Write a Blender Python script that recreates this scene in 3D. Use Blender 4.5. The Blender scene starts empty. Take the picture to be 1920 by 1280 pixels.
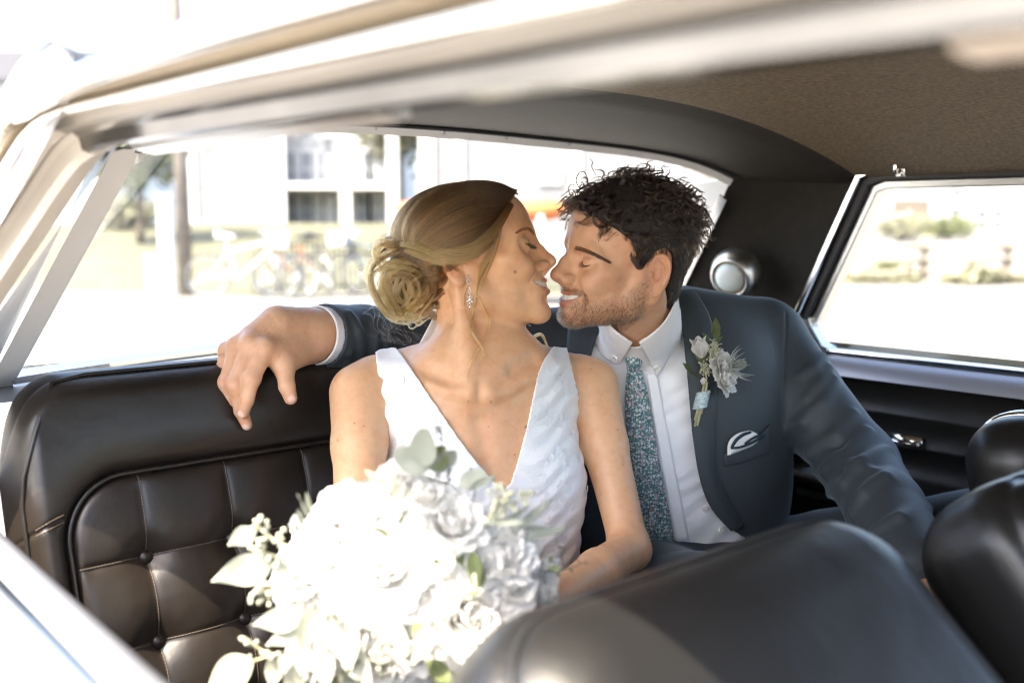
import bpy, bmesh, math, random
import numpy as np
from mathutils import Vector, Matrix

rng = np.random.default_rng(7)
random.seed(7)
SC = bpy.context.scene
COL = SC.collection

# ------------------------------------------------------------------ camera
PITCH = math.radians(6.8)
CAM = np.array((0.0, 0.0, 1.15))
FPX = 1867.0
cam_d = bpy.data.cameras.new('camera')
cam = bpy.data.objects.new('camera', cam_d)
COL.objects.link(cam)
cam.location = CAM
cam.rotation_euler = (math.pi / 2 - PITCH, 0, 0)
cam_d.sensor_width = 36.0
cam_d.lens = 36.0 * FPX / 1920.0
cam_d.clip_start = 0.02
cam_d.clip_end = 2000
cam_d.dof.use_dof = True
cam_d.dof.focus_distance = 1.38
cam_d.dof.aperture_fstop = 2.6
SC.camera = cam

# ------------------------------------------------------------------ sky, sun, exposure
CF = np.array((0, math.cos(PITCH), -math.sin(PITCH)))
CU = np.array((0, math.sin(PITCH), math.cos(PITCH)))
CR = np.array((1.0, 0, 0))
YAW = math.radians(49.6)
AX = np.array((math.sin(YAW), math.cos(YAW), 0))     # across the car, away from the camera
BX = np.array((-math.cos(YAW), math.sin(YAW), 0))    # towards the rear of the car
ZX = np.array((0, 0, 1.0))
SUN_DIR = 0.565 * AX + 0.05 * BX - 0.825 * ZX              # the way the light travels
SUN_DIR = SUN_DIR / np.linalg.norm(SUN_DIR)
world = bpy.data.worlds.new('World')
SC.world = world
world.use_nodes = True
wn = world.node_tree
bg = wn.nodes['Background']
sky = wn.nodes.new('ShaderNodeTexSky')
sky.sky_type = 'NISHITA'
sky.sun_disc = False
sky.sun_elevation = math.asin(-SUN_DIR[2])
sky.sun_rotation = math.atan2(-SUN_DIR[0], -SUN_DIR[1])
sky.dust_density = 4.0
sky.air_density = 0.9
sky.ozone_density = 0.2
wn.links.new(sky.outputs[0], bg.inputs[0])
bg.inputs[1].default_value = 0.15
sun_d = bpy.data.lights.new('sun', 'SUN')
sun_d.energy = 2.7
sun_d.angle = math.radians(0.5)
sun_d.color = (1.0, 0.90, 0.74)
sun = bpy.data.objects.new('sun', sun_d)
COL.objects.link(sun)
sun.rotation_euler = Vector(SUN_DIR).to_track_quat('-Z', 'Y').to_euler()
SC.view_settings.view_transform = 'Standard'
SC.view_settings.look = 'None'
SC.view_settings.gamma = 1
SC.view_settings.use_curve_mapping = False
SC.view_settings.exposure = 3.0
SC.cycles.max_bounces = 10
SC.cycles.diffuse_bounces = 5
SC.cycles.glossy_bounces = 4
SC.cycles.transmission_bounces = 6
SC.cycles.transparent_max_bounces = 16
SC.cycles.use_denoising = True
SC.cycles.denoising_prefilter = 'ACCURATE'
SC.cycles.filter_width = 1.1
SC.cycles.caustics_reflective = False
SC.cycles.caustics_refractive = False
SC.cycles.sample_clamp_indirect = 6.0

# ------------------------------------------------------------------ helpers
def P(px, py, d):
    """point at depth d (metres along the view axis) seen at photograph pixel px, py"""
    return CAM + d * (CF + CR * ((px - 960) / FPX) - CU * ((py - 640) / FPX))

def W(a, b, z):
    return AX * a + BX * b + ZX * z

def on_a(px, py, a):
    r = CF + CR * ((px - 960) / FPX) - CU * ((py - 640) / FPX)
    t = a / r.dot(AX)
    q = CAM + t * r
    return a, q.dot(BX), q[2]

def pix(p):
    q = np.asarray(p) - CAM
    d = q @ CF
    return 960 + FPX * (q @ CR) / d, 640 - FPX * (q @ CU) / d, d

def tag(o, label=None, cat=None, group=None, kind=None):
    if label: o['label'] = label
    if cat: o['category'] = cat
    if group: o['group'] = group
    if kind: o['kind'] = kind
    return o

def thing(name, label, cat, loc, group=None):
    o = bpy.data.objects.new(name, None)
    COL.objects.link(o)
    o.empty_display_size = 0.1
    o.location = Vector(loc)
    return tag(o, label, cat, group)

def link(name, me, parent=None):
    o = bpy.data.objects.new(name, me)
    COL.objects.link(o)
    if parent is not None:
        o.parent = parent
        if parent.type == 'EMPTY':
            o.location = -parent.location
    return o

def mesh(name, v, f, mat=None, parent=None, smooth=True, cols=None, uv=None):
    me = bpy.data.meshes.new(name)
    v = np.asarray(v, dtype=np.float64)
    if isinstance(f, np.ndarray):
        k = f.shape[1]
        me.vertices.add(len(v)); me.vertices.foreach_set('co', v.ravel())
        me.loops.add(f.size); me.loops.foreach_set('vertex_index', f.astype(np.int32).ravel())
        me.polygons.add(len(f)); me.polygons.foreach_set('loop_start', np.arange(0, f.size, k, dtype=np.int32))
        me.update(calc_edges=True); me.validate()
    else:
        me.from_pydata([tuple(x) for x in v], [], [tuple(int(i) for i in x) for x in f])
        me.update()
    if mat is not None: me.materials.append(mat)
    if smooth:
        me.polygons.foreach_set('use_smooth', np.ones(len(me.polygons), dtype=bool))
    if cols is not None:
        for cn, arr in cols.items():
            at = me.color_attributes.new(cn, 'FLOAT_COLOR', 'POINT')
            c4 = np.ones((len(v), 4), dtype=np.float32); c4[:, :3] = arr
            at.data.foreach_set('color', c4.ravel())
    if uv is not None:
        ul = me.uv_layers.new(name='UVMap')
        li = np.empty(len(me.loops), dtype=np.int32); me.loops.foreach_get('vertex_index', li)
        ul.data.foreach_set('uv', np.asarray(uv, dtype=np.float32)[li].ravel())
    return link(name, me, parent)

class MB:
    """collects shapes into one mesh"""
    def __init__(s): s.v = []; s.f = []; s.n = 0
    def add(s, v, f):
        v = np.asarray(v, dtype=float)
        s.v.append(v)
        s.f += [tuple(int(i) + s.n for i in x) for x in f]
        s.n += len(v); return s
    def box(s, c, h, ax=None):
        ax = ax or (AX, BX, ZX); c = np.asarray(c, float)
        v = [c + ax[0]*h[0]*i + ax[1]*h[1]*j + ax[2]*h[2]*k for i in (-1,1) for j in (-1,1) for k in (-1,1)]
        return s.add(v, [(0,1,3,2),(4,6,7,5),(0,4,5,1),(2,3,7,6),(0,2,6,4),(1,5,7,3)])
    def tube(s, pts, r, n=8, caps=True): return s.add(*tube(pts, r, n, caps))
    def build(s, name, mat, parent=None, smooth=True, bevel=0):
        o = mesh(name, np.concatenate(s.v), s.f, mat, parent, smooth)
        if bevel:
            m = o.modifiers.new('bevel', 'BEVEL'); m.width = bevel; m.segments = 2; m.limit_method = 'ANGLE'
            o.data.set_sharp_from_angle(angle=math.radians(40))
        return o

def frames(pts):
    pts = np.asarray(pts, float)
    t = np.gradient(pts, axis=0)
    t /= np.linalg.norm(t, axis=1)[:, None] + 1e-12
    n = np.zeros_like(pts)
    ref = np.array((0, 0, 1.0)) if abs(t[0][2]) < 0.9 else np.array((1.0, 0, 0))
    a = np.cross(t[0], ref); a /= np.linalg.norm(a)
    for i in range(len(pts)):
        a = a - t[i] * a.dot(t[i]); a /= np.linalg.norm(a) + 1e-12
        n[i] = a
    return t, n, np.cross(t, n)

def tube(pts, r, n=8, caps=True):
    pts = np.asarray(pts, float); m = len(pts)
    r = np.broadcast_to(np.asarray(r, float), (m,))
    t, a, b = frames(pts)
    an = np.arange(n) * 2 * math.pi / n
    v = (pts[:, None] + r[:, None, None] * (a[:, None] * np.cos(an)[None, :, None] + b[:, None] * np.sin(an)[None, :, None])).reshape(-1, 3)
    f = [(i*n + j, i*n + (j+1) % n, (i+1)*n + (j+1) % n, (i+1)*n + j) for i in range(m-1) for j in range(n)]
    if caps: f += [tuple(range(n))[::-1], tuple((m-1)*n + j for j in range(n))]
    return v, f

def spline(pts, n):
    """Catmull-Rom through pts (any dimension)"""
    pts = np.asarray(pts, float)
    q = np.vstack([2*pts[0]-pts[1], pts, 2*pts[-1]-pts[-2]])
    seg = len(pts) - 1
    u = np.linspace(0, seg, n); i = np.minimum(u.astype(int), seg-1); w = (u - i)[:, None]
    p0, p1, p2, p3 = q[i], q[i+1], q[i+2], q[i+3]
    return 0.5*((2*p1) + (-p0+p2)*w + (2*p0-5*p1+4*p2-p3)*w**2 + (-p0+3*p1-3*p2+p3)*w**3)

def sweep(profile, path_a, path_b, path_o, closed=True):
    """profile (n,2) in the axes path_a, path_b at every path_o"""
    n = len(profile); m = len(path_o)
    pr = np.asarray(profile, float)
    v = (path_o[:, None] + pr[None, :, 0, None] * path_a[:, None] + pr[None, :, 1, None] * path_b[:, None]).reshape(-1, 3)
    k = n if closed else n - 1
    f = [(i*n + j, i*n + (j+1) % n, (i+1)*n + (j+1) % n, (i+1)*n + j) for i in range(m-1) for j in range(k)]
    if closed: f += [tuple(range(n))[::-1], tuple((m-1)*n + j for j in range(n))]
    return v, f

def grid_faces(nu, nv):
    i, j = np.meshgrid(np.arange(nu-1), np.arange(nv-1), indexing='ij')
    a = (i*nv + j).ravel()
    return np.stack([a, a+nv, a+nv+1, a+1], 1)

def lathe(prof, n=24):
    """prof (m,2) radius, height -> verts, faces round local z"""
    m = len(prof); an = np.arange(n) * 2 * math.pi / n
    v = np.array([(r*math.cos(t), r*math.sin(t), h) for r, h in prof for t in an])
    f = [(i*n + j, i*n + (j+1) % n, (i+1)*n + (j+1) % n, (i+1)*n + j) for i in range(m-1) for j in range(n)]
    return v, f

def hair(name, strands, radii, cols, mat, parent=None):
    """strands: list of (k,3) arrays; radii/cols per strand: (root, tip) radius, (k,3) colour or (3,)"""
    cv = bpy.data.hair_curves.new(name)
    sizes = [len(s) for s in strands]
    cv.add_curves(sizes)
    co = np.concatenate(strands).astype(np.float32)
    cv.attributes['position'].data.foreach_set('vector', co.ravel())
    rr = np.concatenate([np.linspace(r[0], r[1], k) for r, k in zip(radii, sizes)]).astype(np.float32)
    at = cv.attributes.new('radius', 'FLOAT', 'POINT') if 'radius' not in cv.attributes else cv.attributes['radius']
    at.data.foreach_set('value', rr)
    cc = np.concatenate([np.broadcast_to(np.asarray(c, float), (k, 3)) for c, k in zip(cols, sizes)])
    c4 = np.ones((len(cc), 4), dtype=np.float32); c4[:, :3] = cc
    at = cv.attributes.new('col', 'FLOAT_COLOR', 'POINT')
    at.data.foreach_set('color', c4.ravel())
    cv.materials.append(mat)
    return link(name, cv, parent)

# ------------------------------------------------------------------ signed distance modelling
def ell(p, c, r):
    q = (p - np.asarray(c, np.float32)) / np.asarray(r, np.float32)
    k0 = np.sqrt((q*q).sum(1)) + 1e-9
    q2 = q / np.asarray(r, np.float32)
    k1 = np.sqrt((q2*q2).sum(1)) + 1e-9
    return k0*(k0-1)/k1

def sph(p, c, r):
    q = p - np.asarray(c, np.float32)
    return np.sqrt((q*q).sum(1)) - r

def cap(p, a, b, ra, rb=None):
    a = np.asarray(a, np.float32); b = np.asarray(b, np.float32)
    rb = ra if rb is None else rb
    ab = b - a; pa = p - a
    h = np.clip(pa @ ab / (ab @ ab), 0, 1)
    q = pa - h[:, None]*ab
    return np.sqrt((q*q).sum(1)) - (ra + (rb-ra)*h)

def chain(p, pts, rs, k=0.0):
    d = None
    for i in range(len(pts)-1):
        e = cap(p, pts[i], pts[i+1], rs[i], rs[i+1])
        d = e if d is None else (np.minimum(d, e) if k == 0 else smin(d, e, k))
    return d

def smin(a, b, k):
    h = np.maximum(k - np.abs(a-b), 0)/k
    return np.minimum(a, b) - h*h*k*0.25

def smax(a, b, k): return -smin(-a, -b, k)

def poly2(x, y, poly):
    """signed distance to a 2-D polygon"""
    poly = np.asarray(poly, np.float32); n = len(poly)
    d = np.full(len(x), 1e9, np.float32); s = np.ones(len(x), np.float32)
    for i in range(n):
        ax_, ay_ = poly[i]; bx_, by_ = poly[i-1]
        ex, ey = bx_-ax_, by_-ay_
        wx, wy = x-ax_, y-ay_
        t = np.clip((wx*ex + wy*ey)/(ex*ex+ey*ey+1e-12), 0, 1)
        d = np.minimum(d, (wx-ex*t)**2 + (wy-ey*t)**2)
        c1 = y >= ay_; c2 = y < by_; c3 = ex*wy > ey*wx
        flip = (c1 & c2 & c3) | (~c1 & ~c2 & ~c3)
        s = np.where(flip, -s, s)
    return s*np.sqrt(d)

def pixpoly(p, poly):
    """signed distance in metres from p to the prism over a pixel outline"""
    x, y, d = pix(p)
    return poly2(x.astype(np.float32), y.astype(np.float32), poly) * d.astype(np.float32) / FPX

def sdf_mesh(f, lo, hi, h, newton=1, sub=4):
    import openvdb
    lo = np.asarray(lo, float); hi = np.asarray(hi, float)
    H = h*sub
    n = np.ceil((hi-lo)/H).astype(int) + 1
    ax = [lo[i] + H*(np.arange(n[i]) + (sub-1)/(2*sub)) for i in range(3)]
    g = np.stack(np.meshgrid(*ax, indexing='ij'), -1).reshape(-1, 3).astype(np.float32)
    dc = np.concatenate([f(c) for c in np.array_split(g, max(1, len(g)//400000))]).reshape(n)
    near = np.abs(dc) < H*1.1
    bg_v = 3*h
    D = np.where(dc > 0, bg_v, -bg_v).astype(np.float32)
    D = D.repeat(sub, 0).repeat(sub, 1).repeat(sub, 2)
    ci = np.argwhere(near)
    o = np.stack(np.meshgrid(*[np.arange(sub)]*3, indexing='ij'), -1).reshape(-1, 3)
    ii = (ci[:, None]*sub + o[None]).reshape(-1, 3)
    pts = (lo + h*ii).astype(np.float32)
    vals = np.concatenate([f(c) for c in np.array_split(pts, max(1, len(pts)//400000))])
    D[ii[:, 0], ii[:, 1], ii[:, 2]] = np.clip(vals, -bg_v, bg_v)
    gr = openvdb.FloatGrid(bg_v)
    gr.copyFromArray(D)
    v, q = gr.convertToQuads(isovalue=0.0)
    v = lo + h*np.asarray(v, dtype=np.float64)
    q = np.asarray(q)
    for _ in range(newton):
        e = h*0.5
        v32 = v.astype(np.float32)
        parts = []
        for c in np.array_split(v32, max(1, len(v32)//400000)):
            d0 = f(c)
            gx = f(c + np.float32([e, 0, 0])) - d0
            gy = f(c + np.float32([0, e, 0])) - d0
            gz = f(c + np.float32([0, 0, e])) - d0
            G = np.stack([gx, gy, gz], 1)/e
            s = np.clip(d0/np.maximum((G*G).sum(1), 0.15), -h, h)
            parts.append(s[:, None]*G)
        v = v - np.concatenate(parts)
    return v, q

def grad(f, p, e=0.0008):
    p = np.asarray(p, np.float32)
    d0 = f(p)
    g = np.stack([f(p + np.float32(np.eye(3)[i]*e)) - d0 for i in range(3)], 1)
    return g/(np.linalg.norm(g, axis=1)[:, None] + 1e-12), d0

def ray_hit(f, px, py, d0=0.8, d1=2.4):
    """first surface of f under each pixel"""
    px = np.atleast_1d(np.asarray(px, float)); py = np.atleast_1d(np.asarray(py, float))
    r = CF[None] + CR[None]*((px[:, None]-960)/FPX) - CU[None]*((py[:, None]-640)/FPX)
    t = np.full(len(px), d0)
    for _ in range(90):
        d = f((CAM + t[:, None]*r).astype(np.float32))
        t = np.minimum(t + np.clip(d, -0.02, None)*0.7, d1)
    return CAM + t[:, None]*r

# ------------------------------------------------------------------ materials
def newmat(name):
    m = bpy.data.materials.new(name); m.use_nodes = True
    return m, m.node_tree.nodes, m.node_tree.links, m.node_tree.nodes['Principled BSDF']

def setp(b, **k):
    names = dict(color='Base Color', rough='Roughness', metal='Metallic', spec='Specular IOR Level', sheen='Sheen Weight',
                 coat='Coat Weight', coatr='Coat Roughness', sss='Subsurface Weight', trans='Transmission Weight', sheenr='Sheen Roughness', aniso='Anisotropic')
    for n, v in k.items():
        s = b.inputs[names[n]]
        s.default_value = (*v, 1) if n == 'color' else v

def bump(N, L, b, src, strength=0.3, dist=0.001, prev=None):
    bm_ = N.new('ShaderNodeBump'); bm_.inputs['Strength'].default_value = strength; bm_.inputs['Distance'].default_value = dist
    L.new(src, bm_.inputs['Height'])
    if prev is not None: L.new(prev.outputs[0], bm_.inputs['Normal'])
    L.new(bm_.outputs[0], b.inputs['Normal'])
    return bm_

def noise(N, L, scale, detail=3, coord='Object', rough=0.5, stretch=None):
    tc = N.new('ShaderNodeTexCoord'); t = N.new('ShaderNodeTexNoise')
    t.inputs['Scale'].default_value = scale; t.inputs['Detail'].default_value = detail; t.inputs['Roughness'].default_value = rough
    src = tc.outputs[coord]
    if stretch is not None:
        mp = N.new('ShaderNodeMapping'); mp.inputs['Scale'].default_value = stretch
        L.new(src, mp.inputs[0]); src = mp.outputs[0]
    L.new(src, t.inputs['Vector'])
    return t

def ramp(N, L, src, stops):
    r = N.new('ShaderNodeValToRGB')
    while len(r.color_ramp.elements) < len(stops): r.color_ramp.elements.new(0.5)
    for e, (x, c) in zip(r.color_ramp.elements, stops):
        e.position = x; e.color = (*c, 1)
    L.new(src, r.inputs[0])
    return r

def simple(name, color, rough=0.5, metal=0.0, vary=0.0, scale=20, bumps=0.0, bscale=200, bdist=0.001, **k):
    m, N, L, b = newmat(name)
    setp(b, color=color, rough=rough, metal=metal, **k)
    if vary:
        n = noise(N, L, scale, 5)
        c = np.array(color)
        r = ramp(N, L, n.outputs[0], [(0.3, tuple(c*(1-vary))), (0.7, tuple(np.minimum(c*(1+vary), 1)))])
        L.new(r.outputs[0], b.inputs['Base Color'])
    if bumps:
        n2 = noise(N, L, bscale, 3)
        bump(N, L, b, n2.outputs[0], bumps, bdist)
    return m

def attr_color(N, L, name):
    a = N.new('ShaderNodeAttribute'); a.attribute_name = name
    return a

def skin_mat(name, rough=0.42):
    m, N, L, b = newmat(name)
    a = attr_color(N, L, 'col')
    n = noise(N, L, 75, 6, rough=0.65)
    r = ramp(N, L, n.outputs[0], [(0.28, (0.93, 0.84, 0.79)), (0.5, (1.0, 1.0, 1.0)), (0.74, (1.05, 1.08, 1.10))])
    mx = N.new('ShaderNodeMix'); mx.data_type = 'RGBA'; mx.blend_type = 'MULTIPLY'; mx.inputs[0].default_value = 1
    L.new(a.outputs[0], mx.inputs[6]); L.new(r.outputs[0], mx.inputs[7])
    L.new(mx.outputs[2], b.inputs['Base Color'])
    setp(b, rough=rough, sss=0.6, spec=0.4)
    b.inputs['Subsurface Radius'].default_value = (1.0, 0.35, 0.2)
    b.inputs['Subsurface Scale'].default_value = 0.004
    n2 = noise(N, L, 1100, 2); 
    bump(N, L, b, n2.outputs[0], 0.30, 0.0008)
    n3 = noise(N, L, 55, 4); rr = ramp(N, L, n3.outputs[0], [(0.3, (rough-0.08,)*3), (0.7, (rough+0.10,)*3)]); L.new(rr.outputs[0], b.inputs['Roughness'])
    return m

def hair_mat(name, rough=0.3, spec=0.5):
    m, N, L, b = newmat(name)
    N.remove(b)
    h = N.new('ShaderNodeBsdfHairPrincipled')
    h.parametrization = 'COLOR'
    a = attr_color(N, L, 'col')
    L.new(a.outputs[0], h.inputs['Color'])
    h.inputs['Roughness'].default_value = rough
    h.inputs['Radial Roughness'].default_value = 0.4
    h.inputs['Random Roughness'].default_value = 0.2
    out = N['Material Output'] if 'Material Output' in N else N.new('ShaderNodeOutputMaterial')
    L.new(h.outputs[0], out.inputs[0])
    return m

def leather_mat(name, color, rough=0.34):
    m, N, L, b = newmat(name)
    setp(b, rough=rough, spec=0.5)
    n0 = noise(N, L, 3.0, 4)
    c = np.array(color)
    r = ramp(N, L, n0.outputs[0], [(0.3, tuple(c*0.8)), (0.7, tuple(c*1.25))])
    L.new(r.outputs[0], b.inputs['Base Color'])
    rr = ramp(N, L, n0.outputs[0], [(0.3, (rough-0.05,)*3), (0.7, (rough+0.08,)*3)])
    L.new(rr.outputs[0], b.inputs['Roughness'])
    tc = N.new('ShaderNodeTexCoord')
    vo = N.new('ShaderNodeTexVoronoi'); vo.inputs['Scale'].default_value = 650
    L.new(tc.outputs['Object'], vo.inputs['Vector'])
    b1 = bump(N, L, b, vo.outputs[0], 0.12, 0.0005)
    n2 = noise(N, L, 14, 4)
    b2 = bump(N, L, b, n2.outputs[0], 0.10, 0.02, b1)
    return m

def glass_mat(name, tint=(0.96, 0.98, 0.97), strength=1.0):
    m, N, L, b = newmat(name)
    N.remove(b)
    t = N.new('ShaderNodeBsdfTransparent'); t.inputs[0].default_value = (*tint, 1)
    g = N.new('ShaderNodeBsdfGlossy'); g.inputs['Roughness'].default_value = 0.02
    lw = N.new('ShaderNodeLayerWeight'); lw.inputs[0].default_value = 0.5
    pw = N.new('ShaderNodeMath'); pw.operation = 'POWER'; pw.inputs[1].default_value = 5.0
    L.new(lw.outputs['Facing'], pw.inputs[0])
    mu = N.new('ShaderNodeMath'); mu.operation = 'MULTIPLY_ADD'; mu.inputs[1].default_value = 0.85*strength; mu.inputs[2].default_value = 0.04*strength
    L.new(pw.outputs[0], mu.inputs[0])
    mx = N.new('ShaderNodeMixShader')
    L.new(mu.outputs[0], mx.inputs[0]); L.new(t.outputs[0], mx.inputs[1]); L.new(g.outputs[0], mx.inputs[2])
    L.new(mx.outputs[0], N['Material Output'].inputs[0])
    return m

M = {}
M['skin'] = skin_mat('skin')
M['hair'] = hair_mat('hair_strands', 0.28)
M['leather'] = leather_mat('black_leather', (0.0145, 0.0108, 0.0082), 0.37)
M['leather_front'] = leather_mat('front_seat_leather', (0.0095, 0.0092, 0.0090), 0.37)
M['chrome'] = simple('chrome', (0.80, 0.79, 0.76), 0.12, 1.0, bumps=0.05, bscale=30)
M['satin'] = simple('satin_metal', (0.62, 0.62, 0.60), 0.32, 1.0, bumps=0.04, bscale=300)
M['paint'] = simple('silver_paint', (0.55, 0.52, 0.45), 0.28, 0.35, vary=0.06, scale=6, coat=0.6, coatr=0.08)
M['paint_grey'] = simple('grey_paint', (0.33, 0.34, 0.36), 0.35, 0.2, vary=0.08, scale=12, coat=0.4, coatr=0.15)
M['rubber'] = simple('black_rubber', (0.02, 0.02, 0.022), 0.5, bumps=0.2, bscale=300)
M['panel_dark'] = leather_mat('door_vinyl', (0.018, 0.016, 0.014), 0.45)
M['white_fabric'] = None
# ================================================================== the car
def m_headliner():
    m, N, L, b = newmat('headliner_cloth')
    setp(b, rough=0.75, spec=0.25)
    tc = N.new('ShaderNodeTexCoord')
    mp = N.new('ShaderNodeMapping'); mp.inputs['Rotation'].default_value = (0, 0, -YAW + math.pi/2 - 0.0)
    mp.inputs['Scale'].default_value = (1, 3.2, 1)
    L.new(tc.outputs['Object'], mp.inputs[0])
    n1 = N.new('ShaderNodeTexNoise'); n1.inputs['Scale'].default_value = 150; n1.inputs['Detail'].default_value = 3
    L.new(mp.outputs[0], n1.inputs[0])
    n2 = N.new('ShaderNodeTexNoise'); n2.inputs['Scale'].default_value = 520; n2.inputs['Detail'].default_value = 2
    L.new(mp.outputs[0], n2.inputs[0])
    ad = N.new('ShaderNodeMath'); ad.operation = 'MULTIPLY_ADD'; ad.inputs[1].default_value = 0.5
    L.new(n2.outputs[0], ad.inputs[0]); L.new(n1.outputs[0], ad.inputs[2])
    r = ramp(N, L, ad.outputs[0], [(0.56, (0.060, 0.044, 0.027)), (0.76, (0.145, 0.109, 0.068)), (0.95, (0.24, 0.18, 0.115))])
    L.new(r.outputs[0], b.inputs['Base Color'])
    bump(N, L, b, ad.outputs[0], 0.4, 0.001)
    return m
M['headliner'] = m_headliner()
M['pillar_cloth'] = simple('pillar_trim', (0.027, 0.0235, 0.0195), 0.66, spec=0.2, vary=0.12, scale=60, bumps=0.25, bscale=900)
M['glass'] = glass_mat('window_glass')
M['lens'] = simple('frosted_lens', (0.82, 0.84, 0.82), 0.35, spec=0.5, sss=0.3)
M['carpet'] = simple('dark_carpet', (0.02, 0.018, 0.017), 0.9, bumps=0.6, bscale=500)
M['thread'] = simple('seam_thread', (0.105, 0.08, 0.058), 0.55)
M['white_trim'] = simple('pale_trim', (0.85, 0.84, 0.82), 0.45)
M['grey_trim'] = simple('grey_trim', (0.60, 0.60, 0.61), 0.4, vary=0.1)
M['garnish'] = simple('painted_garnish', (0.50, 0.43, 0.36), 0.4, vary=0.05, coat=0.2)
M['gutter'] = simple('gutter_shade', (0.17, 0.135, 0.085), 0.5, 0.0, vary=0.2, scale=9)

car = thing('classic_car', 'vintage silver car with black tufted leather seats and its windows open, seen from inside', 'car', W(1.02, 0.5, 0.0))

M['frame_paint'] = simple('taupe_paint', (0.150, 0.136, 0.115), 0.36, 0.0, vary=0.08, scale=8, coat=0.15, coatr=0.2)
# ---- roof, headliner
A0, A1 = 0.36, 1.695
def head_z(a, b):
    u = np.abs((a - 1.0275)/0.6675)
    return 1.230 + 0.102*(1 - np.clip(u, 0, 1)**2.2)
def win_top(a):           # upper edge of the rear window
    u = np.clip(np.abs((a - 1.0275)/0.585), 0, 1)
    return 1.41 - 0.18*u**3, 1.304 - 0.030*u**2 - 0.045*u**9
def win_bot(a):
    u = np.clip(np.abs((a - 1.0275)/0.6775), 0, 1)
    return 1.625 - 0.15*u**2.2, 0.934 + 0*u
def surf(fn, nu, nv, name, mat, parent, u0=0, u1=1, v0=0, v1=1, flip=False):
    u = np.linspace(u0, u1, nu); v = np.linspace(v0, v1, nv)
    g = np.array([[fn(x, y) for y in v] for x in u]).reshape(-1, 3)
    f = grid_faces(nu, nv)
    return mesh(name, g, f[:, ::-1] if flip else f, mat, parent)
def hl_main(s, t):
    a = A0 + (A1-A0)*s; b = -0.5 + 1.51*t
    return W(a, b, head_z(a, b) - 0.004*math.exp(-((b-0.42)/0.012)**2) - 0.004*math.exp(-((b+0.1)/0.012)**2))
headliner = surf(hl_main, 90, 120, 'headliner', M['headliner'], car)
def hl_rear(s, t):
    a = A0 + (A1-A0)*s
    be, ze = win_top(a)
    be -= 0.004
    b = 1.0 + (be-1.0)*t
    z0 = head_z(a, 1.0) - 0.006*min(1, t*8)
    # near the sides the band runs down to the pillar trim
    return W(a, b, z0 + (ze + 0.008 - z0)*t**1.15 - 0.010*math.sin(math.pi*t)*0.6)
rear_band = surf(hl_rear, 90, 26, 'headliner_band', M['pillar_cloth'], car)  # dark cloth paints in the shade of this band, turned from the light
for bb in (0.42, -0.1):                                                  # stitched bow seams
    aa = np.linspace(A0+0.02, A1-0.005, 240)
    mb = MB()
    for i in range(0, len(aa)-1):
        p0 = W(aa[i], bb, head_z(aa[i], bb)-0.0055); p1 = W(aa[i]*0.35+aa[i+1]*0.65, bb, head_z(aa[i]*0.35+aa[i+1]*0.65, bb)-0.0055)
        mb.tube([p0, p1], 0.0012, 4)
    o = mb.build('seam_stitching', M['rubber'], headliner); o['kind'] = 'stuff'
def roof_skin(s, t):
    a = 0.262 + (1.793-0.262)*s; b = -0.52 + 1.95*t
    u = abs((a-1.0275)/0.766)
    return W(a, b, 1.262 + 0.118*(1-u**2.4) - 0.02*max(0, (b-1.0))*2.0 - 0.05*max(0, -b)**1.5)
M['frame_paint'] = simple('taupe_paint', (0.150, 0.136, 0.115), 0.36, 0.0, vary=0.08, scale=8, coat=0.15, coatr=0.2)
surf(roof_skin, 50, 50, 'roof_skin', M['paint'], car)

# ---- rear window: glass, frame
def backlight(s, t):
    a = 1.0275 + (s-0.5)*2*(0.585 + 0.0925*t)
    at = 1.0275 + (s-0.5)*2*0.585; ab = 1.0275 + (s-0.5)*2*0.6775
    bt, zt = win_top(at); bb, zb = win_bot(ab)
    return W(a, bt + (bb-bt)*t, zt + (zb-zt)*t)
rw = surf(backlight, 60, 20, 'rear_window', M['glass'], car)
def rw_edge():
    s = np.linspace(0, 1, 60)
    top = [backlight(x, 0) for x in s]; bot = [backlight(x, 1) for x in s[::-1]]
    right = [backlight(1, x) for x in np.linspace(0, 1, 12)[1:-1]]; left = [backlight(0, x) for x in np.linspace(1, 0, 12)[1:-1]]
    return top, right, bot, left
top, right, bot, left = rw_edge()
def strip(pts, name, mat, parent, w, h, up=None, off=0.0, n=40):
    """flat moulding of width w (towards the cabin centre) and thickness h along pts"""
    q = spline(pts, n)
    t = np.gradient(q, axis=0); t /= np.linalg.norm(t, axis=1)[:, None]
    up = np.broadcast_to(np.asarray(up, float), q.shape)
    side = np.cross(t, up); side /= np.linalg.norm(side, axis=1)[:, None]
    upp = np.cross(side, t)
    pr = [(-w/2, -h/2), (-w/2*0.8, h/2), (w/2*0.8, h/2), (w/2, -h/2)]
    v, f = sweep(pr, side, upp, q + off*upp)
    o = mesh(name, v, f, mat, parent, smooth=False)
    return o
nrm = -(BX*0.85 + ZX*0.5)
f1 = strip(top, 'window_frame', M['white_trim'], rw, 0.017, 0.008, nrm, 0.004, 60)
f2 = strip(right, 'window_frame', M['chrome'], rw, 0.022, 0.008, -AX - BX*0.6, 0.004)
f3 = surf(lambda s, t: backlight(0, -0.03 + 1.06*s) - (AX*0.036 + BX*0.011)*t + (AX*0.006 - BX*0.004), 14, 4, 'window_frame', M['white_trim'], rw)
f4 = strip(bot, 'window_frame', M['chrome'], rw, 0.02, 0.010, ZX - BX*0.6, 0.006, 60)
strip(np.array(top) + BX*(-0.013) + ZX*0.0065, 'window_gasket', M['rubber'], rw, 0.006, 0.008, nrm, 0.003, 60)
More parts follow.
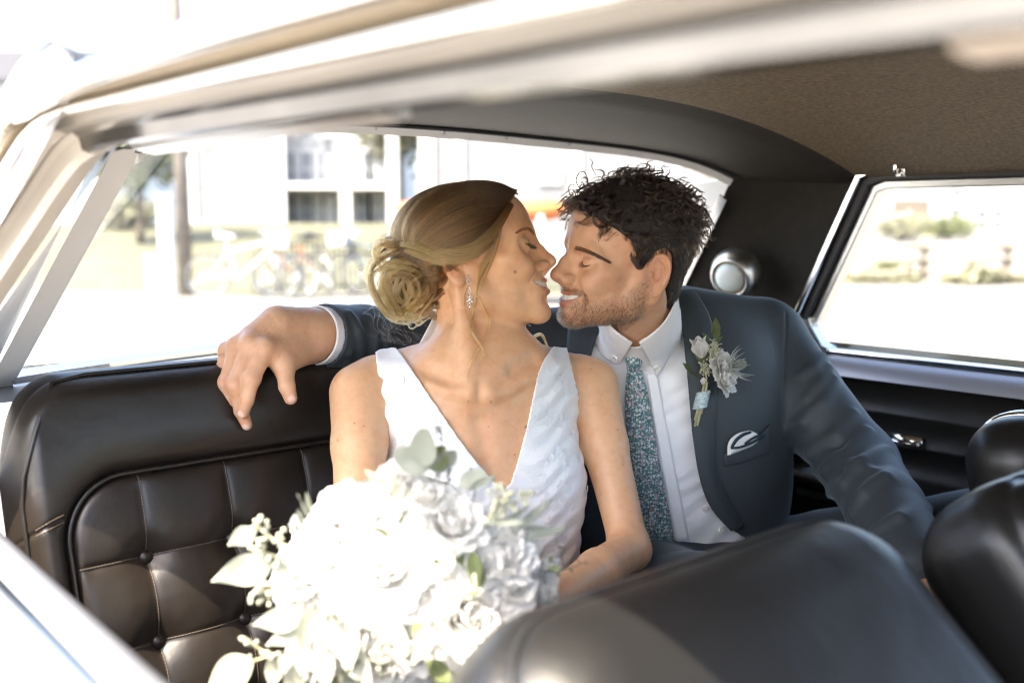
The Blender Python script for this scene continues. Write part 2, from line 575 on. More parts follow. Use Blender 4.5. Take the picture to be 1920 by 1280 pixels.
for s in (0.28, 0.40, 0.52, 0.64, 0.76):                                # little screws of the upper moulding
    c = np.array(top)[int(s*59)] - BX*0.010
    v, f = lathe([(0.0, 0.002), (0.003, 0.0016), (0.0042, 0)], 10)
    fr = np.stack([AX, np.cross(-BX, AX), -BX], 0)
    mesh('screw', v @ fr + c, f, M['satin'], rw)
# ---- C pillars (inside)
def c_pillar(sgn, t, s):
    c = 1.0275
    tw = -0.03 + 1.06*s
    bt, zt = win_top(c+0.585); bb_, zb = win_bot(c+0.6775)
    L1 = np.array((0.672, 0.975, 1.238))*(1-tw) + np.array((0.70, 1.125, 0.935))*tw
    L2 = np.array((0.590, bt, zt+0.012))*(1-tw) + np.array((0.6775, bb_, zb-0.006))*tw
    if sgn < 0: L1 = np.array((0.672, 1.00, 1.236))*(1-tw) + np.array((0.81, 1.29, 0.935))*tw
    if sgn < 0: L2 = L2 + np.array((0.034, -0.009, 0.0))
    q = L1*(1-t) + L2*t
    q[0] += 0.02*math.sin(math.pi*t)*(sgn > 0)
    return W(c + sgn*q[0], q[1], q[2])
surf(lambda x, y: c_pillar(1, x, y), 16, 16, 'pillar_trim', M['pillar_cloth'], car)
surf(lambda x, y: c_pillar(-1, x, y), 16, 16, 'pillar_trim', M['grey_trim'], car, flip=True)
strip([c_pillar(1, x, 0.02) for x in np.linspace(0.02, 1, 12)], 'welt_seam', M['rubber'], car, 0.006, 0.006, -AX, 0.002)
# outside quarter panels, grey
def c_out(sgn, t, s):
    c = 1.0275
    L1 = np.array((0.752, 0.905, 1.255))*(1-s) + np.array((0.84, 1.34, 0.92))*s
    L2 = np.array((0.72, 1.50, 1.235))*(1-s) + np.array((0.80, 1.85, 0.92))*s
    if sgn > 0: L1 = np.array((0.76, 1.02, 1.255))*(1-s) + np.array((0.80, 1.24, 0.92))*s
    q = L1*(1-t) + L2*t
    return W(c + sgn*q[0], q[1], q[2])
surf(lambda x, y: c_out(-1, x, y), 10, 10, 'quarter_panel', M['paint_grey'], car)
surf(lambda x, y: c_out(1, x, y), 10, 10, 'quarter_panel', M['paint_grey'], car)

# ---- dome lamp on the far pillar
lc = c_pillar(1, 0.60, 0.60)
e1 = c_pillar(1, 0.70, 0.60) - c_pillar(1, 0.50, 0.60); e1 /= np.linalg.norm(e1)
e2 = c_pillar(1, 0.60, 0.50) - c_pillar(1, 0.60, 0.70); e2 -= e1*e2.dot(e1); e2 /= np.linalg.norm(e2)
e3 = np.cross(e1, e2); e3 = e3 if e3.dot(-AX) > 0 else -e3
if True:
    az, bz_, zz = on_a(1381, 511, 1.66); lc = W(az, bz_, zz)
fr = np.stack([e1, e2, e3], 0)
v, f = lathe([(0.052, -0.008), (0.052, 0.008), (0.046, 0.024), (0.041, 0.034), (0.036, 0.036), (0.0345, 0.030)], 40)
dome = mesh('dome_lamp', v @ fr + lc, f, M['satin'], car)
v, f = lathe([(0.0345, 0.030), (0.034, 0.033), (0.0325, 0.033), (0.032, 0.029)], 40)
mesh('lamp_ring', v @ fr + lc, f, simple('brass_ring', (0.45, 0.33, 0.17), 0.3, 1.0), dome)
v, f = lathe([(0.032, 0.029), (0.030, 0.036), (0.022, 0.041), (0.012, 0.043), (0.0005, 0.0435)], 40)
mesh('lamp_lens', v @ fr + lc, f, M['lens'], dome)

# ---- coat hook above the far window
hk = W(*on_a(1690, 318, 1.66))
mb = MB()
mb.box(hk + ZX*0.010, (0.004, 0.008, 0.022), (AX, BX, ZX))
mb.tube(spline([hk + ZX*0.0, hk - AX*0.012 - ZX*0.008, hk - AX*0.020 - ZX*0.002, hk - AX*0.022 + ZX*0.010], 12), 0.0035, 8)
mb.tube([hk + ZX*0.022 - AX*0.004, hk + ZX*0.022 - AX*0.007], 0.004, 10)
mb.build('coat_hook', M['chrome'], car, bevel=0.001)

# ---- far side window: frame and glass
def far_pt(b, z, off=0.0): return W(1.70 + (1.23 - z)*0.10 + off, b, z)
win = [(-0.45, 1.228), (0.955, 1.232), (0.985, 1.222), (1.122, 0.962), (1.118, 0.945), (1.092, 0.905), (1.075, 0.899), (-0.45, 0.899)]
def poly_path(pts, r=6):
    return [np.array(p) for p in pts]
def frame_sweep(name, pts, w0, w1, out0, out1, mat, parent):
    """moulding between two offsets (w0..w1 outwards from the opening) and depths out0..out1 across"""
    pts = np.array(pts); n = len(pts)
    c = pts.mean(0)
    v = []; f = []
    nr = []
    for i in range(n):
        d1 = pts[i]-pts[i-1] if i else pts[1]-pts[0]
        d2 = pts[i+1]-pts[i] if i < n-1 else pts[i]-pts[i-1]
        d1 = d1/np.linalg.norm(d1); d2 = d2/np.linalg.norm(d2)
        n1 = np.array((-d1[1], d1[0])); n2 = np.array((-d2[1], d2[0]))
        m = n1+n2; m /= max(1e-6, m.dot(n1))
        nr.append(m)
    nr = np.array(nr)
    for i in range(n):
        for w, o in ((w0, out0), (w0, out1), (w1, out1), (w1, out0)):
            q = pts[i] + nr[i]*w
            v.append(far_pt(q[0], q[1], o))
    for i in range(n-1):
        for j in range(4):
            f.append((i*4+j, i*4+(j+1) % 4, (i+1)*4+(j+1) % 4, (i+1)*4+j))
    f += [(0, 1, 2, 3), tuple((n-1)*4 + j for j in (3, 2, 1, 0))]
    o = mesh(name, v, f, mat, parent, smooth=False)
    m = o.modifiers.new('bevel', 'BEVEL'); m.width = 0.002; m.segments = 2
    return o
up = win[:4]
fw = mesh('side_window', [far_pt(b, z, 0.03) for b, z in win], [tuple(range(len(win)))], M['glass'], car, smooth=False)
frame_sweep('window_frame', up, 0.009, 0.021, -0.022, 0.01, M['chrome'], fw)
frame_sweep('window_gasket', up, -0.007, 0.009, -0.012, 0.02, M['rubber'], fw)
frame_sweep('window_channel', up, -0.021, -0.007, 0.0, 0.035, M['satin'], fw)
frame_sweep('window_frame', win[3:7], -0.010, 0.012, -0.01, 0.02, M['satin'], fw)
frame_sweep('window_gasket', win[5:], -0.004, 0.006, -0.006, 0.03, M['chrome'], fw)
# ---- far door panel
pf = [(1.722, 0.893), (1.712, 0.890), (1.700, 0.882), (1.690, 0.868), (1.688, 0.861), (1.700, 0.858), (1.712, 0.845), (1.715, 0.80), (1.712, 0.797), (1.716, 0.794), (1.716, 0.745), (1.712, 0.742), (1.716, 0.739), (1.718, 0.69), (1.700, 0.680), (1.655, 0.676), (1.640, 0.665), (1.645, 0.650), (1.70, 0.640), (1.716, 0.62), (1.72, 0.30)]
def prof_sweep(name, prof, b0, b1, mat, parent, n=2, mirror=False):
    bs = np.linspace(b0, b1, n)
    v = np.array([[W((2.055-a) if mirror else a, b, z) for a, z in prof] for b in bs]).reshape(-1, 3)
    return mesh(name, v, grid_faces(n, len(prof)), mat, parent, smooth=False)
fd = prof_sweep('door_panel', pf[4:], -0.6, 1.35, M['panel_dark'], car)
prof_sweep('door_sill', pf[:5], -0.6, 1.35, simple('sill_trim', (0.34, 0.34, 0.38), 0.42, 0.5), fd)
mb = MB(); q = W(*on_a(1690, 826, 1.708))
mb.tube(spline([q + BX*0.03, q - AX*0.010 + BX*0.015, q - AX*0.013 - BX*0.01, q - BX*0.035 - ZX*0.003], 14), np.linspace(0.0045, 0.003, 14), 8)
mb.box(q + AX*0.004, (0.003, 0.038, 0.011)); mb.build('door_handle', M['chrome'], fd)
mb = MB(); mb.box((W(*on_a(1500, 917, 1.70)) + W(*on_a(1580, 941, 1.70)))/2, (0.004, 0.055, 0.0065)); mb.build('trim_strip', M['satin'], fd, bevel=0.001)
mb = MB(); q = W(*on_a(1836, 850, 1.70)); mb.tube([q, q - AX*0.03], 0.006, 10); mb.build('window_crank', M['chrome'], fd)
surf(lambda s, t: W(1.80 + 0.05*math.sin(math.pi*t), -0.6 + 3.4*s, 0.28 + 0.63*t), 12, 8, 'body_side', M['paint'], car)

M['channel'] = simple('channel_metal', (0.30, 0.298, 0.29), 0.14, 1.0, vary=0.15, scale=9)
# ---- near side: roof rail, door frame that turns down as a slanted pillar
def near_path(n=70):
    pts = [(-0.55, 1.202), (-0.2, 1.210), (0.2, 1.216), (0.6, 1.222), (0.88, 1.226)]
    cor = [(0.960, 1.226), (1.005, 1.221), (1.040, 1.204)]
    low = [(1.085, 1.155), (1.175, 1.045), (1.30, 0.87)]
    return spline(pts + cor + low, n)
NP = near_path()
tz = np.gradient(NP, axis=0); tz /= np.linalg.norm(tz, axis=1)[:, None]
NO = np.stack([-tz[:, 1], tz[:, 0]], 1)                                  # away from the opening, in (b, z)
tumb = -np.clip(1.226 - NP[:, 1], 0, 1)*0.45 * np.clip((NP[:, 0]-0.8)/0.15, 0, 1)
def near_band(name, prof, mat, parent, i0=0, i1=None, smooth=True, shift=0.0):
    i1 = i1 or len(NP)
    o = np.array([W(tumb[i] + shift, *NP[i]) for i in range(i0, i1)])
    bvec = np.array([BX*NO[i, 0] + ZX*NO[i, 1] for i in range(i0, i1)])
    avec = np.broadcast_to(AX, o.shape)
    v, f = sweep(prof, avec, bvec, o)
    return mesh(name, v, f, mat, parent, smooth=smooth)
i_k = int(np.argmax(NP[:, 0] > 0.99))
M['frame_paint_lit'] = simple('taupe_paint_lit', (0.52, 0.48, 0.42), 0.35, 0.0, vary=0.06, coat=0.2)  # paler copy of the frame paint, bounced sunlight put into the colour
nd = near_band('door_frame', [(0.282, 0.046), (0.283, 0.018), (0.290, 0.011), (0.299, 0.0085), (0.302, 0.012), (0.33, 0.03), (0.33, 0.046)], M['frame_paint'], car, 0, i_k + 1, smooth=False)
near_band('pillar_frame', [(0.282, 0.046), (0.283, 0.018), (0.290, 0.011), (0.299, 0.0085), (0.302, 0.012), (0.33, 0.03), (0.33, 0.046)], M['frame_paint_lit'], nd, i_k, smooth=False)
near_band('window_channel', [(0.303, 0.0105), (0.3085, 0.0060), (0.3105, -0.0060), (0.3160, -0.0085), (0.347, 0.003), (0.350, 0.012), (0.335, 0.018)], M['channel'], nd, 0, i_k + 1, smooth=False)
near_band('pillar_channel', [(0.303, 0.0105), (0.308, 0.0055), (0.314, -0.0065), (0.322, -0.0100), (0.347, 0.003), (0.350, 0.012), (0.335, 0.018)], M['frame_paint_lit'], nd, i_k, smooth=False)
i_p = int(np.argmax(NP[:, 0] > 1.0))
near_band('pillar_cover', [(0.284, 0.030), (0.276, 0.036), (0.272, 0.060), (0.274, 0.085), (0.290, 0.090), (0.32, 0.06)], M['frame_paint_lit'], nd, i_p)
near_band('frame_bead', [(0.281, 0.0215 + 0.004*math.sin(t)) if False else (0.2785 + 0.0055*math.cos(t), 0.021 + 0.0055*math.sin(t)) for t in np.linspace(0, 2*math.pi, 11)[:-1]], M['chrome'], nd)
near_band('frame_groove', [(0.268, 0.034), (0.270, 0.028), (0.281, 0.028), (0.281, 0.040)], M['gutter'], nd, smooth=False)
i_c = int(np.argmax(NP[:, 0] > 0.86))
# drip rail of the roof runs on rearwards
dp = spline([(-0.55, 1.240), (-0.2, 1.252), (0.2, 1.258), (0.55, 1.264), (0.82, 1.263), (1.03, 1.250), (1.4, 1.20), (1.7, 1.12)], 60)
o = np.array([W(0.0, *q) for q in dp]); tb = np.gradient(dp, axis=0); tb /= np.linalg.norm(tb, axis=1)[:, None]
upv = np.array([BX*-q[1] + ZX*q[0] for q in tb])
v, f = sweep([(0.246, 0.000), (0.247, -0.009), (0.252, -0.0125), (0.262, -0.012), (0.266, -0.006), (0.268, 0.0), (0.272, 0.010), (0.25, 0.006)], np.broadcast_to(AX, o.shape), upv, o)
mesh('drip_rail', v, f, M['chrome'], car)
v, f = sweep([(0.2662, -0.0065), (0.272, -0.004), (0.284, 0.000), (0.284, 0.012), (0.2725, 0.010)], np.broadcast_to(AX, o.shape), upv, o)
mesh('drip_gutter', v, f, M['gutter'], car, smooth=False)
# inner garnish moulding along the near roof edge, in lengths
def garnish(b0, b1, mat, prof, name='garnish_moulding'):
    bs = np.linspace(b0, b1, 14)
    o = np.array([W(0, b, 1.222) for b in bs])
    v, f = sweep(prof, np.broadcast_to(AX, o.shape), np.broadcast_to(ZX, o.shape), o)
    oo = mesh(name, v, f, mat, car, smooth=False)
    m = oo.modifiers.new('bevel', 'BEVEL'); m.width = 0.004; m.segments = 3
    return oo
garnish(0.555, 0.99, M['satin'], [(0.354, 0.02), (0.354, -0.001), (0.378, -0.0065), (0.386, -0.004), (0.392, 0.03)])
garnish(-0.5, 0.185, M['garnish'], [(0.352, 0.02), (0.352, -0.003), (0.372, -0.010), (0.392, -0.012), (0.402, 0.03)])
surf(lambda s, t: W(0.35 + 0.045*t, -0.5 + 1.5*s, 1.2245 + 0.022*t), 20, 4, 'rail_trim', M['pillar_cloth'], car)
# strip of lit metal along the near edge of the rear window
# ---- near door: sill and outer skin
sp = [(0.270, 0.70), (0.252, 0.800), (0.243, 0.835), (0.222, 0.850), (0.205, 0.852), (0.198, 0.846)]
sd = prof_sweep('door_sill', sp, -0.6, 1.4, simple('grey_sill', (0.36, 0.37, 0.40), 0.35, 0.4), car)
prof_sweep('sill_moulding', [(0.198, 0.846), (0.194, 0.856), (0.182, 0.857), (0.176, 0.848), (0.172, 0.838)], -0.6, 1.4, M['chrome'], sd)
prof_sweep('door_skin', [(0.172, 0.838), (0.150, 0.832), (0.135, 0.815), (0.128, 0.78), (0.11, 0.62), (0.12, 0.45), (0.16, 0.28)], -0.6, 2.8, M['paint'], car)
prof_sweep('door_panel', [(0.270, 0.70), (0.275, 0.3)], -0.6, 1.2, M['panel_dark'], car)
# floor, parcel shelf, boot lid, dashboard
mesh('floor_pan', [W(0.14, -1.0, 0.28), W(1.85, -1.0, 0.28), W(1.85, 2.8, 0.28), W(0.14, 2.8, 0.28)], [(0, 1, 2, 3)], M['carpet'], car)
def shelf(s, t):
    a = 0.30 + 1.46*s
    return W(a, 1.35 + 0.30*t, 0.926 + 0.004*t)
surf(shelf, 10, 6, 'parcel_shelf', simple('shelf_trim', (0.30, 0.30, 0.29), 0.4, 0.4), car)
surf(lambda s, t: W(0.24 + 1.58*s, 1.64 + 1.3*t, 0.935 - 0.08*t*t), 10, 10, 'boot_lid', M['paint'], car)
mb = MB(); mb.box(W(1.02, -0.95, 0.60), (0.75, 0.15, 0.22)); mb.build('dashboard', M['panel_dark'], car, bevel=0.05)

# ---- rear seat
SP0 = np.array((1.10, 0.42)); SP1 = np.array((1.245, 0.90)); ST = (SP1-SP0)/np.linalg.norm(SP1-SP0)
SN = np.array((-ST[1], ST[0]))                                           # towards the front of the car, in (b, z)
S_A0, S_A1 = 0.285, 1.76
def seat_prof(v):
    """front face up to v=.515, then a roll over the top"""
    if v < 0.532: return SP0 + ST*v, SN
    c = SP0 + ST*0.532 - SN*0.050; th = min((v-0.532)/0.050, 2.6)
    n = SN*math.cos(th) + ST*math.sin(th)
    return c + n*0.050, n
PA0, PA1, PV1, PR = 0.341, 1.715, 0.441, 0.075                            # tufted panel
COLS = [0.431 + 0.1135*i for i in range(12)]; ROWS = [0.335, 0.230, 0.125, 0.02]
def panel_sd(a, v):
    cx, cy = (PA0+PA1)/2, (PV1-0.5)/2
    qx = np.abs(a-cx) - ((PA1-PA0)/2-PR); qy = np.abs(v-cy) - ((PV1+0.5)/2-PR)
    return np.hypot(np.maximum(qx, 0), np.maximum(qy, 0)) + np.minimum(np.maximum(qx, qy), 0) - PR
def seat_disp(a, v):
    d = np.zeros_like(a)
    e = panel_sd(a, v)
    # border roll: a soft bolster around the panel
    edge = np.minimum(np.minimum(a-S_A0, S_A1-a), 0.57-v)
    d += 0.020*np.clip(1-np.exp(-np.clip(e, 0, 1)/0.030), 0, 1)*np.clip(np.clip(edge, 0, 1)/0.03, 0, 1)**0.5
    d -= 0.012*np.exp(-(e/0.006)**2)
    d -= 0.05*np.clip(1-(a-S_A0)/0.035, 0, 1)**2 + 0.05*np.clip(1-(S_A1-a)/0.035, 0, 1)**2
    ins = np.clip(-e/0.02, 0, 1)
    puff = 0.0075*np.clip(1-np.exp(e/0.05), 0, 1)
    cr = np.zeros_like(a)
    for c in COLS: cr = np.maximum(cr, np.exp(-np.abs(a-c)/0.0045)*0.0042 + np.exp(-((a-c)/0.024)**2)*0.0034)
    for r in ROWS: cr = np.maximum(cr, np.exp(-np.abs(v-r)/0.0045)*0.0042 + np.exp(-((v-r)/0.024)**2)*0.0034)
    bt = np.zeros_like(a)
    for j, r in enumerate(ROWS):
        for i, c in enumerate(COLS):
            rr = np.hypot(a-c, v-r)
            bt = np.maximum(bt, 0.013*np.exp(-(rr/0.021)**2) + 0.004*np.exp(-(rr/0.045)**2))
    d += ins*(puff - np.maximum(cr, 0)*np.where(v < PV1, 1, 0) - bt)
    d -= 0.004*np.exp(-((v-0.402)/0.004)**2)*(e > 0)*(a < PA0)
    return d
na, nv_ = 420, 190
av = np.linspace(S_A0, S_A1, na); vv = np.concatenate([np.linspace(0.0, 0.532, 150), np.linspace(0.532, 0.532+0.13, nv_-150+1)[1:]])
pr = [seat_prof(x) for x in vv]
pp = np.array([x[0] for x in pr]); pn = np.array([x[1] for x in pr])
AA, VV = np.meshgrid(av, vv, indexing='ij')
DD = seat_disp(AA, VV)
# the top corners round down
drop = 0.075*np.clip(1-(AA-S_A0)/0.085, 0, 1)**2.4 + 0.075*np.clip(1-(S_A1-AA)/0.085, 0, 1)**2.4
bz = pp[None] + pn[None]*DD[..., None]
bz = bz - drop[..., None]*np.clip((VV-0.35)/0.15, 0, 1)[..., None]*ST[None, None]
sv = (AX*AA[..., None] + BX*bz[..., 0:1] + ZX*bz[..., 1:2]).reshape(-1, 3)
rseat = mesh('rear_seat', sv, grid_faces(na, nv_), M['leather'], car)
def seat_pt(a, v, lift=0.0):
    p, n = seat_prof(v)
    d = float(seat_disp(np.array([float(a)]), np.array([float(v)]))[0]) + lift
    q = p + n*d
    dr = 0.075*max(0, 1-(a-S_A0)/0.085)**2.4 + 0.075*max(0, 1-(S_A1-a)/0.085)**2.4
    q = q - ST*dr*min(max((v-0.35)/0.15, 0), 1)
    return W(a, q[0], q[1])
btn_v, btn_f = lathe([(0.0085, -0.004), (0.0095, 0.0005), (0.0085, 0.004), (0.0055, 0.0062), (0.0005, 0.007)], 16)
n3 = BX*SN[0] + ZX*SN[1]; u3 = BX*ST[0] + ZX*ST[1]
btn_me = None
for r in ROWS[:3]:
    for c in COLS[:5]:
        o = mesh('button', btn_v @ np.stack([AX, u3, n3]) , btn_f, M['leather'], rseat) if btn_me is None else link('button', btn_me, rseat)
        btn_me = o.data
        o.location = Vector(seat_pt(c, r, 0.001))
def seam(pts, name, r=0.0016, mat=None):
    v, f = tube(np.array(pts), r, 6)
    return mesh(name, v, f, mat or M['leather'], rseat)
def stitches(pts, name='stitching', r=0.0007):
    pts = np.array(pts); mb = MB()
    L_ = np.concatenate([[0], np.cumsum(np.linalg.norm(np.diff(pts, axis=0), axis=1))])
    n = int(L_[-1]/0.0042)
    for i in range(n):
        s0, s1 = L_[-1]*(i+0.1)/n, L_[-1]*(i+0.85)/n
        q0 = [np.interp(s0, L_, pts[:, k]) for k in range(3)]; q1 = [np.interp(s1, L_, pts[:, k]) for k in range(3)]
        mb.tube([q0, q1], r, 4, caps=False)
    o = mb.build(name, M['thread'], rseat); o['kind'] = 'stuff'
    return o
wob = lambda v: 0.004*math.sin(v*38)
for c in COLS[:4]:
    vs = np.linspace(0.0, PV1-0.004, 90)
    stitches([seat_pt(c + 0.0012 + 0*v, v, 0.0012) for v in vs])
for r in ROWS[:3]:
    stitches([seat_pt(a, r + 0.0012, 0.0010) for a in np.linspace(PA0+0.004, 0.80, 110)])
th = np.linspace(math.pi, math.pi/2, 14)
arc = [(PA0+PR+PR*math.cos(t), PV1-PR+PR*math.sin(t)) for t in th]
pipe = [(PA0, v) for v in np.linspace(0.0, PV1-PR, 30)][:-1] + arc + [(a, PV1) for a in np.linspace(PA0+PR, 1.60, 60)][1:]
seam([seat_pt(a, v, 0.010) for a, v in pipe], 'piping', 0.0030)
outl = [(S_A0+0.012, v) for v in np.linspace(0.02, 0.46, 20)] + [(S_A0+0.016, 0.50), (S_A0+0.03, 0.53), (S_A0+0.06, 0.560)] + [(a, 0.565) for a in np.linspace(S_A0+0.10, 1.6, 50)]
seam([seat_pt(a, v, 0.003) for a, v in outl], 'piping', 0.0028)
stitches([seat_pt(a, 0.4065, 0.0014) for a in np.linspace(S_A0+0.02, PA0-0.004, 16)])
stitches([seat_pt(a, 0.3975, 0.0014) for a in np.linspace(S_A0+0.02, PA0-0.004, 16)])
def cushion(s, t):
    a = S_A0 + (S_A1-S_A0)*s; b = 1.16 - 0.60*t
    ed = min(1, (1-t)/0.12, s/0.05, (1-s)/0.05)
    return W(a, b, 0.38 + 0.06*t + 0.04*math.sqrt(max(0, 1-(1-ed)**2)))
surf(cushion, 40, 40, 'seat_cushion', M['leather'], car)
mesh('cushion_front', [W(S_A0, 0.56, 0.44), W(S_A1, 0.56, 0.44), W(S_A1, 0.58, 0.28), W(S_A0, 0.58, 0.28)], [(0, 1, 2, 3)], M['leather'], car)

# ---- front seats (soft rounded backs)
def rbox(p, c, h, r, R):
    q = (p - np.float32(c)) @ np.float32(R).T
    q = np.abs(q) - (np.float32(h) - r)
    return np.sqrt((np.maximum(q, 0)**2).sum(1)) + np.minimum(q.max(1), 0) - r
def seat_axes(lean, yaw=0.0):
    """rows: across, up along the back, thickness"""
    u = ZX*math.cos(lean) + BX*math.sin(lean)
    a = AX*math.cos(yaw) + BX*math.sin(yaw)
    t = np.cross(a, u)
    return np.stack([a, u, t])
FS_R = seat_axes(math.radians(48))
FS_C = W(0.630, 0.37, 0.672)
def f_front(p):
    d = rbox(p, FS_C, (0.258, 0.255, 0.100), 0.098, FS_R)
    q = (p - np.float32(FS_C)) @ np.float32(FS_R).T
    # welt groove round the edge of the face and a crease lower down
    d = d + 0.004*np.exp(-((q[:, 2] - 0.056)/0.006)**2)*(np.abs(q[:, 1]) < 0.24) + 0.006*np.exp(-((q[:, 1] + 0.05)/0.016)**2)*(q[:, 2] > 0)
    return d
v, q = sdf_mesh(f_front, FS_C-0.45, FS_C+0.45, 0.006)
fseat = mesh('front_seat', v, q, M['leather_front'], car)
def loop_on(f, fr, c, hw, hh, w, n, name, r, parent):
    """piping that follows a rounded rectangle at thickness w"""
    th = np.linspace(0, 2*math.pi, n)
    e = 0.42
    pts = np.stack([hw*np.sign(np.cos(th))*np.abs(np.cos(th))**e, hh*np.sign(np.sin(th))*np.abs(np.sin(th))**e, np.full(n, w)], 1)
    p = c + pts @ fr
    for _ in range(6):
        g, d = grad(f, p, 0.002)
        p = p - g*d[:, None]
    v, fa = tube(p, r, 6, caps=False)
    return mesh(name, v, fa, M['leather_front'], parent)
loop_on(f_front, FS_R, FS_C, 0.240, 0.236, 0.058, 160, 'piping', 0.0042, fseat)
DS_R = seat_axes(math.radians(40)); DS_C = W(1.235, 0.300, 0.685)
def f_driver(p):
    d = rbox(p, DS_C, (0.300, 0.245, 0.085), 0.070, DS_R)
    q = (p - np.float32(DS_C)) @ np.float32(DS_R).T
    return d + 0.004*np.exp(-((q[:, 2] - 0.050)/0.006)**2)*(np.abs(q[:, 1]) < 0.235)
v, q = sdf_mesh(f_driver, DS_C-0.45, DS_C+0.45, 0.006)
dseat = mesh('front_seat', v, q, M['leather_front'], car)
loop_on(f_driver, DS_R, DS_C, 0.285, 0.228, 0.050, 160, 'piping', 0.0042, dseat)
HR_R = seat_axes(math.radians(12)); HR_C = W(1.385, 0.515, 0.832)
def f_head(p): return rbox(p, HR_C, (0.165, 0.078, 0.062), 0.058, HR_R)
v, q = sdf_mesh(f_head, HR_C-0.25, HR_C+0.25, 0.005)
hrest = mesh('headrest', v, q, M['leather_front'], dseat)
for off in (-0.093, -0.078):
    th = np.linspace(0, 2*math.pi, 60)
    p = HR_C + np.stack([np.full(60, off), 0.07*np.cos(th), 0.055*np.sin(th)], 1) @ HR_R
    for _ in range(6):
        g, d = grad(f_head, p, 0.002); g = g - np.outer(g @ HR_R[0], HR_R[0]); p = p - g*d[:, None]
    v, fa = tube(p, 0.0048, 8, caps=False)
    mesh('trim_band', v, fa, M['chrome'], dseat)
mb = MB(); mb.tube([HR_C - HR_R[1]*0.06, HR_C - HR_R[1]*0.22], 0.008, 10); mb.build('headrest_post', M['chrome'], dseat)
for c0 in (0.60, 1.235):
    mb = MB(); mb.box(W(c0, 0.12, 0.45), (0.29, 0.27, 0.07)); mb.build('front_cushion', M['leather_front'], car, bevel=0.04)
# ================================================================== outside the car
M['asphalt'] = simple('pale_asphalt', (0.165, 0.155, 0.14), 0.85, vary=0.12, scale=3, bumps=0.3, bscale=60)
M['lawn'] = simple('dry_lawn', (0.085, 0.082, 0.045), 0.9, vary=0.3, scale=1.2, bumps=0.5, bscale=40)
M['white_wood'] = simple('white_paint_wood', (0.55, 0.55, 0.555), 0.5, vary=0.04, scale=3)
M['shingle'] = simple('grey_shingle', (0.16, 0.16, 0.165), 0.8, vary=0.12, scale=5, bumps=0.2, bscale=20)
M['roofing'] = simple('roof_shingle', (0.036, 0.036, 0.04), 0.85, vary=0.2, scale=4)
M['pale_siding'] = simple('pale_siding', (0.36, 0.36, 0.37), 0.6, vary=0.05, scale=2)
M['pane_dark'] = simple('dark_glass_pane', (0.05, 0.055, 0.065), 0.1)  # near-black glass for the windows of the white house
M['pane'] = simple('flare_lifted_pane', (0.17, 0.19, 0.22), 0.08, spec=0.6)  # base colour lifted to paint in the flare over the panes
M['pole'] = simple('weathered_pole', (0.165, 0.14, 0.115), 0.85, vary=0.25, scale=6)
M['bark'] = simple('bark', (0.10, 0.075, 0.05), 0.9, vary=0.2)
M['leaf_bg'] = simple('tree_leaf', (0.115, 0.13, 0.06), 0.6, vary=0.4, scale=0.7)
M['leaf_bg2'] = simple('shrub_leaf', (0.19, 0.185, 0.115), 0.6, vary=0.4, scale=0.9)
M['dark_iron'] = simple('dark_iron', (0.035, 0.035, 0.04), 0.5, 0.6)
M['taupe'] = simple('taupe_boards', (0.125, 0.10, 0.078), 0.7, vary=0.1)
M['rail_wood'] = simple('bleached_rail', (0.21, 0.18, 0.14), 0.85, vary=0.2, scale=4)

def GZ(x, y):
    """height of the ground: flat lot, then a bank that climbs behind it on the left"""
    t = np.clip((y-16.4)/14.0, 0, 1); s = t*t*(3-2*t)
    r = np.clip((y-22)/30.0, 0, 1)
    m = 1/(1+np.exp((x-0.5)*1.2))
    return 1.12*s*m + 0.6*r*(1-m)
gx = np.concatenate([np.linspace(-400, -40, 10)[:-1], np.linspace(-40, 60, 101), np.linspace(60, 500, 12)[1:]])
gy = np.concatenate([np.linspace(-300, -20, 8)[:-1], np.linspace(-20, 70, 91), np.linspace(70, 900, 14)[1:]])
GXX, GYY = np.meshgrid(gx, gy, indexing='ij')
gv = np.stack([GXX, GYY, GZ(GXX, GYY)], -1).reshape(-1, 3)
g = mesh('ground', gv, grid_faces(len(gx), len(gy)), M['asphalt']); g['kind'] = 'structure'
# lawn sheet just above the ground, its near edge cutting diagonally
lu = np.linspace(0, 1, 60); lv = np.linspace(0, 1, 40)
def lawn_pt(u, v):
    x = -32 + 33.5*u
    y0 = 19.0 - 3.2*np.clip((x+14)/10, 0, 1) + 0.25*math.sin(x*2.1)
    y = y0 + (46-y0)*v
    return (x, y, float(GZ(x, y)) + 0.012)
lw = mesh('lawn', [lawn_pt(u, v) for u in lu for v in lv], grid_faces(60, 40), M['lawn']); lw['kind'] = 'structure'
ap = mesh('bounce_slab', [W(a, b, 0.006) for a, b in ((-7, -8), (0.2, -8), (0.2, 7), (-7, 7))], [(0, 1, 2, 3)], simple('bounce_slab_pale', (0.545, 0.525, 0.495), 0.9, vary=0.06, scale=2, bumps=0.2, bscale=50)); ap['kind'] = 'structure'  # unseen pale slab, added to bounce sunlight into the cabin
def B(px, py, d):
    return P(px, py, d)
def gp(px, d):
    """ground point under pixel column px at depth d"""
    p = P(px, 418, d); p[2] = float(GZ(p[0], p[1])); return p

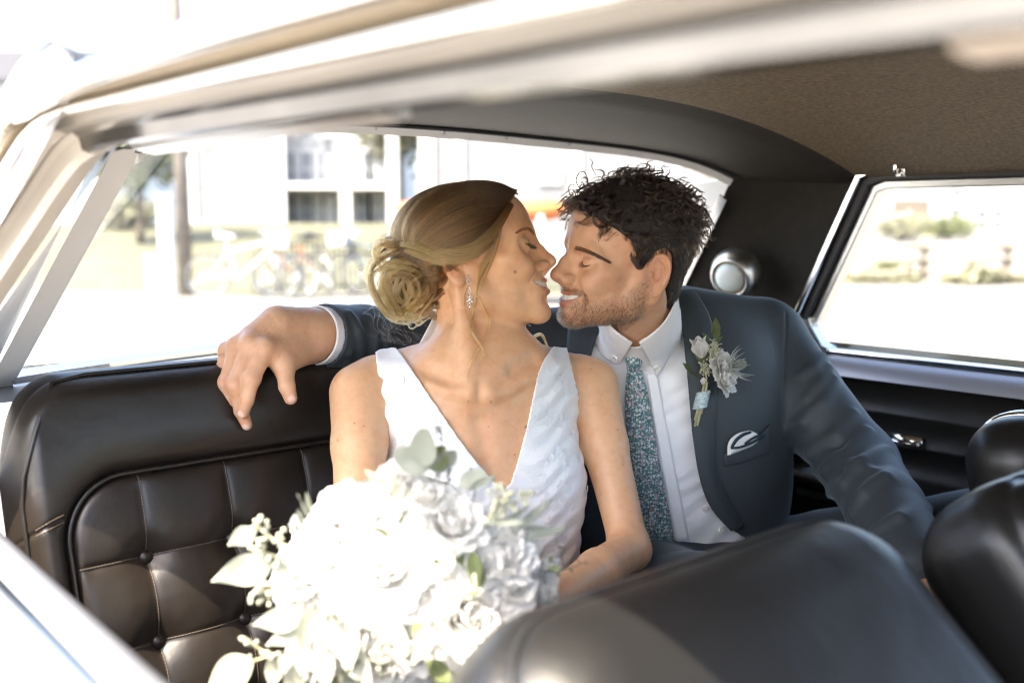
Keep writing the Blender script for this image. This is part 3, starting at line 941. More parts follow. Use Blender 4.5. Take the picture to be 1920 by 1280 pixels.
XA, YA = np.array((1.0, 0, 0)), np.array((0, 1.0, 0))
WAX = (XA, YA, ZX)
def house(name, label, x0, x1, y, depth, z0, z1, wall, group=None):
    h = thing(name, label, 'house', ((x0+x1)/2, y, z0), group)
    mb = MB(); mb.box(((x0+x1)/2, y+depth/2, (z0+z1)/2), ((x1-x0)/2, depth/2, (z1-z0)/2), WAX)
    w = mb.build('wall', wall, h, smooth=False)
    return h, w
def siding(parent, x0, x1, y, z0, z1, step, mat):
    mb = MB()
    z = z0
    while z < z1:
        mb.add([(x0, y-0.002, z+step), (x1, y-0.002, z+step), (x1, y-0.03, z), (x0, y-0.03, z), (x0, y, z), (x1, y, z)], [(0, 1, 2, 3), (3, 2, 5, 4)])
        z += step
    o = mb.build('siding', mat, parent, smooth=False); o['kind'] = 'stuff'
def window(h, cx, cz, w, hh, y, mat=None):
    mb = MB()
    for sx in (-1, 1): mb.box((cx+sx*w/2, y-0.05, cz), (0.06, 0.05, hh/2+0.06), WAX)
    for sz in (-1, 1): mb.box((cx, y-0.05, cz+sz*hh/2), (w/2+0.06, 0.052, 0.06), WAX)
    mb.box((cx, y-0.045, cz), (w/2, 0.02, 0.025), WAX); mb.box((cx, y-0.045, cz), (0.025, 0.021, hh/2), WAX)
    f = mb.build('window', M['white_wood'], h, smooth=False)
    p = MB(); p.box((cx, y-0.02, cz), (w/2, 0.012, hh/2), WAX); p.build('pane', mat or M['pane'], f, smooth=False)
def roof(h, x0, x1, y, depth, z, rise, mat, over=0.3):
    ym = y+depth/2
    v = [(x0-over, y-over, z-0.1), (x1+over, y-over, z-0.1), (x1+over, ym, z+rise), (x0-over, ym, z+rise), (x0-over, y+depth+over, z-0.1), (x1+over, y+depth+over, z-0.1)]
    v2 = [(a, b, c-0.15) for a, b, c in v]
    f = [(0, 1, 2, 3), (3, 2, 5, 4), (7, 6, 9, 8), (8, 9, 10, 11)[::-1] if False else (9, 8, 10, 11), (0, 6, 7, 1), (1, 7, 8, 2), (2, 8, 11, 5), (0, 3, 9, 6), (3, 4, 10, 9), (4, 5, 11, 10)]
    o = mesh('roof', v+v2, f, mat, h, smooth=False)
    return o
def Xp(px, d): return (px-960)/FPX*d
def Zp(py, d): return float(P(960, py, d)[2])
# grey shingled house end, then the long house with the porch, then the pale building
d = 33.0
yv = lambda d: float(P(960, 418, d)[1])
y = yv(d)
hA, wA = house('shingled_house', 'pale grey shingled house wall with white corner boards behind the lawn', Xp(362, d), Xp(516, d), y, 7, 0.9, 6.4, M['shingle'])
siding(hA, Xp(362, d)+0.01, Xp(516, d)-0.01, y, 1.05, 6.2, 0.19, M['shingle'])
roof(hA, Xp(362, d), Xp(516, d), y, 7, 6.4, 2.2, M['roofing'])
for px in (364, 518):
    mb = MB(); mb.box((Xp(px, d), y-0.04, 3.65), (0.13, 0.06, 2.75), WAX); mb.build('corner_board', M['white_wood'], hA, smooth=False)
mb = MB(); mb.box((Xp(440, d), y-0.06, 1.0), (1.4, 0.08, 0.14), WAX); mb.build('skirting_board', M['white_wood'], hA, smooth=False)
d = 34.4; y = yv(d)
hB, wB = house('porch_house', 'long pale house with dark windows and white porch posts beside the shingled wall', Xp(522, d), Xp(740, d), y, 8, 0.9, 7.4, M['white_wood'])
roof(hB, Xp(522, d), Xp(740, d), y, 8, 7.4, 2.6, M['roofing'])
for px in (545, 578, 612, 628, 680, 708):
    for py, hh in ((318, 1.25), (392, 1.15), (232, 1.2)):
        window(hB, Xp(px, d), Zp(py, d), 0.42 if px in (612, 628) else 0.52, hh, y)
mb = MB(); mb.box((Xp(632, d), y-0.9, Zp(352, d)), (Xp(740, d)-Xp(632, d), 0.9, 0.10), WAX)
pb = mb.build('porch_deck', M['white_wood'], hB, smooth=False)
for px in (528, 650, 738):
    mb = MB(); mb.box((Xp(px, d-1.7), y-1.72, 4.0), (0.17, 0.15, 3.1), WAX); mb.build('porch_post', M['white_wood'], hB, smooth=False)
d = 27.0; y = yv(d)
hC, wC = house('boat_shed', 'broad pale grey building with white corner posts behind the couple', Xp(798, d), Xp(1320, d), y, 9, 0.3, 7.0, M['shingle'])
siding(hC, Xp(800, d), Xp(1318, d), y, 0.6, 6.9, 0.17, M['shingle'])
roof(hC, Xp(798, d), Xp(1320, d), y, 9, 7.0, 2.5, M['roofing'])
for px in (802, 862, 1080, 1318):
    mb = MB(); mb.box((Xp(px, d), y-0.05, 3.6), (0.19 if px == 802 else 0.12, 0.07, 3.3), WAX); mb.build('corner_post', M['white_wood'], hC, smooth=False)
for px in (1030, 1250): window(hC, Xp(px, d), Zp(322, d), 0.5, 0.55, y)
# house with dormer, upper left
d = 44.0; y = yv(d)
hD, wD = house('dormer_house', 'white house with a grey roof and a small gabled dormer seen over the car roof', Xp(-160, d), Xp(215, d), y, 9, 0.9, Zp(150, d), M['white_wood'])
zt = Zp(150, d)
roof(hD, Xp(-160, d), Xp(215, d), y, 9, zt, 1.9, M['roofing'])
dm = MB(); dx0, dx1 = Xp(72, d), Xp(140, d); zc = Zp(108, d); zp_ = Zp(80, d)
dm.add([(dx0, y+0.5, zt-0.3), (dx1, y+0.5, zt-0.3), (dx1, y+0.5, zc), ((dx0+dx1)/2, y+0.5, zp_), (dx0, y+0.5, zc), (dx0, y+3.5, zt-0.3), (dx1, y+3.5, zt-0.3), (dx1, y+3.5, zc), ((dx0+dx1)/2, y+3.5, zp_), (dx0, y+3.5, zc)], [(0, 1, 2, 3, 4), (0, 4, 9, 5), (1, 6, 7, 2)])
dob = dm.build('dormer', M['white_wood'], hD, smooth=False)
mesh('dormer_roof', [(dx0-0.15, y+0.3, zc-0.08), ((dx0+dx1)/2, y+0.3, zp_+0.06), (dx1+0.15, y+0.3, zc-0.08), (dx0-0.15, y+4, zc-0.08), ((dx0+dx1)/2, y+4, zp_+0.06), (dx1+0.15, y+4, zc-0.08)], [(0, 1, 4, 3), (1, 2, 5, 4)], M['roofing'], dob, smooth=False)
window(hD, Xp(92, d), Zp(126, d), 0.45, 0.75, y+0.5); window(hD, Xp(121, d), Zp(126, d), 0.45, 0.75, y+0.5)
window(hD, Xp(20, d), Zp(190, d), 0.6, 1.1, y)
# right-hand house across the lot
d = 52.0; y = yv(d)
hE, wE = house('white_house', 'white house with brown garage doors across the lot, seen through the far side window', Xp(1560, d), Xp(1985, d), y, 10, 0.3, 5.6, M['pale_siding'])
roof(hE, Xp(1560, d), Xp(1985, d), y, 10, 5.6, 3.0, M['roofing'])
for px in (1706,):
    gd = MB(); gd.box((Xp(px, d), y-0.05, Zp(412, d)), (0.95, 0.05, 1.05), WAX); go = gd.build('garage_door', M['taupe'], hE, smooth=False)
    for k in range(5):
        mb = MB(); mb.box((Xp(px, d), y-0.115, Zp(412, d)-0.84+0.42*k), (0.93, 0.012, 0.19), WAX); mb.build('panel', M['taupe'], go, smooth=False)
for px, py in ((1648, 400), (1648, 424), (1790, 408), (1840, 412), (1870, 412), (1690, 352), (1790, 352)):
    window(hE, Xp(px, d), Zp(py, d), 0.75 if px > 1700 else 0.5, 1.15 if px > 1700 else 0.42, y, M['pane_dark'])

# ---- posts, pole
def post(name, label, cat, px, d, z1, r, mat, square=False, group=None):
    b = gp(px, d)
    t = thing(name, label, cat, b, group)
    mb = MB()
    if square:
        mb.box((b[0], b[1], b[2]+z1/2), (r, r, z1/2), WAX); o = mb.build('shaft', mat, t, smooth=False)
        m2 = MB(); m2.box((b[0], b[1], b[2]+z1+0.02), (r*1.3, r*1.3, 0.025), WAX); m2.build('cap', mat, t, smooth=False)
    else:
        mb.tube([b, b + ZX*z1*0.5, b + ZX*z1], [r, r*0.9, r*0.75], 14); mb.build('shaft', mat, t)
    return t, b
tp, b = post('utility_pole', 'brown wooden utility pole standing at the edge of the lawn', 'pole', 344, 15.6, 8.2, 0.115, M['pole'])
mb = MB(); mb.box((b[0], b[1]-0.1, 7.6), (0.9, 0.05, 0.06), WAX); mb.build('cross_arm', M['pole'], tp, smooth=False)
mb = MB(); mb.box((b[0]+0.16, b[1]-0.06, 4.05), (0.05, 0.05, 0.12), WAX); mb.build('bracket', simple('orange_paint', (0.6, 0.14, 0.03), 0.5), tp, smooth=False)
post('gate_post', 'thick white square post standing just left of the utility pole', 'post', 311, 14.4, 1.50, 0.085, M['white_wood'], True)
post('marker_post', 'short white marker post at the lawn edge, left of the thick post', 'post', 279, 15.0, 0.62, 0.05, M['white_wood'], True)

# ---- picket railing behind the bicycles
d = 16.1
rl = thing('bike_railing', 'low dark iron railing behind the parked bicycles', 'railing', gp(590, d))
x0, x1 = Xp(470, d), Xp(760, d); yy = yv(d)
zb = float(GZ(x0, yy))
bar_me = None
for i in range(30):
    x = x0 + (x1-x0)*i/29
    if bar_me is None:
        mb = MB(); mb.box((0, 0, 0.43), (0.009, 0.009, 0.43), WAX); o = mb.build('bar', M['dark_iron'], rl, smooth=False); bar_me = o.data
    else: o = link('bar', bar_me, rl)
    o.location = Vector((x, yy, zb)) - rl.location
for z in (0.12, 0.80):
    mb = MB(); mb.box(((x0+x1)/2, yy, zb+z), ((x1-x0)/2, 0.014, 0.016), WAX); mb.build('rail', M['dark_iron'], rl, smooth=False)

# ---- bicycles
def bicycle(px, d, yaw, frame_mat, label, basket=False, seat_mat=None):
    b = gp(px, d)
    t = thing('bicycle', label, 'bicycle', b, 'bicycles parked by the railing')
    ca, sa = math.cos(yaw), math.sin(yaw)
    def T(x, y, z): return np.array((b[0] + ca*x - sa*y, b[1] + sa*x + ca*y, b[2] + z))
    for xx in (-0.52, 0.52):
        th = np.linspace(0, 2*math.pi, 37)
        v, f = tube([T(xx + 0.33*math.cos(q), 0, 0.345 + 0.33*math.sin(q)) for q in th], 0.019, 6, False)
        w = mesh('wheel', v, f, M['rubber'], t)
        v, f = tube([T(xx + 0.305*math.cos(q), 0, 0.345 + 0.305*math.sin(q)) for q in th], 0.010, 6, False)
        mesh('rim', v, f, M['chrome'], w)
        mb = MB()
        for k in range(14):
            q = k*math.pi/7; mb.tube([T(xx, 0.02*(-1)**k, 0.345), T(xx+0.3*math.cos(q), 0, 0.345+0.3*math.sin(q))], 0.002, 3, False)
        mb.tube([T(xx, -0.04, 0.345), T(xx, 0.04, 0.345)], 0.02, 8)
        o = mb.build('spokes', M['chrome'], w); o['kind'] = 'stuff'
    mb = MB()
    bb, st, hd = T(-0.08, 0, 0.31), T(-0.22, 0, 0.80), T(0.36, 0, 0.86)
    hd2 = T(0.40, 0, 0.72)
    for p0, p1, r in ((bb, st, .016), (bb, hd2, .018), (T(-0.19, 0, .72), hd, .016), (T(-.52, 0.03, .345), bb, .01), (T(-.52, .03, .345), T(-.19, 0, .72), .009), (hd, hd2, .019), (hd2, T(.52, .03, .345), .012)):
        mb.tube([p0, p1], r, 8)
    mb.build('frame', frame_mat, t)
    mb = MB(); mb.tube(spline([T(.30, -.29, 1.0), T(.40, -.2, 1.03), T(.40, 0, 1.0), T(.40, .2, 1.03), T(.30, .29, 1.0)], 20), .012, 8); mb.tube([hd, T(.385, 0, 1.0)], .012, 8)
    mb.build('handlebar', M['chrome'], t)
    mb = MB(); mb.tube([st, T(-.24, 0, .92)], .012, 8); mb.tube(spline([T(-.37, 0, .95), T(-.28, 0, .955), T(-.16, 0, .94), T(-.09, 0, .935)], 10), [.075, .085, .06, .04, .035, .03, .028, .025, .022, .018], 10)
    mb.build('saddle', seat_mat or M['rubber'], t)
    mb = MB(); mb.tube([T(-.08, -.06, .31), T(-.08, .06, .31)], .05, 12); mb.tube([T(-.08, .06, .31), T(.03, .07, .20)], .009, 6); mb.tube([T(-.08, -.06, .31), T(-.19, -.07, .42)], .009, 6)
    mb.build('crank', M['satin'], t)
    if basket:
        mb = MB(); mb.box(T(.55, 0, .88), (.14, .17, .11), (np.array((ca, sa, 0)), np.array((-sa, ca, 0)), ZX)); mb.build('basket', M['white_wood'], t, bevel=0.02)
    return t
bicycle(452, 15.0, 0.15, simple('white_frame', (0.75, 0.75, 0.74), 0.3), 'white bicycle with a front basket, nearest the pole', True, M['white_wood'])
bicycle(545, 15.3, 2.6, simple('orange_frame', (0.30, 0.06, 0.012), 0.4), 'orange bicycle leaning in the middle of the row by the railing')
bicycle(618, 15.2, 0.5, simple('black_frame', (0.03, 0.03, 0.035), 0.35), 'black bicycle behind the bride\'s hair by the railing')
bicycle(700, 15.4, 2.9, simple('pale_frame', (0.12, 0.17, 0.19), 0.35), 'pale blue bicycle at the right end of the railing', True)

# ---- orange kayak on a rack, white car behind the couple
d = 17.0
kx0, kx1 = Xp(735, d), Xp(1075, d); ky = yv(d); kz = Zp(398, d)
n = 31; s = np.linspace(-1, 1, n)
wid = 0.31*np.clip(1-np.abs(s)**2.4, 0, 1)**0.7 + 0.004
kv = []
for i in range(n):
    for k in range(16):
        q = k*2*math.pi/16
        kv.append(((kx0+kx1)/2 + s[i]*(kx1-kx0)/2, ky + wid[i]*math.cos(q), kz + 0.16*s[i]**4*0.6 + (0.17*math.sin(q))*min(1, wid[i]/0.2)))
kt = thing('kayak', 'long orange kayak lying on a rack behind the couple', 'kayak', ((kx0+kx1)/2, ky, kz-0.17))
mesh('hull', kv, [(i*16+j, i*16+(j+1) % 16, (i+1)*16+(j+1) % 16, (i+1)*16+j) for i in range(n-1) for j in range(16)] + [tuple(range(16))[::-1], tuple((n-1)*16+j for j in range(16))], simple('orange_hull', (0.50, 0.11, 0.025), 0.45), kt)
v, f = tube([((kx0+kx1)/2 + 0.42*math.cos(q), ky + 0.2*math.sin(q), kz + 0.165) for q in np.linspace(0, 2*math.pi, 25)], 0.018, 6, False)
mesh('cockpit_rim', v, f, M['rubber'], kt)
rk = thing('kayak_rack', 'white timber rack that carries the orange kayak', 'rack', ((kx0+kx1)/2, ky, float(GZ(0, ky))))
for px in (800, 1012):
    mb = MB(); x = Xp(px, d); mb.box((x, ky+0.45, (kz-0.2)/2+0.1), (0.05, 0.05, (kz-0.1)/2), WAX); mb.box((x, ky-0.45, (kz-0.2)/2+0.1), (0.05, 0.05, (kz-0.1)/2), WAX); mb.box((x, ky, kz-0.22), (0.045, 0.55, 0.04), WAX)
    mb.build('rack_frame', M['white_wood'], rk, smooth=False)
d = 14.3
cx, cy = Xp(1010, d), yv(d)
rb = thing('rowboat', 'white rowboat with a blue stripe on low trestles between the couple\'s faces', 'boat', (cx, cy, 0))
n = 33; s = np.linspace(-1, 1, n); bv = []
for t_ in s:
    w_ = 0.62*(1-abs(t_)**2.6)**0.6 + 0.02; k0 = 0.34 + 0.28*abs(t_)**3; top_ = 0.90 + 0.14*t_*t_
    for q_ in np.linspace(-math.pi/2, math.pi/2, 15):
        bv.append((cx + t_*2.1, cy + w_*math.sin(q_), top_ - (top_-k0)*max(0, math.cos(q_))**0.6))
hull = mesh('hull', bv, grid_faces(n, 15), simple('white_hull', (0.60, 0.62, 0.63), 0.35), rb)
md_ = hull.modifiers.new('thickness', 'SOLIDIFY'); md_.thickness = 0.03
v, f = tube([(cx + t_*2.1, cy - (0.62*(1-abs(t_)**2.6)**0.6 + 0.035), 0.80 + 0.14*t_*t_) for t_ in s], 0.05, 6)
mesh('stripe', v, f, simple('blue_stripe', (0.08, 0.22, 0.40), 0.4), rb)
for t_ in (-0.4, 0.0, 0.4):
    mb = MB(); mb.box((cx + t_*2.1, cy, 0.84), (0.12, 0.52, 0.015), WAX); mb.build('thwart', M['pole'], rb, smooth=False)
for t_ in (-0.5, 0.5):
    mb = MB(); mb.box((cx + t_*2.1, cy, 0.30), (0.05, 0.45, 0.05), WAX); mb.box((cx + t_*2.1, cy-0.35, 0.13), (0.04, 0.04, 0.13), WAX); mb.box((cx + t_*2.1, cy+0.35, 0.13), (0.04, 0.04, 0.13), WAX); mb.build('trestle', M['pole'], rb, smooth=False)

# ---- split-rail fence beyond the far window
d = 19.0
fn = thing('rail_fence', 'bleached split-rail fence along the edge of the lot, seen through the far side window', 'fence', gp(1735, d))
y = yv(d)
pxs = [1430, 1590, 1737, 1893, 2050]
for k, px in enumerate(pxs):
    b = gp(px, d); mb = MB(); mb.box((b[0], b[1], b[2]+0.42), (0.075, 0.07, 0.44), WAX); mb.build('post', M['rail_wood'], fn, smooth=False, bevel=0.01)
    if k < len(pxs)-1:
        b2 = gp(pxs[k+1], d)
        for z in (0.20, 0.45, 0.70):
            mb = MB(); mb.tube([b + ZX*(z+0.03*math.sin(k*3+z*9)) - YA*0.09, (b+b2)/2 + ZX*(z-0.01) - YA*0.085, b2 + ZX*(z+0.02*math.cos(k*5+z*7)) - YA*0.09], 0.055, 7); mb.build('rail', M['rail_wood'], fn)

# ---- trees and shrubs
def foliage(name, c, r, n, size, mat, parent, seed):
    g = np.random.default_rng(seed)
    u = g.normal(size=(n, 3)); u /= np.linalg.norm(u, axis=1)[:, None]
    rad = g.uniform(0.35, 1.0, n)**0.6
    lump = 0.75 + 0.35*np.sin(u[:, 0]*5+seed)*np.sin(u[:, 1]*4+1)*np.sin(u[:, 2]*6+2) + 0.15*g.normal(size=n)
    p = c + u*rad[:, None]*lump[:, None]*np.asarray(r)
    a = g.normal(size=(n, 3)); a /= np.linalg.norm(a, axis=1)[:, None]
    b = np.cross(a, g.normal(size=(n, 3))); b /= np.linalg.norm(b, axis=1)[:, None]
    s = size*g.uniform(0.6, 1.3, n)[:, None]
    v = np.stack([p - a*s, p + b*s*0.5, p + a*s, p - b*s*0.5], 1).reshape(-1, 3)
    f = np.arange(4*n).reshape(-1, 4)
    o = mesh(name, v, f, mat, parent, smooth=False)
    return o
def tree(label, px, d, h, r, seed, mat, name='broadleaf_tree', cat='tree'):
    b = gp(px, d)
    t = thing(name, label, cat, b)
    mb = MB(); g = random.Random(seed)
    mb.tube(spline([b, b+ZX*h*0.3+XA*0.05, b+ZX*h*0.6], 8), np.linspace(0.04*h, 0.02*h, 8)*0.6, 8)
    for k in range(5):
        q = b + ZX*h*(0.3+0.07*k); an = g.uniform(0, 6.28)
        mb.tube(spline([q, q + np.array((math.cos(an)*r*0.4, math.sin(an)*r*0.4, h*0.12)), q + np.array((math.cos(an)*r*0.75, math.sin(an)*r*0.75, h*0.25))], 6), np.linspace(0.012*h, 0.004*h, 6), 6)
    mb.build('trunk', M['bark'], t)
    foliage('crown', b + ZX*h*0.62, (r, r, h*0.40), 3200, 0.16, mat, t, seed)
tree('spreading green tree behind the left window strip of the car', 262, 24, 4.4, 1.5, 3, M['leaf_bg'])
tree('tall green tree between the porch house and the pale building', 748, 34, 6.6, 1.9, 5, M['leaf_bg2'])
tree('dark green tree close against the porch house', 712, 41, 8.0, 1.8, 8, M['leaf_bg'])
def shrub(label, px, d, r, h, seed, mat):
    b = gp(px, d); t = thing('shrub', label, 'shrub', b)
    mb = MB()
    for k in range(4): mb.tube([b, b + np.array((math.cos(k*1.7)*r*0.4, math.sin(k*1.7)*r*0.4, h*0.6))], 0.02, 5)
    mb.build('stem', M['bark'], t); foliage('foliage', b + ZX*h*0.5, (r, r*0.7, h*0.55), 1500, 0.10, mat, t, seed)
shrub('rounded shrub in front of the white house garage', 1690, 40, 1.5, 1.2, 11, M['leaf_bg2'])
shrub('wide low shrub between the garage and the right windows', 1770, 42, 1.9, 1.1, 12, M['leaf_bg'])
shrub('dry tuft of shrub at the foot of the fence post', 1835, 18.4, 0.42, 0.34, 13, M['leaf_bg2'])
shrub('small dark shrub under the fence rails', 1670, 19.5, 0.6, 0.32, 14, M['leaf_bg'])
wd_ = []
for k_, (px_, r_) in enumerate(((1600, .3), (1640, .34), (1700, .45), (1790, .3), (1880, .4), (1930, .5))):
    o_ = foliage('weeds', gp(px_, 18.7) + ZX*0.08, (r_, 0.2, 0.13), 420, 0.06, M['leaf_bg2'], None, 40 + k_); wd_.append(o_)
bmw = bmesh.new()
for o_ in wd_: bmw.from_mesh(o_.data)
bmw.to_mesh(wd_[0].data); bmw.free()
for o_ in wd_[1:]: bpy.data.objects.remove(o_)
tag(wd_[0], 'dry weeds and grass growing along the foot of the rail fence', 'weeds', kind='stuff')
shrub('pale hedge shrub at the foot of the shingled wall', 235, 27, 1.2, 0.9, 15, M['leaf_bg2'])
# ================================================================== heads (local millimetres: x forward, y to the person's left, z up)
def head_axes(az, pitch, roll):
    az, pitch, roll = map(math.radians, (az, pitch, roll))
    f = math.cos(pitch)*(math.cos(az)*CR + math.sin(az)*CF) + math.sin(pitch)*CU
    l = np.cross(CU, f); l /= np.linalg.norm(l)
    u = np.cross(f, l)
    l2 = math.cos(roll)*l - math.sin(roll)*u
    u2 = math.cos(roll)*u + math.sin(roll)*l
    return np.stack([f, l2, u2])

class Head:
    def __init__(s, o, axes, scale, male):
        s.o = np.asarray(o, float); s.R = np.asarray(axes); s.k = scale/1000.0; s.male = male
    def loc(s, p): return (((np.asarray(p, np.float32) - s.o.astype(np.float32)) @ s.R.T.astype(np.float32))/np.float32(s.k)).astype(np.float32)
    def wor(s, q): return s.o + (np.asarray(q, float)*s.k) @ s.R

def smile_z(y, k): return k*np.minimum(np.abs(y), 30)**2

def lip_pts(male):
    """centre lines of the lips on the y >= 0 side, corner to middle: (x, y, z, radius)"""
    if male:
        up = [(79.0, 30, -43.0, 1.3), (88.5, 22.5, -44.6, 2.0), (97.2, 11.5, -46.6, 2.3), (100.8, 4.5, -46.0, 2.6), (100.8, 0, -46.6, 2.4)]
        lo = [(79.0, 30, -44.2, 1.4), (88.5, 22.0, -55.0, 3.0), (96.6, 11.5, -61.0, 4.9), (99.4, 0, -62.6, 5.6)]
    else:
        up = [(77.5, 29, -41.5, 1.3), (87.0, 21.5, -43.0, 1.9), (96.0, 11.5, -45.2, 2.8), (99.4, 4.5, -45.2, 3.1), (99.4, 0, -45.8, 2.9)]
        lo = [(77.5, 29, -42.6, 1.4), (88.2, 21.0, -52.6, 2.8), (96.2, 11.5, -58.6, 4.5), (98.6, 0, -60.6, 5.2)]
    return up, lo

def lash_pts(male):
    """the closed lids meet here, inner corner to outer corner, on the ball of the eye"""
    e, r = EYE[male]
    yz = [(20.5, 3.5), (26, 0.2), (34, -1.8), (40, -0.8), (43.5, 1.0)] if male else [(20.5, 3.0), (26, 0.5), (34, 0.5), (40, 3.0), (43.5, 5.5)]
    return [(e[0] + math.sqrt(max(r*r - (y-e[1])**2 - (z-e[2])**2, 9)), y, z) for y, z in yz]
EYE = {True: ((75.5, 32, 4.5), 14.0), False: ((81.0, 32, 7.0), 14.0)}

def head_sdf(q, male):
    x, y, z = q[:, 0], q[:, 1], q[:, 2]
    ya = np.abs(y)
    a = np.stack([x, ya, z], 1)
    if male:
        d = ell(a, (-6, 0, 44), (87, 73, 78))
        d = smin(d, ell(a, (40, 0, 45), (62, 60, 58)), 22)
        d = smin(d, ell(a, (43, 0, -20), (47, 56, 68)), 20)
        d = smin(d, cap(a, (15, 47, -52), (78, 13, -78), 12.5, 12.5), 20)
        d = smin(d, cap(a, (8, 57, -12), (16, 49, -53), 13, 14), 18)
        d = smin(d, ell(a, (86, 0, -80), (14.5, 19, 14)), 14)
        d = smin(d, cap(a, (96, 8, 24), (84, 38, 20), 7.8, 5.5), 16)
        d = smin(d, ell(a, (60, 47, -12), (20, 16, 13)), 18)
        d = smin(d, ell(a, (74, 35, -25), (17, 17, 16)), 14)
        eye, er = EYE[True]
        d = smax(d, -ell(a, (104, 27, 6.0), (21, 15.5, 10.5)), 9)
        d = smin(d, chain(a, [(76, 47, 17), (71, 51, 6), (72, 50, -5)], [4.5, 4.5, 5.0]), 12)
    else:
        d = ell(a, (0, 0, 39), (84, 69, 69))
        d = smin(d, ell(a, (42, 0, 44), (58, 57, 53)), 22)
        d = smin(d, ell(a, (44, 0, -20), (47, 53, 68)), 20)
        d = smin(d, cap(a, (14, 44, -55), (76, 9, -86), 11.5, 12), 22)
        d = smin(d, cap(a, (8, 54, -12), (15, 45, -54), 12, 12.5), 18)
        d = smin(d, ell(a, (84, 0, -88.5), (14, 15, 13)), 13)
        d = smin(d, cap(a, (93, 8, 27), (84, 37, 29), 6.5, 4.5), 16)
        d = smin(d, ell(a, (60, 46, -10), (20, 16, 14)), 18)
        d = smin(d, ell(a, (76, 34, -23), (17, 17, 16)), 14)
        eye, er = EYE[False]
        d = smax(d, -ell(a, (110, 26, 10.0), (21, 15.0, 11.0)), 10)
        d = smin(d, chain(a, [(79, 46, 22), (74, 50, 9), (74, 49, -4)], [4.5, 4.5, 5.0]), 13)
    # mouth barrel above and below
    d = smin(d, ell(a, (79, 0, -46), (19.5, 30, 20)), 14)
    d = smin(d, ell(a, (80, 0, -66), (17.0, 26, 18)), 12)
    # lids
    d = smin(d, sph(a, eye, er), 5)
    lp = np.array(lash_pts(male))
    cz = lp + (np.array([(0.5, 0, 7.5), (0.8, 0, 10.5), (0.0, 0, 12.0), (-1.5, 1, 10.5), (-3, 1.5, 7.0)]) if male else np.array([(1.5, 0, 9.0), (1.6, 0, 12.5), (0.6, 0, 14.0), (-1.0, 1, 12.0), (-3, 1.5, 8.0)]))
    d = smax(d, -chain(a, cz[:4], [0.2, 0.6, 0.6, 0.2]), 4.5)
    d = smin(d, chain(a, lp - np.array((0.7, 0, 0)), [0.7, 1.25, 1.35, 1.2, 0.7]), 2.4)
    d = smax(d, -chain(a, lp + np.array((0.9, 0, -1.9)), [0.25, 0.45, 0.45, 0.4, 0.25]), 1.6)
    # nose
    if male:
        d = smin(d, chain(a, [(83, 0, 10), (88, 0, -4), (95, 0, -21)], [9.0, 11.0, 13.0], 5), 9)
        d = smin(d, chain(a, [(92, 0, 22), (94.5, 0, 12), (104.5, 0, -3), (112.5, 0, -18)], [6.5, 6.2, 7.2, 8.4], 5), 8)
        d = smin(d, ell(a, (112.5, 0, -22.5), (11.5, 10.5, 9.5)), 6)
        d = smin(d, ell(a, (101.0, 13.2, -26), (11.5, 5.8, 7.6)), 4.5)
        d = smax(d, -cap(a, (93, 21.5, -20), (96, 20.5, -30), 1.2, 1.2), 3.5)
        d = smax(d, -ell(a, (107, 7.0, -34.0), (6.5, 3.6, 5.0)), 2.0)
        d = smin(d, cap(a, (110, 0, -29), (99, 0, -37), 4.5, 4.5), 3)
    else:
        d = smin(d, chain(a, [(86, 0, 8), (90, 0, -4), (95, 0, -20)], [7.5, 9.0, 11.0], 5), 9)
        d = smin(d, chain(a, [(96, 0, 22), (98.2, 0, 11), (103.5, 0, -2), (112.0, 0, -17.5)], [6.0, 5.2, 5.6, 6.8], 5), 8)
        d = smin(d, ell(a, (112.0, 0, -22), (10.0, 9.0, 8.2)), 6)
        d = smin(d, ell(a, (101.5, 11.6, -26), (10.5, 5.3, 7.0)), 4.5)
        d = smax(d, -cap(a, (94, 18.5, -21), (97, 17.5, -29), 1.5, 1.5), 4)
        d = smax(d, -ell(a, (106.5, 6.4, -33), (6.0, 3.2, 4.6)), 2.0)
        d = smin(d, cap(a, (109, 0, -28.5), (99, 0, -36), 4.0, 4.0), 3)
    # fold from the nose wing round the mouth
    nf = chain(a, [(94, 22, -26), (89, 31, -36), (81, 37, -47)], [0.9, 1.2, 1.0])
    d = smax(d, -nf, 6.0 if male else 3.0)
    # open smile: slot first, then lips round it
    b = np.stack([x, ya, z - smile_z(y, 0.0115)], 1)
    sh = 4.9 if male else 4.3
    r2 = np.sqrt((y/(29.5 if male else 28.5))**2 + ((b[:, 2] + (54.0 if male else 53.0))/sh)**2)
    slot = np.maximum((r2 - 1)*sh, 71 - x)
    d = smax(d, -slot, 1.8)
    up, lo = lip_pts(male)
    d = smin(d, chain(a, [c[:3] for c in up], [c[3] for c in up], 1.5), 2.8)
    d = smin(d, chain(a, [c[:3] for c in lo], [c[3] for c in lo], 1.5), 3.4)
    if not male: d = smax(d, -cap(a, (102.5, 0, -73.0), (95, 14, -72), 2.4, 1.6), 9)
    e = ear_sdf(a, male)
    return smin(d, e, 5)

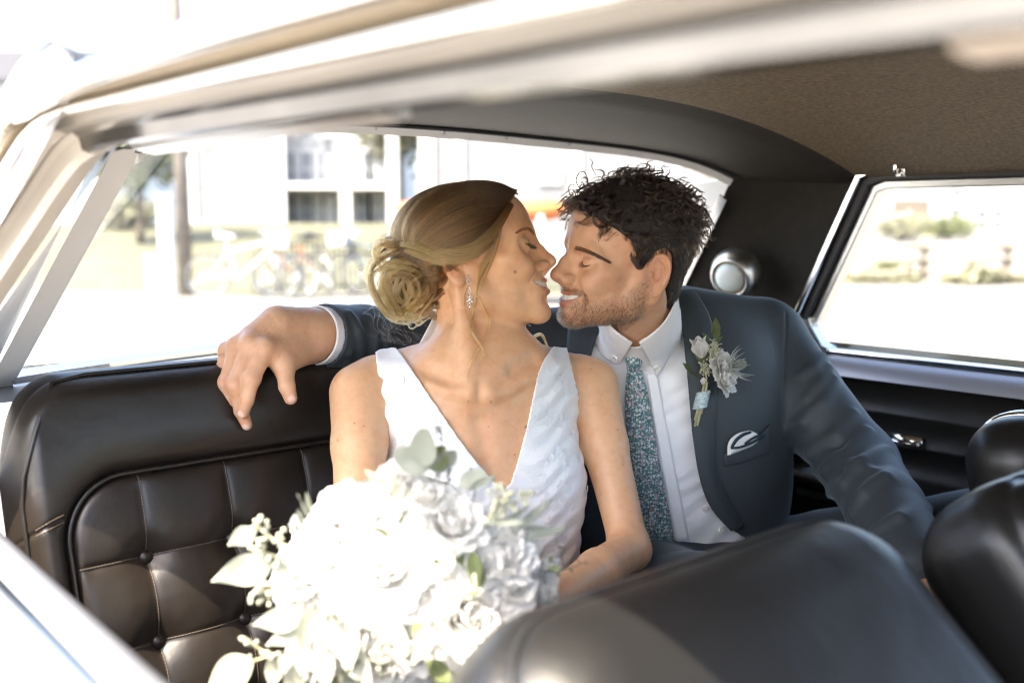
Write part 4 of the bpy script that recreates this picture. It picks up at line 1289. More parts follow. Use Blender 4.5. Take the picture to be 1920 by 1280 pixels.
EU = np.array((-0.80, 0.55, 0.10)); EU /= np.linalg.norm(EU)      # back along the ear
EV = np.array((-0.20, 0.06, 0.97)); EV -= EU*EV.dot(EU); EV /= np.linalg.norm(EV)
EW = np.cross(EU, EV); EW = EW if EW[1] > 0 else -EW
def rchain(p, pts, rs, k):
    q = spline(np.column_stack([pts, rs]), 2*len(pts))
    return chain(p, q[:, :3], q[:, 3], k)
def ear_sdf(a, male):
    m = ((a - np.float32((10.0, 74.0, 0.0)))**2).sum(1) < 62**2
    out = np.full(len(a), 30.0, np.float32)
    if m.any(): out[m] = ear_sdf0(a[m], male)
    return out
def ear_sdf0(a, male):
    o = np.float32((2.0, 69.0, -1.0) if male else (1.0, 62.5, 2.0))
    r = (a - o)
    u = r @ np.float32(EU); v = r @ np.float32(EV); w = r @ np.float32(EW)
    p = np.stack([u, v, w], 1)
    s = 0.84 if male else 0.88
    p = p/s
    # bowl of the ear, helix rim, antihelix, tragus, lobe
    d = ell(p, (15, 0, 0), (17, 29, 4.2))
    d = smax(d, -ell(p, (10, -3, 5), (8.0, 11.5, 5.5)), 3)
    d = smax(d, -ell(p, (17, 15, 4.6), (6.0, 8.5, 3.2)), 3)
    hel = rchain(p, [(3, 6, 1), (4, 17, 3), (10, 26.5, 4), (20, 28.5, 4), (28, 21, 4), (31, 9, 3.6), (29, -5, 3), (23, -17, 2)], [2.4, 2.8, 3.0, 3.0, 3.0, 2.9, 2.6, 2.6], 1)
    d = smin(d, hel, 2.5)
    an = rchain(p, [(13, 19, 2.5), (20, 10, 3.4), (22, -2, 3.2), (18, -13, 2.6), (12, -17, 3.0)], [1.8, 2.2, 2.3, 2.2, 2.2], 1)
    d = smin(d, an, 2.5)
    d = smin(d, ell(p, (1.5, -4, 3), (3.2, 5.5, 3.0)), 2.5)
    d = smin(d, ell(p, (10, -26, 1), (9.0, 9.5, 3.8)), 4)
    return d*s

def lip_mask(q, male):
    a = np.stack([q[:, 0], np.abs(q[:, 1]), q[:, 2]], 1)
    up, lo = lip_pts(male)
    d = np.minimum(chain(a, [c[:3] for c in up], [c[3]+1.0 for c in up]), chain(a, [c[:3] for c in lo], [c[3]+1.0 for c in lo]))
    return np.clip(0.5 - d/1.2, 0, 1)

def gauss(q, c, r):
    a = np.stack([q[:, 0], np.abs(q[:, 1]), q[:, 2]], 1) - np.float32(c)
    return np.exp(-((a/np.float32(r))**2).sum(1))

def beard_w(q):
    """where the beard grows, 0..1 (local millimetres)"""
    x, y, z = q[:, 0], np.abs(q[:, 1]), q[:, 2]
    # cheek line runs from the sideburn to the mouth corner; neck line below the jaw
    line = np.interp(x, [-5, 10, 30, 55, 78, 88], [4, -8, -34, -50, -55, -52])
    w = 1/(1+np.exp((z-line)/5.5))
    w *= 1/(1+np.exp(-(z+112 + 0.25*(x-40))/5))
    w *= 1/(1+np.exp(-(x-2)/3.0))
    # moustache
    mu = np.exp(-((z+39.5 + 0.12*y)/4.0)**2)*(x > 80)*(y < 27)
    a = np.stack([x, y, z], 1)
    mu = np.maximum(mu, np.clip(1.6 - chain(a, [(90, 21, -40.5), (82, 32, -43), (80, 34.5, -52), (80, 32, -64)], [3.2, 3.0, 2.6, 3.0])/2.0, 0, 1)*(x > 66))
    # bare patch beside and under the lip
    bare = np.exp(-(((y-13)/9)**2 + ((z+70)/5.0)**2))*(x > 80)
    w = np.maximum(w*(1-0.8*bare), mu)
    w = w*((q*q).sum(1) < 170**2)
    return np.clip(w, 0, 1)*(1-lip_mask(q, True))

def teeth(name, hd, parent):
    """upper front teeth, one rounded block each, along the arch"""
    mb = MB()
    ws = [8.4, 6.6, 7.4, 6.6, 6.6, 7.0]
    ang = 0.0
    def arch(s):                          # arc length -> x, y on a parabola-like arch
        yy = s - 0.0032*s**3*0.12
        yy = 29*math.tanh(s/29)
        return (99.0 if hd.male else 99.6) - 0.0205*yy*yy, yy
    for sg in (-1, 1):
        s = 0.0
        for k, w in enumerate(ws):
            x0, y0 = arch(s+w/2)
            x1, y1 = arch(s+w/2+0.5)
            t = np.array((x1-x0, y1-y0)); t /= np.linalg.norm(t)
            n = np.array((t[1], -t[0])); n = n if n[0] > 0 else -n
            zl = -58.2 + 0.0112*min(y0, 30)**2 + (0.8 if k == 1 else 0)
            zh = zl + 12.0
            c = np.array((x0, sg*y0, 0)); tx = np.array((t[0], sg*t[1], 0)); nx = np.array((n[0], sg*n[1], 0))
            prof = [(-0.47, -0.2), (-0.40, 0.75), (-0.2, 1.0), (0.2, 1.0), (0.40, 0.75), (0.47, -0.2)]
            rows = [(zl, 0.80, 0.6), (zl+0.7, 0.95, 0.95), (zl+3, 1.0, 1.15), (zl+7, 0.97, 1.0), (zh, 0.88, 0.7)]
            v = [c + tx*(u*w*sc) + nx*(o*1.6*th) + np.array((0, 0, zz)) for zz, sc, th in rows for u, o in prof]
            m = len(prof)
            f = [(i*m+j, i*m+j+1, (i+1)*m+j+1, (i+1)*m+j) for i in range(len(rows)-1) for j in range(m-1)] + [tuple(range(m))]
            mb.add([hd.wor(q) for q in v], f)
            s += w
    return mb.build(name, M['tooth'], parent)
M['tooth'] = simple('tooth_enamel', (0.78, 0.74, 0.66), 0.18, sss=0.3, spec=0.6)
M['mouth'] = simple('mouth_dark', (0.16, 0.03, 0.025), 0.4)

def face_colour(q, male, base):
    n = len(q)
    c = np.repeat(np.asarray(base, np.float32)[None], n, 0)
    def mixc(w, col):
        return c*(1-w[:, None]) + np.float32(col)*w[:, None]
    c = mixc(0.35*gauss(q, (68, 44, -16), (20, 18, 15)), (0.50, 0.20, 0.13))
    c = mixc((0.40 if male else 0.22)*gauss(q, (114, 0, -22), (16, 14, 12)), (0.48, 0.17, 0.11))
    c = mixc(0.45*gauss(q, (0, 78, 2), (30, 14, 34)), (0.52, 0.20, 0.13))
    if not male:
        c = mixc(0.45*gauss(q, (86, 33, 11), (10, 13, 8)), (0.20, 0.105, 0.07))
    ll = chain(np.stack([q[:, 0], np.abs(q[:, 1]), q[:, 2]], 1), lash_pts(male), [1.1]*5)
    c = mixc(np.clip(0.5-ll/1.0, 0, 1)*(0.55 if male else 0.9), (0.03, 0.018, 0.012))
    c = mixc(lip_mask(q, male), (0.48, 0.215, 0.150) if male else (0.52, 0.235, 0.180))
    if male:
        c = mixc(0.42*beard_w(q), (0.16, 0.10, 0.065))
    return np.clip(c, 0, 1)

BH = Head(P(877, 500, 1.370), head_axes(-6, 14, 0), 0.985, False)
GH = Head(P(1183, 497, 1.405), head_axes(200, 2.5, 12), 0.965, True)
# ================================================================== the bride
def px(*t): return P(*t).astype(np.float32)
def frame_axes(az, lean=0.0, roll=0.0):
    """rows: lateral (person's left), facing, up"""
    az = math.radians(az)
    f = math.cos(az)*CR + math.sin(az)*CF
    l = np.cross(ZX, f); l /= np.linalg.norm(l)
    f = f - ZX*f.dot(ZX); f /= np.linalg.norm(f)
    u = ZX
    c, s = math.cos(lean), math.sin(lean)
    f, u = c*f + s*u, c*u - s*f
    c, s = math.cos(roll), math.sin(roll)
    l, u = c*l + s*u, c*u - s*l
    return np.stack([l, f, u]).astype(np.float32)

BT = frame_axes(-90+25, -0.12, 0.0)                      # chest turned a little to the picture's right
def masked(p, c, r, fn, far=0.5):
    """evaluate fn only near c"""
    q = p - np.float32(c); dd = np.sqrt((q*q).sum(1))
    m = dd < r
    out = np.maximum(dd - r + 0.03, 0.03).astype(np.float32)
    if m.any(): out[m] = fn(p[m])
    return out
B_NECK = px(884, 648, 1.385); B_HN = BH.wor((-6, 0, -35)).astype(np.float32)
B_SR, B_SL = px(675, 738, 1.335), px(1108, 722, 1.440)
B_ER, B_EL = px(671, 1010, 1.22), px(1181, 1030, 1.350)
B_WR, B_WL = px(800, 1130, 1.03), px(985, 1165, 1.08)
B_CH = px(900, 850, 1.39); B_UP = px(898, 745, 1.392); B_WA = px(930, 1060, 1.385)
def rot_ell(p, c, r, R):
    return ell((p - np.float32(c)) @ R.T, (0, 0, 0), r)
def hand_sdf(p, w, f, u, s, sign=1, curl=0.5):
    """wrist w, pointing f, back of the hand u: palm, four bent fingers and a thumb"""
    f = f/np.linalg.norm(f); u = u - f*u.dot(f); u /= np.linalg.norm(u); l = np.cross(u, f)*sign
    d = cap(p, w, w + f*0.035*s, 0.021*s, 0.024*s)
    for k, (o, ln, r) in enumerate(((0.030, 0.085, .0085), (0.010, 0.095, .009), (-0.010, 0.088, .0085), (-0.028, 0.070, .0075))):
        m = w + f*0.085*s + l*o*s
        d = smin(d, cap(p, w + l*o*0.5*s + f*0.02*s, m, 0.013*s, 0.0105*s), 0.012*s)
        a1 = f*math.cos(curl) - u*math.sin(curl); a2 = f*math.cos(curl*2.2) - u*math.sin(curl*2.2); a3 = f*math.cos(curl*3) - u*math.sin(curl*3)
        k1 = m + a1*ln*0.48*s; k2 = k1 + a2*ln*0.30*s; k3 = k2 + a3*ln*0.22*s
        d = smin(d, chain(p, [m, k1, k2, k3], [r*1.1*s, r*s, r*0.92*s, r*0.8*s]), 0.006*s)
    t0 = w + l*0.022*s + f*0.02*s; t1 = w + l*0.045*s + f*0.055*s - u*0.012*s; t2 = t1 + f*0.032*s + l*0.006*s - u*0.006*s; t3 = t2 + f*0.024*s - u*0.004*s
    d = smin(d, chain(p, [t0, t1, t2, t3], [.014*s, .0115*s, .010*s, .0085*s]), 0.010*s)
    return d

def bride_torso0(p):
    d = rot_ell(p, B_CH, (0.132, 0.092, 0.195), BT)
    d = smin(d, rot_ell(p, B_UP, (0.148, 0.062, 0.062), BT), 0.05)
    d = smin(d, rot_ell(p, B_WA, (0.112, 0.082, 0.16), BT), 0.08)
    # bust
    for sx in (-1, 1):
        c = B_CH + BT[0]*0.066*sx + BT[1]*0.052 - BT[2]*0.030
        d = smin(d, rot_ell(p, c, (0.054, 0.050, 0.058), BT), 0.045)
    # line of the neck to the shoulders
    d = smin(d, cap(p, px(838, 680, 1.415), px(705, 706, 1.352), 0.031, 0.030), 0.030)
    d = smin(d, cap(p, px(925, 678, 1.425), px(1078, 700, 1.442), 0.028, 0.028), 0.030)
    return d
def on_surf(f, pts, d0=0.9, inset=0.0):
    pts = np.array(pts, float)
    return (ray_hit(f, pts[:, 0], pts[:, 1], d0, 1.8) + CF*inset).astype(np.float32)
_t0 = lambda p: bride_torso0(p)
CLAV_R = on_surf(_t0, [(876, 742), (845, 734), (805, 718), (758, 697), (716, 690)], inset=0.0045)
CLAV_L = on_surf(_t0, [(922, 742), (950, 732), (985, 712), (1030, 688), (1062, 686)], inset=0.0045)
NOTCH = on_surf(_t0, [(898, 738), (898, 722)], inset=-0.006)
HOL_R = on_surf(_t0, [(800, 693), (840, 708)], inset=-0.004)
HOL_L = on_surf(_t0, [(965, 692), (1005, 676)], inset=-0.004)
BREAST = on_surf(_t0, [(900, 790), (925, 900)], inset=-0.004)
def bride_torso(p):
    d = bride_torso0(p)
    m = ((p - np.float32(B_UP))**2).sum(1) < 0.22**2
    if not m.any(): return d
    q = p[m]; e = d[m]
    e = smin(e, chain(q, CLAV_R, [0.0085, 0.0080, 0.0070, 0.0065, 0.006]), 0.009)
    e = smin(e, chain(q, CLAV_L, [0.0085, 0.0080, 0.0070, 0.0065, 0.006]), 0.009)
    e = smax(e, -cap(q, NOTCH[0], NOTCH[1], 0.0075, 0.0085), 0.012)
    e = smax(e, -cap(q, HOL_R[0], HOL_R[1], 0.005, 0.005), 0.016)
    e = smax(e, -cap(q, HOL_L[0], HOL_L[1], 0.005, 0.005), 0.016)
    e = smax(e, -cap(q, BREAST[0], BREAST[1], 0.001, 0.004), 0.022)
    d = d.copy(); d[m] = e
    return d

SCM_R, SCM_L = on_surf(_t0, [(884, 735), (913, 735)], inset=0.004)
def bride_body(p):
    d = bride_torso(p)
    # neck with its long side muscles
    nk = cap(p, B_HN, B_NECK, 0.0470, 0.0475)
    sm = cap(p, BH.wor((-12, -50, -28)).astype(np.float32), SCM_R, 0.013, 0.0065)
    nk = smin(nk, sm, 0.013)
    sm2 = cap(p, BH.wor((20, 30, -60)).astype(np.float32), SCM_L, 0.014, 0.0065)
    nk = smin(nk, sm2, 0.013)
    d = smin(d, nk, 0.022)
    # arms
    for S, E_, Wp, r in ((B_SR, B_ER, B_WR, (0.0410, 0.0345, 0.0275, 0.0265, 0.0190)), (B_SL, B_EL, B_WL, (0.0395, 0.0310, 0.0262, 0.0262, 0.0190))):
        m = S*0.62 + E_*0.38
        arm = chain(p, [S, m, E_], r[:3], 0.012)
        fm = E_*0.65 + Wp*0.35
        arm = smin(arm, chain(p, [E_, fm, Wp], [r[2]*0.98, r[3]*1.05, r[4]], 0.01), 0.018)
        d = smin(d, arm, 0.016)
    # creases where the arms meet the chest
    d = smax(d, -cap(p, px(719, 800, 1.268), px(722, 870, 1.262), 0.002, 0.002), 0.012)
    d = smax(d, -cap(p, px(1096, 770, 1.372), px(1100, 820, 1.365), 0.002, 0.002), 0.012)
    d = smin(d, hand_sdf(p, B_WR, px(870, 1150, 0.98) - B_WR, CR*-0.3 - CF*0.6 + CU*0.7, 0.9, 1, 0.7), 0.02)
    d = smin(d, hand_sdf(p, B_WL, px(905, 1185, 1.00) - B_WL, CR*0.4 - CF*0.6 + CU*0.6, 0.9, -1, 0.7), 0.02)
    hd = masked(p, BH.wor((10, 0, 5)), 0.175, lambda q: head_sdf(BH.loc(q), False)*np.float32(BH.k))
    # smooth under the jaw, tight elsewhere
    return smin(d, hd, 0.020)

bride = thing('person', 'woman with blond updo in white V-neck lace dress holding a bouquet', 'person', P(930, 1290, 1.36))
v, q = sdf_mesh(bride_body, P(600, 1190, 1.30) + np.array((0, -0.42, -0.04)), P(1060, 345, 1.38) + np.array((0.16, 0.22, 0.02)), 0.0017)
ql = BH.loc(v)
bc = face_colour(ql, False, (0.70, 0.42, 0.242))
# the skin of the chest is a shade ruddier, shoulders sun-tanned
g = np.exp(-(((v - P(915, 800, 1.30))/np.array((0.07, 0.06, 0.10)))**2).sum(1))[:, None]
bc = bc*(1-0.30*g) + np.array((0.60, 0.31, 0.17))*0.30*g
for (mx_, my_, md, mr) in ((966, 510, 1.30, 0.0022), (987, 801, 1.31, 0.0026), (879, 752, 1.31, 0.0010), (664, 793, 1.28, 0.0012), (633, 825, 1.28, 0.0011), (1158, 805, 1.40, 0.0011), (965, 852, 1.30, 0.001), (921, 753, 1.30, 0.001), (1108, 692, 1.39, 0.001), (682, 798, 1.28, .0009), (1169, 870, 1.38, .0009), (916, 800, 1.3, .0009)):
    r_ = P(mx_, my_, 1.0) - CAM; r_ /= np.linalg.norm(r_)
    w_ = v - CAM; t_ = w_ @ r_; dd = np.linalg.norm(w_ - t_[:, None]*r_, axis=1)
    m_ = (np.clip(1.4 - dd/mr, 0, 1)*(t_ < md + 0.12))[:, None]*0.8
    bc = bc*(1-m_) + np.array((0.16, 0.07, 0.045))*m_
mesh('body', v, q, M['skin'], bride, cols={'col': bc})
teeth('teeth', BH, bride)

# ---- dress: a shell over the body inside an outline
M['dress'] = None
def m_dress():
    m, N, L, b = newmat('lace_satin')
    setp(b, color=(0.86, 0.86, 0.855), rough=0.55, sheen=0.25, sss=0.08)
    b.inputs['Subsurface Scale'].default_value = 0.004
    tc = N.new('ShaderNodeTexCoord')
    vo = N.new('ShaderNodeTexVoronoi'); vo.feature = 'DISTANCE_TO_EDGE'; vo.inputs['Scale'].default_value = 46
    nz = noise(N, L, 26, 3)
    mp = N.new('ShaderNodeMix'); mp.data_type = 'VECTOR'; mp.inputs[0].default_value = 0.12
    L.new(tc.outputs['Object'], mp.inputs[4]); L.new(nz.outputs['Color'], mp.inputs[5])
    L.new(mp.outputs[1], vo.inputs['Vector'])
    rp = ramp(N, L, vo.outputs[0], [(0.0, (1, 1, 1)), (0.09, (0.25, 0.25, 0.25)), (0.4, (0.5, 0.5, 0.5))])
    b1 = bump(N, L, b, rp.outputs[0], 0.22, 0.0016)
    n2 = noise(N, L, 900, 2)
    b2 = bump(N, L, b, n2.outputs[0], 0.18, 0.0006, b1)
    n3 = noise(N, L, 30, 3)
    bump(N, L, b, n3.outputs[0], 0.18, 0.006, b2)
    return m
M['dress'] = m_dress()
DRESS = [(704, 660), (712, 730), (718, 790), (722, 880), (712, 960), (690, 1080), (660, 1300), (1190, 1300), (1150, 1120), (1136, 1060), (1124, 1000), (1114, 940), (1106, 880), (1097, 812), (1086, 750), (1072, 690), (1063, 652), (1038, 650), (1020, 674), (1009, 700), (998, 750), (988, 800), (972, 860), (958, 905), (943, 920), (928, 905), (895, 868), (860, 822), (828, 775), (800, 735), (775, 697), (752, 664), (742, 652), (722, 650)]
def dress_sdf(p):
    t = bride_torso(p)
    # the skirt falls over the lap
    lap = chain(p, [B_WA - BT[2]*0.10, B_WA - BT[2]*0.17 + BT[1]*0.12, B_WA - BT[2]*0.16 + BT[1]*0.30], [0.12, 0.125, 0.10])
    w = smin(t, lap, 0.06)
    x, y, z = p[:, 0], p[:, 1], p[:, 2]
    cr = 0.0005*np.sin(x*90 + z*160 + 2*np.sin(z*40)) + 0.0010*np.sin(z*210 - x*60 + 3*np.sin(x*50)) + 0.0006*np.sin((x*1.0 + z*0.6)*70 + 1.3)
    lift = 0.0055 + cr
    s = np.maximum(w - lift, -(w + 0.003))
    pp = pixpoly(p, DRESS) + (0.0012*np.sin(z*620 + x*300) + 0.0010*np.sin(z*1400 - x*900))*np.clip((x - 0.085)/0.01, 0.2, 1)
    return np.maximum(s, pp)
v, q = sdf_mesh(dress_sdf, P(640, 1200, 1.30) + np.array((0, -0.30, -0.06)), P(1170, 630, 1.38) + np.array((0.02, 0.22, 0.0)), 0.0018, newton=1)
dress = mesh('dress', v, q, M['dress'], bride)
# lace petals and scallops sewn on the dress
def petal(n=6):
    """small curved petal in the plane, tip along +y"""
    v = [(0, 0, 0)]
    for k in range(n+1):
        t = -1 + 2*k/n
        v.append((0.42*math.sin(t*1.9)*1.0, 0.55+0.45*math.cos(t*1.9), 0.02*abs(t)+0.035))
    return np.array(v), [(0, k+1, k+2) for k in range(n)]
pv, pf = petal()
g = np.random.default_rng(21)
spots = []
edge_pts = np.array(DRESS, float)
def along(pts, n):
    pts = np.array(pts, float); L_ = np.concatenate([[0], np.cumsum(np.hypot(*np.diff(pts, axis=0).T))])
    s = np.linspace(0, L_[-1], n); return np.stack([np.interp(s, L_, pts[:, 0]), np.interp(s, L_, pts[:, 1])], 1)
for pts, n, jit in ((DRESS[9:15], 80, 2.2),):
    for c in along(pts, n): spots.append((c + g.normal(size=2)*jit, 0.0058*g.uniform(0.6, 1.2)))
clusters = [(1070, 730), (1055, 790), (1078, 850), (1040, 860), (1062, 930), (1090, 990), (1030, 960), (1085, 900), (1020, 780), (780, 760), (760, 830), (800, 800), (745, 720), (830, 860), (880, 930), (1100, 1040), (1050, 1010), (1010, 900), (1045, 700)]
for c in clusters:
    for k in range(8): spots.append((np.array(c) + g.normal(size=2)*15, 0.0105*g.uniform(0.6, 1.3)))
_e = poly2(np.array([s[0][0] for s in spots], np.float32), np.array([s[0][1] for s in spots], np.float32), DRESS)
spots = [s for s, e in zip(spots, _e) if (e < -5 and not (s[0][0] > 1062 and s[0][1] < 800)) or s[0][1] > 830]
sp_ = np.array([s[0] for s in spots])
dshell = lambda p: bride_torso(p) - 0.0062
hit = ray_hit(dshell, sp_[:, 0], sp_[:, 1], 1.0, 1.7)
nn, dd = grad(dshell, hit)
mb = MB()
for (c, s), h, n_, e in zip(spots, hit, nn, dd):
    if abs(e) > 0.004: continue
    t = np.cross(n_, g.normal(size=3)); t /= np.linalg.norm(t); b_ = np.cross(n_, t)
    mb.add(h + (pv[:, :1]*t + pv[:, 1:2]*b_ + pv[:, 2:]*n_*0.8)*s - b_*s*0.4, pf)
lace = mb.build('lace_petals', M['dress'], dress, smooth=True); lace['kind'] = 'stuff'
# ================================================================== the groom
GT = frame_axes(-90+6, -0.10, 0.05)
G_C = px(1245, 880, 1.62); G_U = px(1228, 715, 1.605)
G_SL, G_SR = px(1434, 651, 1.665), px(1010, 668, 1.60)
G_NB = px(1214, 668, 1.585)
G_HN = GH.wor((-8, 0, -38)).astype(np.float32)
G_EL, G_WL = px(1610, 870, 1.520), px(1722, 1062, 1.235)
G_ER, G_WR = px(745, 640, 1.565), px(588, 628, 1.410)

def groom_chest(p):
    d = rot_ell(p, G_C, (0.182, 0.112, 0.27), GT)
    d = smin(d, rot_ell(p, G_U, (0.195, 0.090, 0.105), GT), 0.06)
    d = smin(d, cap(p, px(1225, 620, 1.62), px(1425, 632, 1.66), 0.060, 0.054), 0.05)
    d = smin(d, cap(p, px(1205, 640, 1.62), px(1030, 650, 1.60), 0.055, 0.050), 0.05)
    return d
def groom_neck(p):
    nk = cap(p, G_HN, G_NB, 0.0535, 0.0560)
    sm = cap(p, GH.wor((-10, 58, -32)).astype(np.float32), px(1192, 655, 1.525), 0.015, 0.010)
    return smin(nk, sm, 0.018)

# ---- right hand, hanging over the seat back
HP = dict(
    index=[(497, 655, 1.318, .0128), (472, 709, 1.300, .0106), (463, 750, 1.298, .0092), (456, 774, 1.301, .0075)],
    middle=[(470, 648, 1.324, .0128), (441, 722, 1.306, .0106), (452, 770, 1.314, .0090), (463, 796, 1.320, .0074)],
    ring=[(444, 652, 1.334, .0118), (424, 718, 1.318, .0100), (433, 756, 1.326, .0086), (442, 778, 1.332, .0071)],
    little=[(426, 661, 1.346, .0104), (412, 708, 1.334, .0087), (421, 747, 1.338, .0075), (431, 768, 1.342, .0063)],
    thumb=[(548, 650, 1.370, .0150), (532, 682, 1.332, .0130), (538, 724, 1.316, .0108), (545, 746, 1.316, .0088)])
def groom_hand(p):
    w = G_WR
    d = None
    for k in ('index', 'middle', 'ring', 'little'):
        m = px(*HP[k][0][:3])
        w0 = w + (m - w)*0.12
        off = {'index': 0.012, 'middle': 0.004, 'ring': -0.004, 'little': -0.010}[k]
        w0 = w0 + np.float32(CU*-off*0.9 + CR*off*0.2)
        e = cap(p, w0, m, 0.0235, HP[k][0][3]*1.06)
        d = e if d is None else smin(d, e, 0.014)
    # knuckles and tendons
    for k in ('index', 'middle', 'ring', 'little'):
        m = px(*HP[k][0][:3])
        d = smin(d, sph(p, m + np.float32(CU*0.003 - CF*0.004), HP[k][0][3]*0.98), 0.008)
        d = smin(d, cap(p, w + (m-w)*0.35 + np.float32(CU*0.018 - CF*0.006), m + np.float32(CU*0.007 - CF*0.005), 0.0035, 0.0045), 0.010)
    for k in ('index', 'middle', 'ring', 'little'):
        pts = [px(*q[:3]) for q in HP[k]]; rs = [q[3] for q in HP[k]]
        f = chain(p, pts, rs, 0.003)
        # swollen joints, slimmer between them
        f = smin(f, sph(p, pts[1], rs[1]*1.07), 0.006)
        d = smin(d, f, 0.0035)
    tp = [px(*q[:3]) for q in HP['thumb']]; tr = [q[3] for q in HP['thumb']]
    th = chain(p, tp, tr, 0.003)
    th = smin(th, cap(p, w + np.float32(CU*-0.015), tp[1], 0.021, 0.0145), 0.012)
    d = smin(d, th, 0.013)
    d = smin(d, chain(p, [w + np.float32(CU*0.010), px(520, 608, 1.362), px(478, 632, 1.342)], [0.0275, 0.0262, 0.0190]), 0.014)
    web = cap(p, px(520, 668, 1.334), px(508, 662, 1.328), 0.012, 0.010)
    d = smin(d, web, 0.014)
    return smin(d, cap(p, w + np.float32((0.03, 0.03, 0)), w, 0.0315, 0.0300), 0.016)
def groom_body(p):
    d = groom_chest(p) + 0.010
    d = smin(d, groom_neck(p), 0.012)
    d = smin(d, cap(p, G_SR, G_ER, 0.045, 0.036), 0.02); d = smin(d, cap(p, G_ER, G_WR, 0.036, 0.0295), 0.01)
    d = smin(d, cap(p, G_SL, G_EL, 0.045, 0.036), 0.02); d = smin(d, cap(p, G_EL, G_WL, 0.036, 0.028), 0.01)
    d = smin(d, masked(p, px(490, 690, 1.345), 0.20, groom_hand), 0.012)
    d = smin(d, masked(p, G_WL, 0.23, lambda q: hand_sdf(q, G_WL, px(1750, 1150, 1.18) - G_WL, CU + CF*-0.2, 1.0, -1, 0.4)), 0.02)
    hd = masked(p, GH.wor((10, 0, 5)), 0.175, lambda q: head_sdf(GH.loc(q), True)*np.float32(GH.k))
    return smin(d, hd, 0.018)
groom = thing('person', 'man with dark curly hair and short beard in blue suit, arm over seat back', 'person', P(1250, 1290, 1.6))
v, q = sdf_mesh(groom_body, np.array((-0.46, 1.05, 0.62)), np.array((0.62, 1.80, 1.36)), 0.0018)
ql = GH.loc(v)
gc = face_colour(ql, True, (0.66, 0.398, 0.250))
hw = np.clip((P(640, 640, 1.4)[0] - v[:, 0])/0.05, 0, 1)[:, None]
def wsph(c, r): return np.exp(-(((v-c)/r)**2).sum(1))[:, None]
for k in HP:
    for i, w_ in ((0, 0.45), (1, 0.35), (3, 0.45)):
        m_ = wsph(px(*HP[k][i][:3]), 0.012)*w_
        gc = gc*(1-m_) + np.array((0.53, 0.20, 0.13))*m_
    # nails
    b_, t_ = px(*HP[k][2][:3]), px(*HP[k][3][:3])
    ax_ = (t_-b_)/np.linalg.norm(t_-b_)
    nrm_ = np.float32(-CF*0.9 + CR*(0.35 if k == 'thumb' else -0.25)); nrm_ -= ax_*nrm_.dot(ax_); nrm_ /= np.linalg.norm(nrm_)
    c_ = t_ + nrm_*HP[k][3][3]*0.75 + ax_*HP[k][3][3]*0.25
    r_ = v - c_; sd = np.cross(ax_, nrm_)
    e_ = np.sqrt(((r_ @ ax_)/0.0062)**2 + ((r_ @ sd)/0.0048)**2 + ((r_ @ nrm_)/0.006)**2)
    m_ = np.clip((1.08-e_)/0.16, 0, 1)[:, None]*0.85
    gc = gc*(1-m_) + np.array((0.78, 0.55, 0.46))*m_
mesh('body', v, q, M['skin'], groom, cols={'col': np.clip(gc, 0, 1)})
teeth('teeth', GH, groom)

# ---- cloth
def m_suit():
    m, N, L, b = newmat('suit_cloth')
    setp(b, rough=0.62, sheen=0.22, sheenr=0.35, spec=0.35)
    b.inputs['Sheen Tint'].default_value = (0.6, 0.75, 0.85, 1)
    n = noise(N, L, 700, 2); n0 = noise(N, L, 6, 3)
    r = ramp(N, L, n.outputs[0], [(0.3, (0.036, 0.044, 0.051)), (0.7, (0.048, 0.058, 0.067))])
    L.new(r.outputs[0], b.inputs['Base Color'])
    b1 = bump(N, L, b, n.outputs[0], 0.25, 0.0006)
    bump(N, L, b, n0.outputs[0], 0.25, 0.012, b1)
    return m
M['suit'] = m_suit()
def m_shirt():
    m, N, L, b = newmat('shirt_cotton')
    setp(b, color=(0.88, 0.88, 0.90), rough=0.7, sheen=0.15, sss=0.05)
    b.inputs['Subsurface Scale'].default_value = 0.003
    n = noise(N, L, 900, 2); n0 = noise(N, L, 13, 3, stretch=(1.0, 1.0, 1.6))
    b1 = bump(N, L, b, n.outputs[0], 0.2, 0.0004)
    bump(N, L, b, n0.outputs[0], 0.45, 0.012, b1)
    return m
M['shirt'] = m_shirt()
